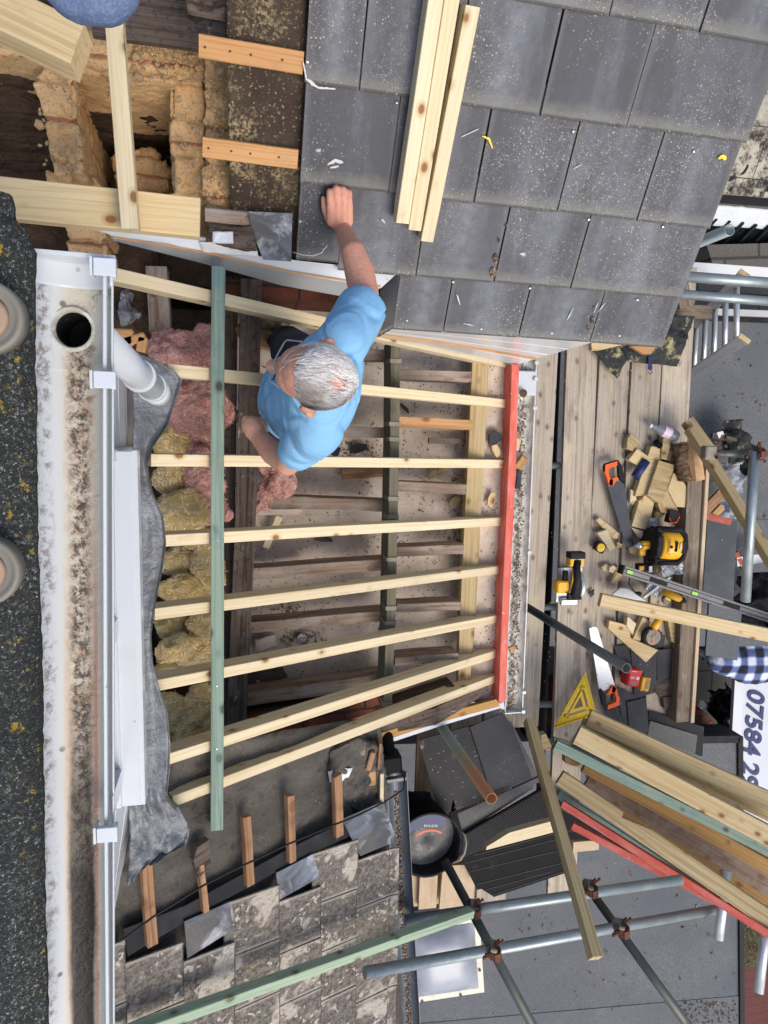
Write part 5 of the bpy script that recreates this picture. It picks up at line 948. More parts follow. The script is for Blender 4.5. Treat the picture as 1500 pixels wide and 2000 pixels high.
# membrane scraps at the slate corner
o = sheet('membrane_scrap', bil((1158, 682, 4.42), (1215, 672, 4.42), (1232, 690, 4.42), (1205, 740, 4.44), 14, 14), 'membrane', th=.003, amp=.02, s=10, edge=.004); tag(o, 'black membrane scrap with a pointed tail dusted with sawdust, left piece', 'membrane')
o = sheet('membrane_scrap', bil((1210, 672, 4.40), (1345, 650, 4.36), (1325, 716, 4.40), (1228, 706, 4.42), 20, 14), 'membrane', th=.003, amp=.03, s=9, edge=.004); tag(o, 'large black membrane sheet dusted with sawdust at the slate corner', 'membrane')
o = sheet('membrane_scrap', bil((1300, 615, 4.36), (1358, 618, 4.34), (1342, 662, 4.36), (1295, 655, 4.38), 14, 14), 'membrane', th=.003, amp=.05, s=9, edge=.004); tag(o, 'folded black membrane scrap nearest the ladder', 'membrane')
for q, h, m, lab in [([(1155, 668), (1215, 674), (1172, 684), (1156, 684)], .04, 'pine', 'pine wedge under the slate corner, left one'), ([(1232, 676), (1280, 676), (1272, 692), (1258, 692)], .03, 'orange_batten', 'orange pine wedge under the slate corner, middle one'), ([(1290, 645), (1305, 624), (1312, 630), (1296, 652)], .03, 'pine', 'pine wedge under the slate corner, right one')]:
    o = slab('offcut', [(a, b, 4.33) for a, b in q], h, m); tag(o, lab, 'offcut')
mb = MB(); mb.box((0, 0, 0), (.07, .022, .006)); mb.box((.04, 0, 0), (.03, .03, .004)); mb.path([(.055, 0, 0), (.075, .012, .004), (.085, -.005, .004), (.07, -.012, 0)], .003); o = mb.build('strap_clip', 'navy', frame((1269, 706, 4.40), (1271, 736, 4.40))); tag(o, 'short blue strap with metal hook on a scaffold board', 'strap')
# ================================================================== timber stack, lower right
def TB(a, b, wd, h, m, lab, name='timber_length', **k):
    o = board(name, a, b, wd, h, m, **k); return tag(o, lab, 'timber')
TB((1150, 1403, 3.95), (1560, 1592, 3.45), .105, .05, 'pine_green_tint', 'weathered olive board, uppermost of the timber pile at the lower right')
TB((1138, 1415, 4.0), (1560, 1622, 3.5), .07, .05, 'pine_green_tint', 'slim olive board squeezed between the uppermost board and the round edged post')
TB((1127, 1436, 3.85), (1560, 1665, 3.3), .115, .07, 'pine', 'broad yellow post with stamped marks, in the middle of the timber pile')
TB((1085, 1456, 3.85), (1560, 1692, 3.4), .06, .05, 'green_treated', 'green treated batten above the amber board in the timber pile')
TB((1142, 1497, 3.95), (1560, 1726, 3.45), .085, .05, 'amber_timber', 'amber brown board below the upper green batten in the timber pile')
TB((1150, 1520, 4.05), (1560, 1765, 3.5), .125, .05, 'pink_timber', 'old pinkish brown board in the timber pile')
TB((1200, 1572, 4.0), (1560, 1802, 3.5), .075, .05, 'amber_timber', 'narrow brown board edge between the pinkish and the notched board')
# notched rafter
q0, q1 = P(1094, 1520, 3.8), P(1560, 1836, 3.2); M = frame(q0, q1); L = (q1 - q0).length; s_ = L / 563
mb = MB(); mb.prism([(0, -.045), (L, -.05), (L, .05), (215 * s_, .052), (150 * s_, .012), (146 * s_, .045), (0, .045)], -.05, 0)
o = mb.build('notched_rafter', 'pine_green_tint', M @ Matrix.Translation((0, 0, 0))); tag(o, 'olive rafter with a birdsmouth notch cut in its upper edge, in the timber pile', 'timber')
TB((1090, 1552, 3.98), (1420, 1770, 3.6), .05, .05, 'green_treated', 'dark green batten under the notched rafter')
TB((1098, 1571, 3.9), (1560, 1862, 3.15), .045, .045, 'red_paint', 'upper of two red painted battens in the timber pile', name='red_batten')
TB((1118, 1614, 3.95), (1560, 1846, 3.35), .045, .045, 'red_paint', 'lower of two red painted battens in the timber pile', name='red_batten')
TB((1036, 1402, 3.7), (1168, 1868, 2.75), .052, .06, 'pine_green_tint', 'long pine timber crossing from the deck out over the rails')
TB((1174, 1173, 4.22), (1600, 1262, 3.9), .088, .06, 'pine', 'long pine timber laid across the deck below the spirit level')
TB((1352, 832, 4.25), (1520, 1104, 3.7), .06, .07, 'pine_green_tint', 'slanting pine brace running down to the right beyond the bracket')
TB((1346, 818, 4.3), (1388, 876, 4.2), .07, .07, 'pine_green_tint', 'short upper end of the slanting brace above the bracket')
q0, q1 = P(948, 1652, 4.05), P(1095, 1612, 4.05); M = frame(q0, q1); mb = MB(); mb.prism([(0, -.03), (.36 * 1.3, -.035), (.36 * 1.3, .045), (.17, .045), (.01, -.008)], -.05, 0); o = mb.build('pointed_offcut', 'pine_pale', M); tag(o, 'pale pine offcut with a sloping cut end on the black trays', 'offcut')
for q, h, m, lab in [([(1056, 1436), (1066, 1433), (1078, 1458), (1072, 1467), (1060, 1464)], .05, 'pine_green_tint', 'small pine offcut touching the long timber on the deck'), ([(1083, 1441), (1112, 1450), (1116, 1462), (1083, 1454)], .03, 'green_treated', 'stub of green treated batten at the left end of the timber pile'), ([(1104, 1478), (1135, 1490), (1128, 1497), (1120, 1496), (1104, 1490)], .05, 'amber_timber', 'amber stub under the upper green batten')]:
    o = slab('offcut', [(a, b, 4.2) for a, b in q], h, m); tag(o, lab, 'offcut')

# ================================================================== offcuts on the deck
OC = [([(1232, 847), (1250, 862), (1238, 882), (1224, 875), (1226, 856)], .06, 'pine_green_tint', 'small olive offcut nearest the bottle'), ([(1245, 876), (1267, 892), (1252, 914), (1228, 898)], .06, 'pine', 'squarish pine offcut above the blue roll'),
      ([(1272, 871), (1294, 874), (1297, 880), (1268, 966), (1240, 970), (1244, 955)], .05, 'pine', 'long pine offcut pointing up to the bottle'), ([(1296, 855), (1312, 856), (1303, 899), (1290, 896)], .04, 'pine_green_tint', 'narrow olive offcut under the bottle'),
      ([(1287, 899), (1318, 908), (1314, 925), (1292, 988), (1264, 966)], .045, 'pine_green_tint', 'flat olive offcut with strong growth rings'), ([(1316, 923), (1338, 944), (1355, 993), (1322, 990), (1304, 956)], .05, 'pine', 'triangular pine offcut left of the firewood log'),
      ([(1305, 950), (1328, 1006), (1291, 1001), (1285, 985)], .06, 'pine_green_tint', 'wedge of olive timber above the small black pouch'), ([(1266, 962), (1279, 977), (1266, 1036), (1234, 1028), (1248, 978)], .05, 'pine', 'rounded pine post offcut above the impact driver'),
      ([(1233, 1030), (1278, 1044), (1272, 1056), (1247, 1050)], .03, 'pine_pale', 'pale wedge pointing right above the impact driver'), ([(1164, 1016), (1171, 1010), (1210, 1042), (1206, 1053), (1196, 1050)], .04, 'pine', 'slim pine offcut left of the dark saw blade'),
      ([(1166, 1040), (1186, 1034), (1202, 1070), (1192, 1077)], .05, 'pine_pale', 'blunt pale offcut right of the tape measure'), ([(1229, 1054), (1248, 1074), (1240, 1083), (1232, 1080)], .03, 'pine_pale', 'pale shaving shaped wedge at the saw tip'),
      ([(1205, 1058), (1216, 1063), (1214, 1070), (1206, 1068)], .03, 'pine', 'tiny cube offcut beside the saw blade'), ([(1175, 1108), (1184, 1101), (1191, 1106), (1188, 1116), (1178, 1115)], .03, 'pine_pale', 'tiny pale chip left of the spirit level tip'),
      ([(1191, 1108), (1200, 1104), (1204, 1110), (1197, 1120), (1190, 1116)], .035, 'pine_pale', 'second tiny pale chip left of the spirit level tip'), ([(1204, 1108), (1214, 1108), (1222, 1120), (1205, 1140), (1194, 1139)], .05, 'pine', 'chunky offcut touching the spirit level tip'),
      ([(1190, 1212), (1230, 1222), (1232, 1246), (1286, 1270), (1262, 1294), (1188, 1228)], .045, 'pine', 'long jagged offcut pointing down right below the long timber'), ([(1226, 1204), (1243, 1218), (1236, 1240), (1224, 1222)], .05, 'pine_pale', 'small pale block just below the long timber'),
      ([(1256, 1205), (1272, 1216), (1250, 1252), (1236, 1248)], .05, 'pine', 'leaning pine block left of the grinder'), ([(1304, 1209), (1328, 1214), (1319, 1256), (1312, 1254)], .05, 'pine_green_tint', 'pointed offcut right of the grinder'),
      ([(1352, 965), (1363, 955), (1374, 973), (1354, 986), (1345, 976)], .04, 'pine', 'small offcut at the outer deck edge below the log'), ([(1330, 985), (1352, 985), (1350, 997), (1324, 994)], .03, 'pine', 'flat chip under the triangular offcut'), ([(1282, 998), (1300, 1003), (1286, 1016), (1278, 1008)], .04, 'pine_green_tint', 'short offcut beside the black pouch'), ([(1232, 955), (1240, 960), (1244, 976), (1236, 986), (1230, 982)], .03, 'pine_pale', 'pale chip between two long offcuts'),
      ([(1345, 1000), (1352, 1022), (1333, 1023), (1336, 1012)], .03, 'pine_green_tint', 'small triangular chip right of the black pouch'), ([(1285, 1098), (1298, 1101), (1296, 1118), (1282, 1116)], .04, 'pine', 'pine block below the radio')]
for i, (q, h, m, lab) in enumerate(OC):
    D = DK - h - .012 * (i % 3) - (.04 if 2 < i < 7 else 0); rr = random.Random(i)
    o = slab('offcut', [(a, b, D + rr.uniform(-.012, .012)) for a, b in q], h, m, up=Vector((rr.uniform(-.12, .12), rr.uniform(-.12, .12), 1)).normalized()); tag(o, lab, 'offcut', 'offcuts on the deck')
    bv = o.modifiers.new('b', 'BEVEL'); bv.width = .0025; bv.segments = 1
# log
lg = thing('firewood_log', P(1348, 900, 4.35), 'split log with rough bark and pale cut face at the deck edge', 'log')
mb = MB(); M = Matrix.Translation(P(1338, 900, 4.40)); a, b = P(1345, 866, 4.36), P(1352, 938, 4.36)
mb.cyl(a - M.translation + Vector((-.03, 0, 0)), b - M.translation + Vector((-.03, 0, 0)), .072, n=18); remeshed('bark', mb, 'log_bark', .008, M, lg, 2, lambda co: .008 * NZ.fractal(co * 22, 1, 2, 4))
slab('cut_face', [(1352, 862, 4.27), (1366, 868, 4.29), (1372, 900, 4.29), (1377, 936, 4.29), (1360, 941, 4.27), (1356, 900, 4.25)], .10, 'log_cut', lg)
o = rough('firewood_log', [(1305, 868, 4.42), (1330, 866, 4.42), (1336, 925, 4.42), (1322, 948, 4.42), (1304, 920, 4.42)], .07, 'log_bark', None, .01, .01, 20); tag(bpy.data.objects['firewood_log.001'], 'dark barked log lying behind the split log', 'log')
# broken slates and dark tiles on the deck
for i, (q, m, lab) in enumerate([([(1200, 1262), (1245, 1258), (1250, 1330), (1215, 1330)], 'slate_plain', 'dark slate under the jagged offcut'), ([(1232, 1268), (1285, 1275), (1288, 1350), (1240, 1365)], 'slate_plain', 'slate behind the red box'), ([(1283, 1270), (1318, 1266), (1322, 1322), (1284, 1330)], 'slate_plain', 'square dark slate right of the yellow battery'), ([(1180, 1378), (1205, 1372), (1215, 1415), (1182, 1402)], 'slate_plain', 'small slate below the orange saw handle'), ([(1204, 1340), (1250, 1362), (1262, 1410), (1218, 1418)], 'slate_plain', 'slate left of the upright slate piece'),
                      ([(1225, 1372), (1262, 1362), (1268, 1430), (1230, 1436)], 'slate_plain', 'upright slate piece above the timber pile'), ([(1275, 1330), (1322, 1325), (1324, 1350), (1300, 1372), (1280, 1350)], 'dark_beam', 'rough dark stone right of the battery'), ([(1295, 1362), (1322, 1362), (1322, 1385), (1298, 1384)], 'dark_beam', 'second rough stone below the first'), ([(1268, 1388), (1375, 1420), (1372, 1478), (1262, 1440)], 'black_plastic', 'black sheet under the speckled tile'),
                      ([(1270, 1408), (1362, 1436), (1358, 1472), (1318, 1466), (1264, 1440)], 'slate_grit', 'speckled grey tile at the outer end of the deck'), ([(1125, 1450), (1200, 1475), (1215, 1520), (1110, 1480)], 'slate_plain', 'slate under the pile, upper'), ([(1140, 1500), (1300, 1545), (1260, 1600), (1150, 1540)], 'slate_plain', 'slate under the pile, lower'), ([(1252, 1240), (1300, 1240), (1296, 1268), (1256, 1266)], 'slate_plain', 'slate under the angle grinder'), ([(1150, 1157), (1161, 1150), (1160, 1162), (1154, 1167)], 'slate_plain', 'tiny slate chip on the board left of the long timber')]):
    D = DK - .022 - .008 * (i % 4); rr = random.Random(i + 40)
    o = slab('roof_slate', [(a, b, D + rr.uniform(-.01, .01)) for a, b in q], .007 if m[0] == 's' or m[0] == 'b' else .05, m); tag(o, lab, 'slate', 'broken slates on the deck')
# large loose slates, lower middle
for i, (q, m, D, h, lab) in enumerate([([(870, 1600), (1052, 1518), (1040, 1540), (905, 1629)], 'slate_grit', 4.33, .008, 'gritty grey sheet showing beneath the dark slates'), ([(975, 1400), (1000, 1412), (1058, 1528), (1000, 1540)], 'slate_grit', 4.34, .01, 'gritty edge of the slate stack on its right side'), ([(817, 1446), (925, 1416), (962, 1540), (962, 1556), (860, 1594)], 'slate_tide', 4.30, .008, 'large dark slate with a pale tide line, left of the pair'), ([(918, 1420), (982, 1392), (1002, 1420), (1040, 1520), (958, 1545)], 'slate_plain', 4.28, .008, 'large dark speckled slate, right of the pair')]):
    o = slab('roof_slate', [(a, b, D) for a, b in q], h, m); tag(o, lab, 'slate', 'large loose slates by the mossy tube')
# black ridged trays
for i, (q, D, lab) in enumerate([([(885, 1560), (905, 1630), (1060, 1540), (1082, 1600), (905, 1680), (870, 1640)], 4.30, 'black ridged plastic tray, topmost, beside the bucket'), ([(898, 1668), (1085, 1620), (1092, 1645), (905, 1690)], 4.33, 'black plastic tray, second in the stack'), ([(903, 1682), (1105, 1640), (1112, 1695), (932, 1738)], 4.36, 'wide shiny black tray, third in the stack'), ([(930, 1730), (1118, 1690), (1120, 1700), (965, 1752)], 4.40, 'lowest black tray with its folded corner out over the rail'), ([(1075, 1545), (1180, 1600), (1190, 1640), (1095, 1640)], 4.38, 'black tray end behind the long pine timber'), ([(1125, 1600), (1200, 1620), (1218, 1652), (1140, 1640)], 4.40, 'black tray corner under the red battens')]):
    o = slab('plastic_tray', [(a, b, D) for a, b in q], .02, 'black_shiny'); tag(o, lab, 'tray', 'stacked black trays')
    mb = MB(); a, b = P(*q[1], D - .001), P(*q[2], D - .001)
    if i == 0:
        for k in range(16):
            t = k / 16; mb.path([P(905 - t * 4, 1634 + t * 44, D - .004), P(1062 + t * 18, 1544 + t * 55, D - .004)], .0016, 5)
    else:
        n = len(q)
        for k in (0, .35, .8): mb.path([P(q[0][0] * (1 - k) + q[-1][0] * k + 6, q[0][1] * (1 - k) + q[-1][1] * k, D - .003), P(q[1][0] * (1 - k) + q[2][0] * k - 6, q[1][1] * (1 - k) + q[2][1] * k, D - .003)], .0016, 5)
    mb.build('rib', 'dark_rib', parent=o)
# bucket
bk = thing('bucket', P(838, 1648, 4.4), 'black builder\'s bucket coated with dried cement and a navy label', 'bucket')
M = Matrix.Translation(P(838, 1650, 4.12)); R0 = .212
mb = MB(); mb.lathe([(R0 * .8, -.32), (R0, 0), (R0 + .008, 0), (R0 + .008, .006), (R0 - .006, .006), (R0 - .010, -.02), (R0 * .8 - .01, -.30)], M, 48, False); mb.build('shell', 'black_plastic', Matrix(), bk, True)
mb = MB(); rr_ = []
for k in range(9): rr_.append((R0 * .95 * (1 - k / 8), -.085 - .02 * math.sin(k * .9)))
mb.lathe(rr_, M, 40, False); mb.build('cement_crust', 'cement', Matrix(), bk, True)
mb = MB(); pts = [(math.cos(a) * (R0 - .012), math.sin(a) * (R0 - .012)) for a in [R_(d) for d in range(55, 136, 5)]] + [(math.cos(a) * (R0 - .012), math.sin(a) * (R0 - .012) - .085 + .03 * abs(math.cos(a))) for a in [R_(d) for d in range(130, 55, -5)]]
mb.prism(pts, -.010, -.006, M); lb = mb.build('label', 'navy', Matrix(), bk)
mb = MB(); mb.prism([(x * .98, y - (.062 if k == 0 else .072)) for k in (0,) for x, y in [(math.cos(R_(d)) * .16, math.sin(R_(d)) * .16) for d in range(58, 126, 6)]] + [(math.cos(R_(d)) * .157, math.sin(R_(d)) * .16 - .072) for d in range(124, 56, -6)], -.0055, -.0045, M); mb.build('label_stripe', 'orange_plastic', Matrix(), lb)
text('lettering', 'EVO-STIK', .022, 'upvc', M @ T(.01, .125, -.004, -.12), lb); 
mb = MB(); mb.path([M.translation + Vector((R0 * math.cos(a) * 1.02, R0 * math.sin(a) * 1.02, z)) for a, z in ((-.7, 0), (-.55, .02), (-.3, .03), (0, .03), (.25, .02), (.35, 0))], .008); mb.V = [v + Vector((.022 if 8 < i < 40 else 0, 0, 0)) for i, v in enumerate(mb.V)]; mb.build('handle', 'aged_metal', Matrix(), bk, True)
o = sheet('bucket', bil((795, 1545, 4.3), (840, 1548, 4.3), (850, 1590, 4.3), (795, 1590, 4.3), 10, 10), 'black_shiny', th=.004, amp=.02, s=8); tag(o, 'rim of a second black bucket tucked behind the slates', 'bucket'); o.name = 'dark_tub'
TB(P(120, 2075, 2.30), P(926, 1787, 3.12), .042, .045, 'green_pale', 'long pale green batten slanting over the lichened tiles to the rusty coupler')
tag(board('pine_plank', (838, 1700, 4.45), (835, 1775, 4.45), .13, .03, 'fence_pale'), 'short pale plank under the bucket', 'plank'); tag(board('pine_plank', (892, 1690, 4.42), (885, 1775, 4.42), .20, .03, 'fence_pale'), 'wide short pale plank left of the diagonal tube', 'plank')
tag(board('pine_plank', (1120, 1655, 4.45), (1170, 1650, 4.45), .08, .03, 'fence_pale'), 'short pale plank end below the red battens', 'plank')

# ================================================================== tools, built in metres
def tool(name, a, b, D, lab, cat): M = frame((*a, D), (*b, D), flat=True); t = thing(name, None, lab, cat, M=M); return t, M
# dark hand saw
def saw(a, b, D, blade_m, lab, grip_side=1, hole=False):
    t, M = tool('hand_saw', a, b, D, lab, 'saw'); s = grip_side
    mb = MB(); mb.prism([(.115, -.062 * s), (.13, .062 * s), (.60, .030 * s), (.60, -.010 * s), (.585, -.028 * s)][::s], .010, .013); bl = mb.build('blade', blade_m, M, t)
    mb = MB(); mb.prism([(0, .05), (.028, .062), (.035, -.03), (.062, -.045), (.10, -.03), (.14, -.062), (.15, -.045), (.11, .058), (.085, .066), (.02, .075), (-.01, .06), (-.02, -.03), (0, -.06), (.03, -.062), (.03, -.045), (.008, -.035)] if 0 else [(-.005, -.058), (.035, -.066), (.035, -.044), (.006, -.036), (.006, .030), (.03, .040), (.10, .028), (.15, .05), (.14, .064), (.03, .068), (-.018, .050), (-.02, -.045)], .0, .026)
    mb.build('grip', 'black_plastic', M, t)
    mb = MB(); mb.prism([(-.012, .040), (-.014, -.050), (.04, -.068), (.055, -.062), (.12, -.060), (.145, -.035), (.10, -.020), (.09, -.038), (.045, -.042), (.018, -.034), (.016, .032)], .004, .030); mb.prism([(.095, -.045), (.13, -.062), (.14, -.03), (.10, .02), (.09, .01)], .004, .03); mb.build('handle', 'orange_plastic', M, t)
    return t, M
saw((1192, 907), (1234, 1090), 4.44, 'saw_dark', 'hand saw with orange handle and dark blade lying on the deck')
saw((1192, 1376), (1153, 1208), 4.44, 'saw_white', 'hand saw with orange handle and silver white blade')
# circular saw (battery)
t, M = tool('circular_saw', (1118, 1078), (1112, 1198), 4.40, 'yellow and black cordless circular saw standing on a deck board', 'circular saw')
def part(name, m, f, smooth=False, tt=None, MM=None):
    mb = MB(); f(mb); return mb.build(name, m, MM or M, tt or t, smooth)
part('base_plate', 'alu', lambda b: b.box((.24, .0, -.06), (.24, .145, .006)))
part('blade_guard', 'alu', lambda b: (b.lathe([(.085, -.014), (.09, -.01), (.09, .012), (.082, .018), (.03, .022)], T(.235, .052, .0, 0, 0, -math.pi / 2), 32), b.box((.11, .058, .01), (.05, .03, .02))), True)
part('motor_housing', 'yellow_plastic', lambda b: (b.box((.235, -.070, 0), (.085, .095, .085))))
part('handle', 'black_plastic', lambda b: (b.path([(.05, -.005, .06), (.12, -.003, .085), (.19, 0, .085), (.26, 0, .07), (.30, 0, .05)], [.030, .026, .028, .030, .03], 12), b.box((.295, 0, .055), (.045, .10, .03)), b.box((.16, -.05, .01), (.07, .03, .03))), True)
part('battery', 'yellow_plastic', lambda b: b.box((.055, 0, .045), (.065, .105, .07)))
part('battery_cap', 'black_plastic', lambda b: (b.box((.012, 0, .05), (.045, .110, .075)), b.box((.06, 0, .082), (.035, .05, .006))))
part('stripe', 'yellow_plastic', lambda b: b.path([(.10, -.025, .075), (.18, -.027, .08), (.24, -.025, .06)], .008, 8), True)
part('front_plate', 'alu', lambda b: (b.box((.35, .01, -.04), (.05, .12, .03)), b.cyl((.34, -.05, -.02), (.34, .06, -.02), .008)))
# tape measure
t, M = tool('tape_measure', (1175, 1070), (1190, 1078), 4.42, 'small yellow and black tape measure on the deck', 'tape measure')
part('case', 'black_plastic', lambda b: b.prism([(-.036, -.03), (.03, -.034), (.038, -.02), (.036, .024), (.02, .036), (-.02, .036), (-.038, .018)], -.05, -.012))
part('face_plate', 'yellow_paint', lambda b: b.lathe([(.030, -.012), (.029, -.006), (.026, -.005)], T(0, 0, 0), 28))
part('label', 'upvc', lambda b: b.box((.004, .0, -.0035), (.02, .014, .002)))
# radio
t, M = tool('site_radio', (1279, 1065), (1355, 1068), 4.30, 'yellow and black jobsite radio with rounded cage frame', 'radio')
part('body', 'yellow_plastic', lambda b: b.lathe([(.10, .04), (.115, .05), (.118, .11), (.118, .175), (.11, .19)], T(0, 0, -.06, 0, math.pi / 2) , 28), True)
part('speaker_end', 'black_plastic', lambda b: (b.lathe([(.09, -.012), (.114, -.004), (.114, .022), (.10, .03)], T(0, 0, -.06, 0, math.pi / 2), 28), b.box((.01, 0, 0), (.04, .14, .10)), b.box((.10, .108, -.03), (.20, .03, .10)), b.box((.10, -.108, -.03), (.20, .035, .10))))
part('roll_cage', 'black_plastic', lambda b: (b.path([(.0, .115, .0), (.17, .115, .02), (.20, .08, .03), (.215, 0, .03), (.20, -.08, .03), (.17, -.115, .02), (0, -.115, .0)], .019, 10), b.lathe([(.09, .165), (.112, .172), (.112, .20), (.09, .21)], T(0, 0, -.06, 0, math.pi / 2), 28)), True)
part('display', 'black_shiny', lambda b: b.box((.125, .005, .058), (.018, .07, .008)))
part('handle_bar', 'steel', lambda b: b.box((.155, .008, .058), (.010, .045, .010)))
part('socket_recess', 'black_plastic', lambda b: (b.box((.183, .0, .052), (.024, .08, .014)), b.lathe([(.011, .055), (.009, .064)], T(.088, 0, 0), 16)))
text('lettering', 'DEWALT', .027, 'black_plastic', M @ T(.066, 0, .0615, -math.pi / 2), t)
# impact driver
t, M = tool('impact_driver', (1243, 1066), (1280, 1064), 4.36, 'yellow and black cordless impact driver lying beside the radio', 'drill')
part('nose', 'steel', lambda b: b.lathe([(.008, -.02), (.012, 0), (.024, .012), (.026, .035)], T(0, 0, 0, 0, math.pi / 2), 18), True)
part('gear_case', 'yellow_plastic', lambda b: (b.lathe([(.027, .03), (.031, .045), (.031, .095), (.026, .112)], T(0, 0, 0, 0, math.pi / 2), 20), b.box((.045, -.045, -.01), (.045, .05, .04))), True)
part('grip', 'black_plastic', lambda b: (b.path([(.075, -.01, -.005), (.082, -.06, -.01), (.088, -.12, -.015)], [.022, .018, .02], 10), b.lathe([(.026, .112), (.022, .125)], T(0, 0, 0, 0, math.pi / 2), 16)), True)
part('battery_foot', 'black_plastic', lambda b: (b.box((.075, -.155, -.02), (.11, .05, .06)),))
part('belt_hook', 'steel', lambda b: b.box((.098, -.165, .02), (.026, .045, .01)))
part('trim', 'yellow_plastic', lambda b: b.box((.035, -.155, .012), (.035, .03, .012)))
text('lettering', 'DEWALT', .018, 'black_plastic', M @ T(.068, .0, .0315), t)
# dark blue roll
o = tube('bit_roll', (1240, 932, 4.42), (1262, 900, 4.42), .03, 'navy', open_=False); tag(o, 'dark blue fabric roll beside the long offcuts', 'roll')
t, M = tool('tool_pouch', (1308, 1008), (1330, 1012), 4.40, 'small black pouch with orange trim above the radio', 'pouch')
part('pouch_body', 'black_plastic', lambda b: b.box((.02, 0, 0), (.085, .09, .05))); part('trim', 'orange_plastic', lambda b: b.path([(-.02, -.01, .03), (.0, -.04, .03), (.04, -.035, .03), (.055, .01, .03)], .004, 6))
o = tube('hook', (1280, 862, 4.42), (1290, 872, 4.42), .02, 'black_shiny'); tag(o, 'black hose end next to the bottle', 'hose')
# bottle
t, M = tool('water_bottle', (1270, 831), (1340, 860), 4.40, 'clear plastic water bottle with pink label on its side', 'bottle')
part('bottle_body', 'soft_plastic', lambda b: b.lathe([(.012, .012), (.013, .03), (.02, .05), (.036, .08), (.038, .16), (.035, .165), (.038, .17), (.038, .21), (.03, .222)], T(0, 0, 0, 0, math.pi / 2), 28), True)
part('cap', 'upvc', lambda b: b.lathe([(.015, -.006), (.015, .012)], T(0, 0, 0, 0, math.pi / 2), 16))
part('label', 'label_pink', lambda b: b.lathe([(.0388, .10), (.0388, .158)], T(0, 0, 0, 0, math.pi / 2), 28, False))
# spirit level
t, M = tool('spirit_level', (1214, 1112), (1500, 1206), 4.15, 'long grey aluminium spirit level resting across the long timber', 'spirit level')
LL = 1.30
part('rail', 'level_grey', lambda b: b.box((LL / 2, 0, 0), (LL, .030, .05)))
part('web', 'level_grey', lambda b: (b.box((LL / 2, .024, .005), (LL, .014, .055)), b.box((LL / 2, -.024, .005), (LL, .014, .055))))
for x in (.045, .555): part('vial', 'vial_green', lambda b: b.box((x, 0, .028), (.045, .022, .008)))
for x in (.27, .86): 
    part('hand_slot', 'black_plastic', lambda b: b.prism([(x - .055 + .014 * -math.sin(a), .014 * math.cos(a)) for a in [math.pi * k / 8 for k in range(9)]] + [(x + .055 + .014 * math.sin(a), -.014 * math.cos(a)) for a in [math.pi * k / 8 for k in range(9)]], .024, .028))
part('end_cap', 'black_plastic', lambda b: b.box((-.004, 0, 0), (.014, .055, .06)))
# silver tubes, foil, cord
o = board('metal_strip', (1272, 1158, 4.42), (1290, 1130, 4.42), .11, .03, 'foil'); tag(o, 'folded silver sheet metal under the spirit level', 'sheet metal')
o = board('metal_strip', (1258, 1168, 4.40), (1310, 1128, 4.40), .02, .02, 'alu'); tag(o, 'thin silver strip beside the folded sheet metal', 'sheet metal')
o = sheet('plastic_wrap', bil((1290, 1105, 4.35), (1330, 1095, 4.36), (1335, 1120, 4.38), (1295, 1128, 4.4), 16, 12), 'foil', amp=.05, s=9, th=.002); tag(o, 'crumpled clear wrapper below the radio', 'wrapper')
o = sheet('plastic_wrap', bil((1268, 1012, 4.40), (1286, 1010, 4.40), (1288, 1080, 4.42), (1274, 1085, 4.42), 10, 16), 'foil', amp=.03, s=9, th=.002); tag(o, 'strip of clear wrapper between driver and radio', 'wrapper')
o = slab('white_tile', [(1198, 1160, 4.40), (1212, 1149, 4.40), (1226, 1150, 4.40), (1262, 1174, 4.40), (1200, 1168, 4.40)], .02, 'white_paint'); tag(o, 'curved white plastic offcut tucked above the long timber', 'offcut')
mb = MB(); mb.path([P(1230, 1128, 4.42), P(1228, 1140, 4.42), P(1236, 1152, 4.42), P(1246, 1160, 4.42), P(1252, 1168, 4.42)], .004); mb.ell((0, 0, 0), (.03, .018, .012), Matrix.Translation(P(1246, 1160, 4.42))); o = mb.build('power_cord', 'cable_black', smooth=True); tag(o, 'black cord with plug left of the folded sheet metal', 'cord')
t, M = tool('glue_tube', (1297, 1155), (1345, 1178), 4.38, 'yellow cartridge tube with black nozzle below the level', 'tube')
part('cartridge', 'yellow_plastic', lambda b: b.lathe([(.026, 0), (.026, .13), (.018, .15)], T(0, 0, 0, 0, math.pi / 2), 20), True); part('nozzle', 'black_plastic', lambda b: b.lathe([(.02, .135), (.022, .165), (.012, .19)], T(0, 0, 0, 0, math.pi / 2), 16), True)
t, M = tool('filler_tin', (1303, 1172), (1318, 1180), 4.42, 'small round tin with yellow and blue label', 'tin')
part('tin', 'aged_metal', lambda b: b.lathe([(.03, -.03), (.03, 0), (.026, .003)], T(0, 0, 0), 20)); part('lid_label', 'yellow_paint', lambda b: b.box((0, .008, .005), (.045, .012, .002)))
# grinder
t, M = tool('angle_grinder', (1273, 1243), (1290, 1210), 4.40, 'small angle grinder with patterned disc and yellow body', 'grinder')
part('disc', 'aged_metal', lambda b: b.lathe([(.055, 0), (.056, .003), (.02, .004), (.018, .008), (.006, .009)], T(0, 0, .02), 32)); part('disc_label', 'red_card', lambda b: (b.box((.032, 0, .0245), (.02, .014, .002)), b.box((-.032, 0, .0245), (.02, .014, .002))))
part('guard', 'black_plastic', lambda b: b.lathe([(.066, -.03), (.068, .012), (.060, .014)], T(0, 0, 0), 32, False)); part('body', 'yellow_plastic', lambda b: b.path([(.04, .01, -.01), (.09, .015, .0), (.14, .01, 0)], [.03, .028, .026], 14), True)
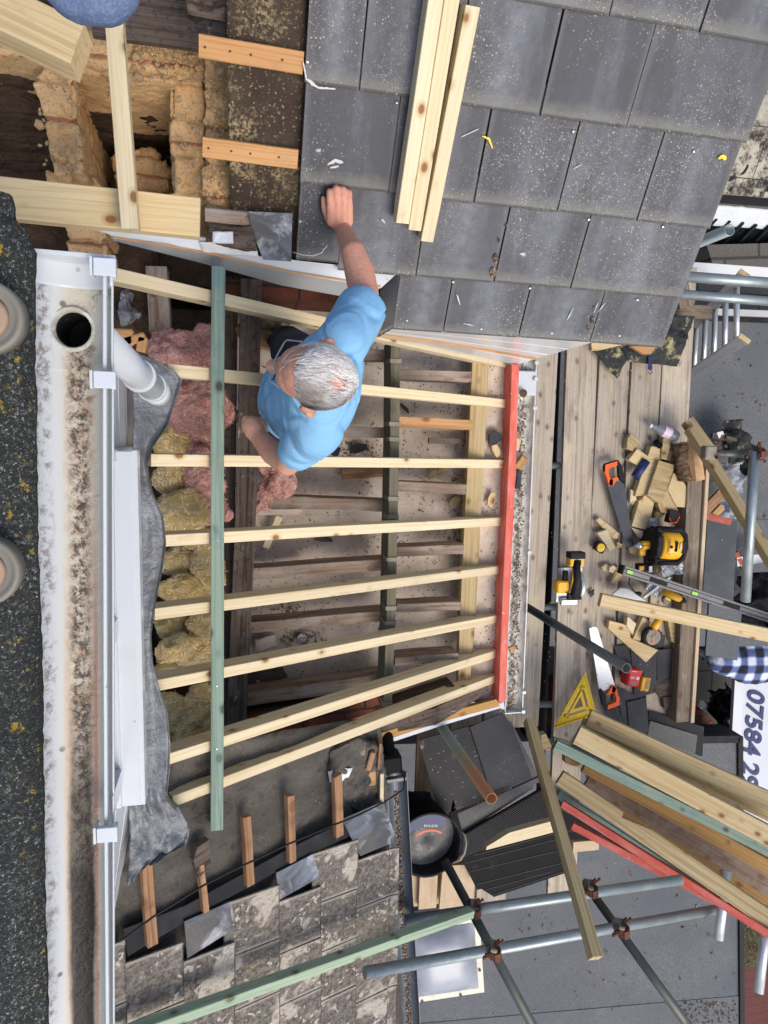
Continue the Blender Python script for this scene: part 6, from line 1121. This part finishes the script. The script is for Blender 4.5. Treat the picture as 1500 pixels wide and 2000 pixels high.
# red box, battery
t, M = tool('screw_box', (1224, 1322), (1256, 1325), 4.38, 'small red cardboard box with white print and clear window', 'box')
part('carton', 'red_card', lambda b: b.box((.05, 0, -.03), (.10, .125, .10))); part('lid_fold', 'red_card', lambda b: b.box((.05, .045, .021), (.098, .03, .003)))
part('print', 'upvc', lambda b: (b.box((.075, .002, .0207), (.022, .02, .001)), b.box((.035, .008, .0207), (.038, .004, .001)), b.box((.035, -.002, .0207), (.03, .004, .001)), b.box((.04, .05, .023), (.04, .004, .001)))); part('window', 'aged_metal', lambda b: b.prism([(.028, -.05), (.07, -.05), (.07, -.03), (.058, -.022), (.04, -.022), (.028, -.03)], .0195, .0212))
t, M = tool('battery_pack', (1252, 1336), (1274, 1338), 4.40, 'yellow battery pack pushed against the red box', 'battery')
part('case', 'yellow_plastic', lambda b: b.box((.035, 0, -.02), (.068, .10, .05))); part('contact_slot', 'amber_timber', lambda b: (b.box((.045, .004, .006), (.03, .07, .004)), b.box((.03, -.042, .006), (.03, .006, .004))))
# speed square
t, M = tool('rafter_square', (1143, 1312), (1083, 1418), 4.43, 'yellow triangular rafter square with slots and printed scale', 'square')
A, B, C_ = [M.inverted() @ P(x, y, 4.43) for x, y in ((1143, 1312), (1083, 1419), (1164, 1393))]
A, B, C_ = [Vector((q.x, q.y)) for q in (A, B, C_)]; G_ = (A + B + C_) / 3
def tri(k): return [tuple(G_ + (q - G_) * k) for q in (A, B, C_)]
mb = MB(); o3, i3, ii, ij = tri(1), tri(.60), tri(.44), tri(.24); n = 3
def ring(mb, a, b, z0, z1):
    V = [(x, y, z) for z in (z0, z1) for x, y in a + b]
    for i in range(3):
        j = (i + 1) % 3; mb.add(V, [(6 + i, 6 + j, 9 + j, 9 + i), (j, i, 3 + i, 3 + j), (i, j, 6 + j, 6 + i), (3 + j, 3 + i, 9 + i, 9 + j)]) 
ring(mb, o3, i3, 0, .005); ring(mb, ii, ij, 0, .005); mb.box((*(((Vector(i3[1]) + Vector(ii[1])) / 2)), .0025), (.02, .04, .005)); mb.box((*(((Vector(i3[2]) + Vector(ii[2])) / 2)), .0025), (.02, .04, .005)); mb.box((*(((Vector(i3[0]) + Vector(ii[0])) / 2)), .0025), (.03, .03, .005)); mb.build('plate', 'yellow_paint', M, t)
mb = MB(); d_ = Vector(o3[2]) - Vector(o3[1]); mb.box((*((Vector(o3[1]) + Vector(o3[2])) / 2), .006), (d_.length, .008, .018), math.atan2(d_.y, d_.x)); mb.build('fence', 'yellow_paint', M, t)
mb = MB()
for k in range(34):
    for (p, q) in ((o3[0], o3[1]), (o3[0], o3[2])):
        x = Vector(p).lerp(Vector(q), .06 + k * .026); dd = (Vector(q) - Vector(p)).normalized(); nn_ = G_ - x; nn_ = (nn_ - dd * nn_.dot(dd)).normalized(); c = x + nn_ * (.012 if k % 4 else .015); mb.box((c.x, c.y, .0054), (.0016, .010 if k % 4 else .018, .0006), math.atan2(dd.y, dd.x))
mb.build('scale_marks', 'black_plastic', M, t)
# stamped marks on the post
# sawdust drifts and shavings on the deck
mb = MB(); rr = random.Random(77)
for i in range(700):
    cx, cy, sx, sy = rr.choice([(1190, 1060, 40, 90), (1240, 1100, 40, 60), (1120, 1230, 30, 40), (1200, 720, 60, 30), (1230, 820, 50, 50), (1050, 900, 15, 300), (1130, 900, 20, 250), (1260, 1230, 40, 40)])
    x, y = rr.gauss(cx, sx), rr.gauss(cy, sy)
    if x < 1045 or x > 1330 or y < 690: continue
    mb.box(P(x, y, DK - .002), (rr.uniform(.003, .012), rr.uniform(.002, .004), .002), rr.uniform(0, 3))
tag(mb.build('sawdust', 'sawdust'), kind='stuff')

# ================================================================== things beyond the deck
o = slab('dark_board', [(1382, 1012, 4.75), (1440, 1018, 4.75), (1432, 1180, 4.75), (1372, 1176, 4.75)], .02, 'saw_dark'); tag(o, 'smooth dark grey sheet standing out from the deck edge', 'sheet')
mb = MB(); mb.lathe([(.004, 0), (.003, .002)], Matrix.Translation(P(1410, 1054, 4.745)), 8); mb.build('pin_hole', 'upvc', parent=o)
o = slab('lower_board', [(1385, 1180, 5.2), (1450, 1185, 5.2), (1440, 1290, 5.2), (1378, 1280, 5.2)], .02, 'grey_felt'); tag(o, 'grey sheet lying below the end of the dark sheet', 'sheet')
for (q, m, amp, lab, D) in [(((1405, 905), (1450, 900), (1452, 960), (1400, 990)), 'grey_cloth', .12, 'grey crumpled cloth beside the slanting brace, upper one', 5.9), (((1420, 970), (1455, 985), (1450, 1015), (1395, 1010)), 'grey_cloth', .12, 'pale crumpled cloth under the brown planks', 5.9), (((1412, 822), (1450, 818), (1482, 880), (1420, 910)), 'membrane', .12, 'black sack with white specks above the tube bracket', 5.9), (((1440, 885), (1478, 880), (1470, 925), (1450, 930)), 'black_shiny', .06, 'black rag hanging below the short tube', 5.9), (((1440, 1130), (1520, 1110), (1530, 1240), (1440, 1240)), 'black_shiny', .15, 'large black plastic bag right of the dark sheet', 5.8), (((1385, 1350), (1432, 1338), (1432, 1440), (1398, 1425)), 'black_shiny', .2, 'black bin bag on the paving beside the white sign', 7.9)]:
    o = sheet('crumpled_sack', bil(*[(x, y, D) for x, y in q], 22, 22), m, amp=amp, s=6, th=.01); tag(o, lab, 'sack')
for a, b, wd, m, lab in [((1375, 1000, 5.9), (1440, 935, 5.9), .10, 'brown_batten', 'brown plank crossing the pale cloth'), ((1360, 1003, 4.4), (1428, 1020, 4.4), .045, 'red_brown_paint', 'reddish brown strip at the top of the dark sheet'), ((1392, 850, 5.9), (1445, 862, 5.9), .05, 'dark_beam', 'dark stick beside the black sack'), ((1438, 1080, 5.9), (1454, 1110, 5.9), .05, 'red_brown_paint', 'reddish brown stick below the upright looking tube'), ((1440, 1098, 5.9), (1520, 1085, 5.9), .09, 'white_paint', 'white strip at the right edge beside the tube'), ((1378, 1290, 7.2), (1372, 1210, 7.2), .05, 'black_plastic', 'black rail above the paving')]:
    o = board('loose_plank', a, b, wd, .03, m); tag(o, lab, 'plank')
o = slab('offcut', [(1392, 1002, 5.4), (1408, 985, 5.4), (1416, 995, 5.4), (1404, 1007, 5.4)], .03, 'orange_batten'); tag(o, 'orange pine offcut above the reddish strip', 'offcut')
o = slab('paper_scraps', [(1400, 845, 5.9), (1412, 842, 5.9), (1416, 850, 5.9), (1404, 856, 5.9)], .01, 'white_paint'); tag(o, 'white paper scrap beside the black sack', 'paper')
mb = MB(); rr = random.Random(3)
for i in range(60): mb.box(P(rr.uniform(1395, 1440), rr.uniform(858, 880), 5.95), (.05 * rr.random(), .03, .01), rr.uniform(0, 3), .2)
tag(mb.build('litter', 'leaf_litter'), kind='stuff')
o = tube('bollard', (1360, 1378, 7.7), (1372, 1376, 7.6), .05, 'alu', open_=False); tag(o, 'stub of white pipe on the paving', 'pipe')
# sign panel with phone number
sg = thing('sign_panel', P(1470, 1450, 6.9), 'white panel with dark blue italic phone number at the right edge', 'sign')
slab('panel', [(1436, 1320, 6.9), (1640, 1345, 6.9), (1630, 1640, 6.9), (1421, 1600, 6.9)], .05, 'upvc', sg)
slab('panel_edge', [(1436, 1320, 6.885), (1452, 1322, 6.885), (1440, 1604, 6.885), (1421, 1600, 6.885)], .03, 'upvc_sheen', sg)
M = frame((1482, 1345, 6.888), (1467, 1545, 6.888)); M.translation = P(1478, 1343, 6.888)
text('lettering', '07584 29', .315, 'navy', M @ T(0, -.01, 0), sg, ext=.001, off=.008, shear=.35, ax='LEFT')
# greenery by the deck
mb = MB(); rr = random.Random(6)
for i in range(520):
    x, y = rr.uniform(1452, 1500), rr.uniform(1800, 1885); l = rr.uniform(.02, .05); M_ = Matrix.Translation(P(x, y, 8.0 + rr.uniform(-.2, .1))) @ Matrix.Rotation(rr.uniform(0, 6.3), 4, 'Z') @ Matrix.Rotation(rr.uniform(-.8, .8), 4, 'X')
    mb.add([M_ @ Vector(v) for v in ((0, 0, 0), (l * .5, l * .3, .005), (l, 0, 0), (l * .5, -l * .3, .005))], [(0, 1, 2, 3)])
tag(mb.build('weeds', 'leaf_green'), kind='stuff')

# grit, twigs and scraps lying on the felt roofs
mb = MB(); rr = random.Random(91)
for i in range(420):
    x, y = rr.choice([(rr.uniform(1360, 1500), rr.uniform(640, 1230)), (rr.uniform(960, 1440), rr.uniform(1640, 2000)), (rr.uniform(1330, 1440), rr.uniform(1955, 2000))]); l = rr.uniform(.008, .05) * (rr.random() ** 2 + .2)
    mb.box(P(x, y, 6.185), (l, rr.uniform(.005, .014), .006), rr.uniform(0, 3), rr.uniform(-.2, .2))
tag(mb.build('grit', 'leaf_litter'), kind='stuff')
# ================================================================== the roofer
man = thing('person', P(560, 770, 3.42), 'grey haired man in glasses and light blue t-shirt reaching up to the slates', 'person')
def orient(fwd, up):
    x = fwd.normalized(); z = (up - x * up.dot(x)).normalized(); return Matrix((x, z.cross(x), z)).transposed().to_4x4()
hf = P(527, 702, 1.80) - P(678, 750, 1.80); hf.z = 0; hf.normalize(); hf.z = -.38
H = orient(hf, Vector((0, 0, 1))); H.translation = P(612, 734, 1.80)
bl = P(672, 658, 2.06) - P(616, 856, 2.06); bf = Vector((0, 0, 1)).cross(bl.normalized()) * 1
if bf.dot(hf) < 0: bf = -bf
B = orient(bf, Vector((0, 0, 1)))
def at(M, p): q = M.copy(); q.translation = p; return q
def chain(mb, pts, n=14):
    """tapered capsule chain; pts = (point, radius)"""
    for (p, r), (q, s) in zip(pts[:-1], pts[1:]):
        k = max(2, int((q - p).length / (min(r, s) * .35)))
        for i in range(k + 1): t = i / k; rr_ = r + (s - r) * t; mb.ell(p.lerp(q, t), (rr_,) * 3, n=n, k=8)
O0 = P(610, 760, 2.2)
mb = MB()
HM = H
mb.ell((-.012, 0, .012), (.093, .075, .082), HM, 28, 18); mb.ell((.035, 0, -.035), (.052, .058, .072), HM); mb.ell((.028, 0, -.085), (.048, .046, .034), HM); mb.ell((.030, 0, .008), (.064, .066, .058), HM, 24, 14); mb.ell((.078, 0, .0), (.018, .050, .016), HM)
mb.path([HM @ Vector(v) for v in ((.086, 0, .0), (.104, 0, -.018), (.122, 0, -.034), (.122, 0, -.042), (.10, 0, -.050))], [.011, .014, .018, .018, .013], 12); mb.ell((.112, 0, -.042), (.014, .021, .012), HM)
for s in (-1, 1):
    mb.ell((.058, .034 * s, -.045), (.028, .026, .03), HM); mb.ell((-.004, .084 * s, -.020), (.022, .013, .034), HM); mb.ell((-.014, .094 * s, -.012), (.013, .010, .024), HM)
mb.ell((.078, 0, -.072), (.014, .024, .007), HM); mb.ell((.076, 0, -.084), (.014, .022, .007), HM)
nb_ = P(632, 757, 2.02); chain(mb, [(HM @ Vector((-.03, 0, -.05)), .058), (nb_, .062)])
mb.ell((0, 0, 0), (.09, .165, .085), at(B, P(632, 757, 2.14))); mb.ell((0, 0, 0), (.10, .14, .2), at(B, P(612, 768, 2.37))); mb.ell((0, 0, 0), (.11, .145, .13), at(B, P(582, 778, 2.62)))
wr = PP(670, 450, SR, .055)
chain(mb, [(P(672, 658, 2.09), .045), (P(698, 618, 2.17), .046), (P(711, 575, 2.25), .048), (P(703, 535, 2.28), .049), (P(690, 495, 2.30), .040), (wr, .029)])
ra = P(690, 495, 2.30)
# right hand, knuckles hooked over the slate edge
def hp_(x, y, o): return PP(x, y, SR, o)
for x in (646, 658, 670, 681): chain(mb, [(wr.lerp(hp_(x, 432, .05), .35), .017), (hp_(x, 432, .055), .017), (hp_(x, 404, .062), .0155)])
FG = [(645, 399, 376, .0115, 388), (658, 395, 369, .0122, 384), (671, 397, 371, .0118, 386), (683, 401, 377, .0108, 390)]
for (x, yk, yp, r, yt) in FG: chain(mb, [(hp_(x, yk + 6, .060), r * 1.22), (hp_(x - 1, (yk + yp) / 2, .062), r * 1.02), (hp_(x - 1, yp, .052), r * 1.08), (hp_(x - 2, yp - 3, .028), r * .9), (hp_(x - 2, yp + 5, .010), r * .82)], 12)
chain(mb, [(hp_(654, 436, .045), .018), (hp_(641, 425, .042), .0145), (hp_(634, 405, .036), .0125), (hp_(632, 388, .026), .0105)], 12)
# left arm bent back to the hip
el, wl = P(562, 903, 2.32), P(505, 853, 2.47)
chain(mb, [(P(618, 848, 2.10), .040), (P(585, 884, 2.24), .042), (el, .043), (P(534, 885, 2.40), .042), (wl, .031)])
hl = P(491, 832, 2.50); fx = (P(520, 832, 2.52) - hl).normalized(); fy = (hl - wl).normalized()
chain(mb, [(wl, .031), (wl.lerp(hl, .6), .036), (hl, .036), (hl + fx * .03, .028)])
for k in range(4):
    b0 = hl + fy * (.030 - .018 * k) - fx * .018 + Vector((0, 0, .016)); chain(mb, [(hl, .02), (b0 + fx * .012, .0155), (b0 + fx * .044 - Vector((0, 0, .016)), .0135), (b0 + fx * .058 - Vector((0, 0, .040)), .012), (b0 + fx * .044 - Vector((0, 0, .055)), .010)], 10)
chain(mb, [(wl.lerp(hl, .5), .018), (hl + fx * .03 + Vector((0, 0, .012)) + fy * .01, .0125), (hl + fx * .045 - Vector((0, 0, .006)) + fy * .02, .0105)], 10)
# legs
lr_ = [(P(585, 705, 2.72), .09), (P(562, 672, 3.05), .065), (P(548, 668, 3.38), .045)]; ll_ = [(P(582, 835, 2.72), .09), (P(556, 838, 3.05), .065), (P(545, 835, 3.38), .045)]
for c in (lr_, ll_): chain(mb, c)
mb.V = [v - O0 for v in mb.V]
body = remeshed('body', mb, 'skin', .0042, Matrix.Translation(O0), man, 3)
# clothes
mb = MB()
for (p, r) in [((634, 755, 2.10), (.102, .178, .09)), ((628, 760, 2.18), (.114, .182, .12)), ((612, 766, 2.34), (.126, .172, .16)), ((592, 773, 2.50), (.138, .165, .15)), ((582, 776, 2.60), (.138, .160, .10))]: mb.ell((0, 0, 0), r, at(B, P(*p)), 24, 14)
mb.ell((0, 0, 0), (.075, .125, .05), at(B, P(640, 757, 2.03)))
for a, b, r0, r1 in ((P(668, 668, 2.08), P(709, 599, 2.19), .074, .070), (P(622, 842, 2.09), P(577, 880, 2.27), .070, .060)):
    mb.ell(a, (r0,) * 3); mb.cyl(a, b, r0, r1, 22)
# trunk hem cut
mb.V = [v - O0 for v in mb.V]
def fold(co):
    w_ = co + O0; a = NZ.fractal(Vector((co.x * 5, co.y * 5, co.z * 9)), 1, 2, 2); b = abs(NZ.noise(Vector((co.x * 7 + 3, co.y * 9, co.z * 13)))); c_ = abs(NZ.noise(Vector((co.x * 3 + co.y * 4, co.y * 3 - co.x * 5, co.z * 6)))); return .004 * a - .010 * b - .014 * max(0, .10 - c_) * 6 + .008
shirt = remeshed('t_shirt', mb, 'shirt', .0065, Matrix.Translation(O0), man, 5, fold)
# collar
mb = MB(); cp = []
for k in range(25): a = 2 * math.pi * k / 24; cp.append(at(B, P(630, 757, 2.005)) @ Vector((.072 * math.cos(a) + .012, .076 * math.sin(a), .012 * -math.cos(a))))
mb.path(cp, .008, 8); mb.build('collar', 'shirt', parent=man, smooth=True)
mb = MB()
for c in (lr_, ll_): chain(mb, [(p, r + .012) for p, r in c])
mb.ell((0, 0, 0), (.12, .150, .12), at(B, P(582, 778, 2.67))); mb.V = [v - O0 for v in mb.V]
remeshed('trousers', mb, 'jeans_dark', .010, Matrix.Translation(O0), man, 3, lambda co: .006 * NZ.fractal(co * 14, 1, 2, 3))
for (x, y) in ((548, 668), (545, 835)):
    mb = MB(); q = P(x, y, 3.40); mb.ell((.0, 0, 0), (.05, .045, .06)); 
    for k in range(5): mb.ell((.03 + .035 * k, 0, -.035), (.05, .045 - .002 * k, .035))
    M = at(B, q); mb.V = [v for v in mb.V]; me_ = MB(); me_.V = [(M @ v) - q for v in mb.V]; me_.F = mb.F; remeshed('boot', me_, 'brown_batten', .008, Matrix.Translation(q), man, 2)
# glasses
gp = [(592, 668, 1.80), (561, 664, 1.835), (556, 668, 1.84), (548, 682, 1.845), (541, 695, 1.85), (537, 703, 1.845), (535, 711, 1.845), (532, 718, 1.85), (530, 730, 1.85), (528, 741, 1.845), (530, 746, 1.84), (565, 768, 1.80)]
gl = thing('x', P(545, 705, 1.84), None, None); bpy.data.objects.remove(gl)
mb = MB(); gw = [P(*p) for p in gp]; mb.path(gw, .0021, 8); gla = mb.build('glasses', 'steel', parent=man, smooth=True)
up_ = (H.to_3x3() @ Vector((0, 0, 1)))
for (i0, i1) in ((2, 4), (7, 9)):
    a, b = gw[i0], gw[i1]; mb = MB(); mb.path([a, a - up_ * .022 + (b - a) * .1, a.lerp(b, .5) - up_ * .030, b - up_ * .022 - (b - a) * .1, b], .0018, 6); mb.build('rim', 'black_plastic', parent=gla)
for s in (-1, 1):
    mb = MB(); mb.ell((.070, .031 * s, -.022), (.012, .014, .011), HM); mb.build('eye', 'upvc', parent=man, smooth=True)
# hair: thousands of fine strands lying back over the skull, thin on the crown
rr = random.Random(12); V = []; F = []
ctr = Vector((-.012, 0, .012)); rad = Vector((.0935, .0755, .0825))
bald = Vector((-.66, .12, .74)).normalized()
cnt = 0
for i in range(26000):
    d = Vector((rr.gauss(0, 1), rr.gauss(0, 1), rr.gauss(0, 1))).normalized()
    if d.z < -.45 + .5 * (d.x > .1): continue
    if d.x > .40 - .12 * abs(d.y) + .10 * NZ.noise(d * 4) and rr.random() > .03: continue
    if d.x > .25 and d.z < .35: continue
    bd = (d - bald).length
    if bd < .56 and rr.random() > (bd / .56) ** 3 * .8 + .03: continue
    if abs(d.y) > .85 and d.z < -.1 and d.x > -.15: continue
    if d.x > .28 and rr.random() > .45: continue
    cnt += 1
    if cnt > 9000: break
    p = ctr + Vector((d.x * rad.x, d.y * rad.y, d.z * rad.z)); nrm = Vector((d.x / rad.x, d.y / rad.y, d.z / rad.z)).normalized()
    g_ = Vector((-1, .55 * d.y + .7 * NZ.noise(d * 3) - .2, -.25)) + Vector((rr.gauss(0, .22), rr.gauss(0, .22), 0)); tn = (g_ - nrm * g_.dot(nrm)).normalized(); L_ = rr.uniform(.022, .050) * (1.1 if d.z > 0 else .6); wd = rr.uniform(.0004, .0011); sd_ = nrm.cross(tn)
    k = len(V)
    for j in range(4):
        t = j / 3; q = p + tn * L_ * t + nrm * (.0015 + .0045 * math.sin(t * 2.4) * rr.uniform(.6, 1.2) - L_ * L_ * t * t * 3.4 + .003 * NZ.noise(d * 9) * t); w_ = wd * (1 - t * .8); V += [HM @ (q - sd_ * w_), HM @ (q + sd_ * w_ + nrm * .0003)]
    F += [(k + 2 * j, k + 2 * j + 1, k + 2 * j + 3, k + 2 * j + 2) for j in range(3)]
mesh_obj('hair', V, F, 'hair', H, man)
# second person below, only a plaid shoulder in view
p2 = thing('person', P(1500, 1300, 8.1), 'person in blue white and black plaid shirt, only one shoulder in view', 'person')
sh = P(1475, 1292, 6.72); O2 = sh; mb = MB()
mb.ell((.05, -.02, -.02), (.36, .24, .14)); mb.ell((-.25, .02, -.05), (.19, .19, .15)); chain(mb, [(Vector((-.30, .03, -.08)), .12), (Vector((-.34, .06, -.34)), .08)]); mb.ell((.14, -.03, -.35), (.22, .16, .40)); mb.cyl((.36, -.04, -.05), (.44, .06, -.28), .11, .08)
mb.V = [v * 1.16 + Vector((-.04, .03, 0)) for v in mb.V]; remeshed('shirt', mb, 'plaid', .012, Matrix.Translation(O2), p2, 4, lambda co: .012 * NZ.fractal(co * 8, 1, 2, 3))
mb = MB(); mb.ell((.34, -.12, .10), (.10, .085, .12)); mb.ell((.40, -.14, .06), (.05, .05, .07)); mb.cyl((.26, -.06, -.02), (.31, -.10, .06), .06)
chain(mb, [(Vector((-.22, .06, -.34)), .05), (Vector((-.10, .12, -.52)), .035), (Vector((-.06, .14, -.60)), .04)])
remeshed('body', mb, 'skin', .010, Matrix.Translation(O2), p2, 3)
mb = MB(); chain(mb, [(Vector((.20, .02, -.62)), .13), (Vector((.2, .06, -1.0)), .08), (Vector((.2, .06, -1.38)), .06)]); chain(mb, [(Vector((.08, -.04, -.62)), .13), (Vector((.05, -.05, -1.0)), .08), (Vector((.05, -.06, -1.38)), .06)])
remeshed('trousers', mb, 'jeans_dark', .014, Matrix.Translation(O2), p2, 3)
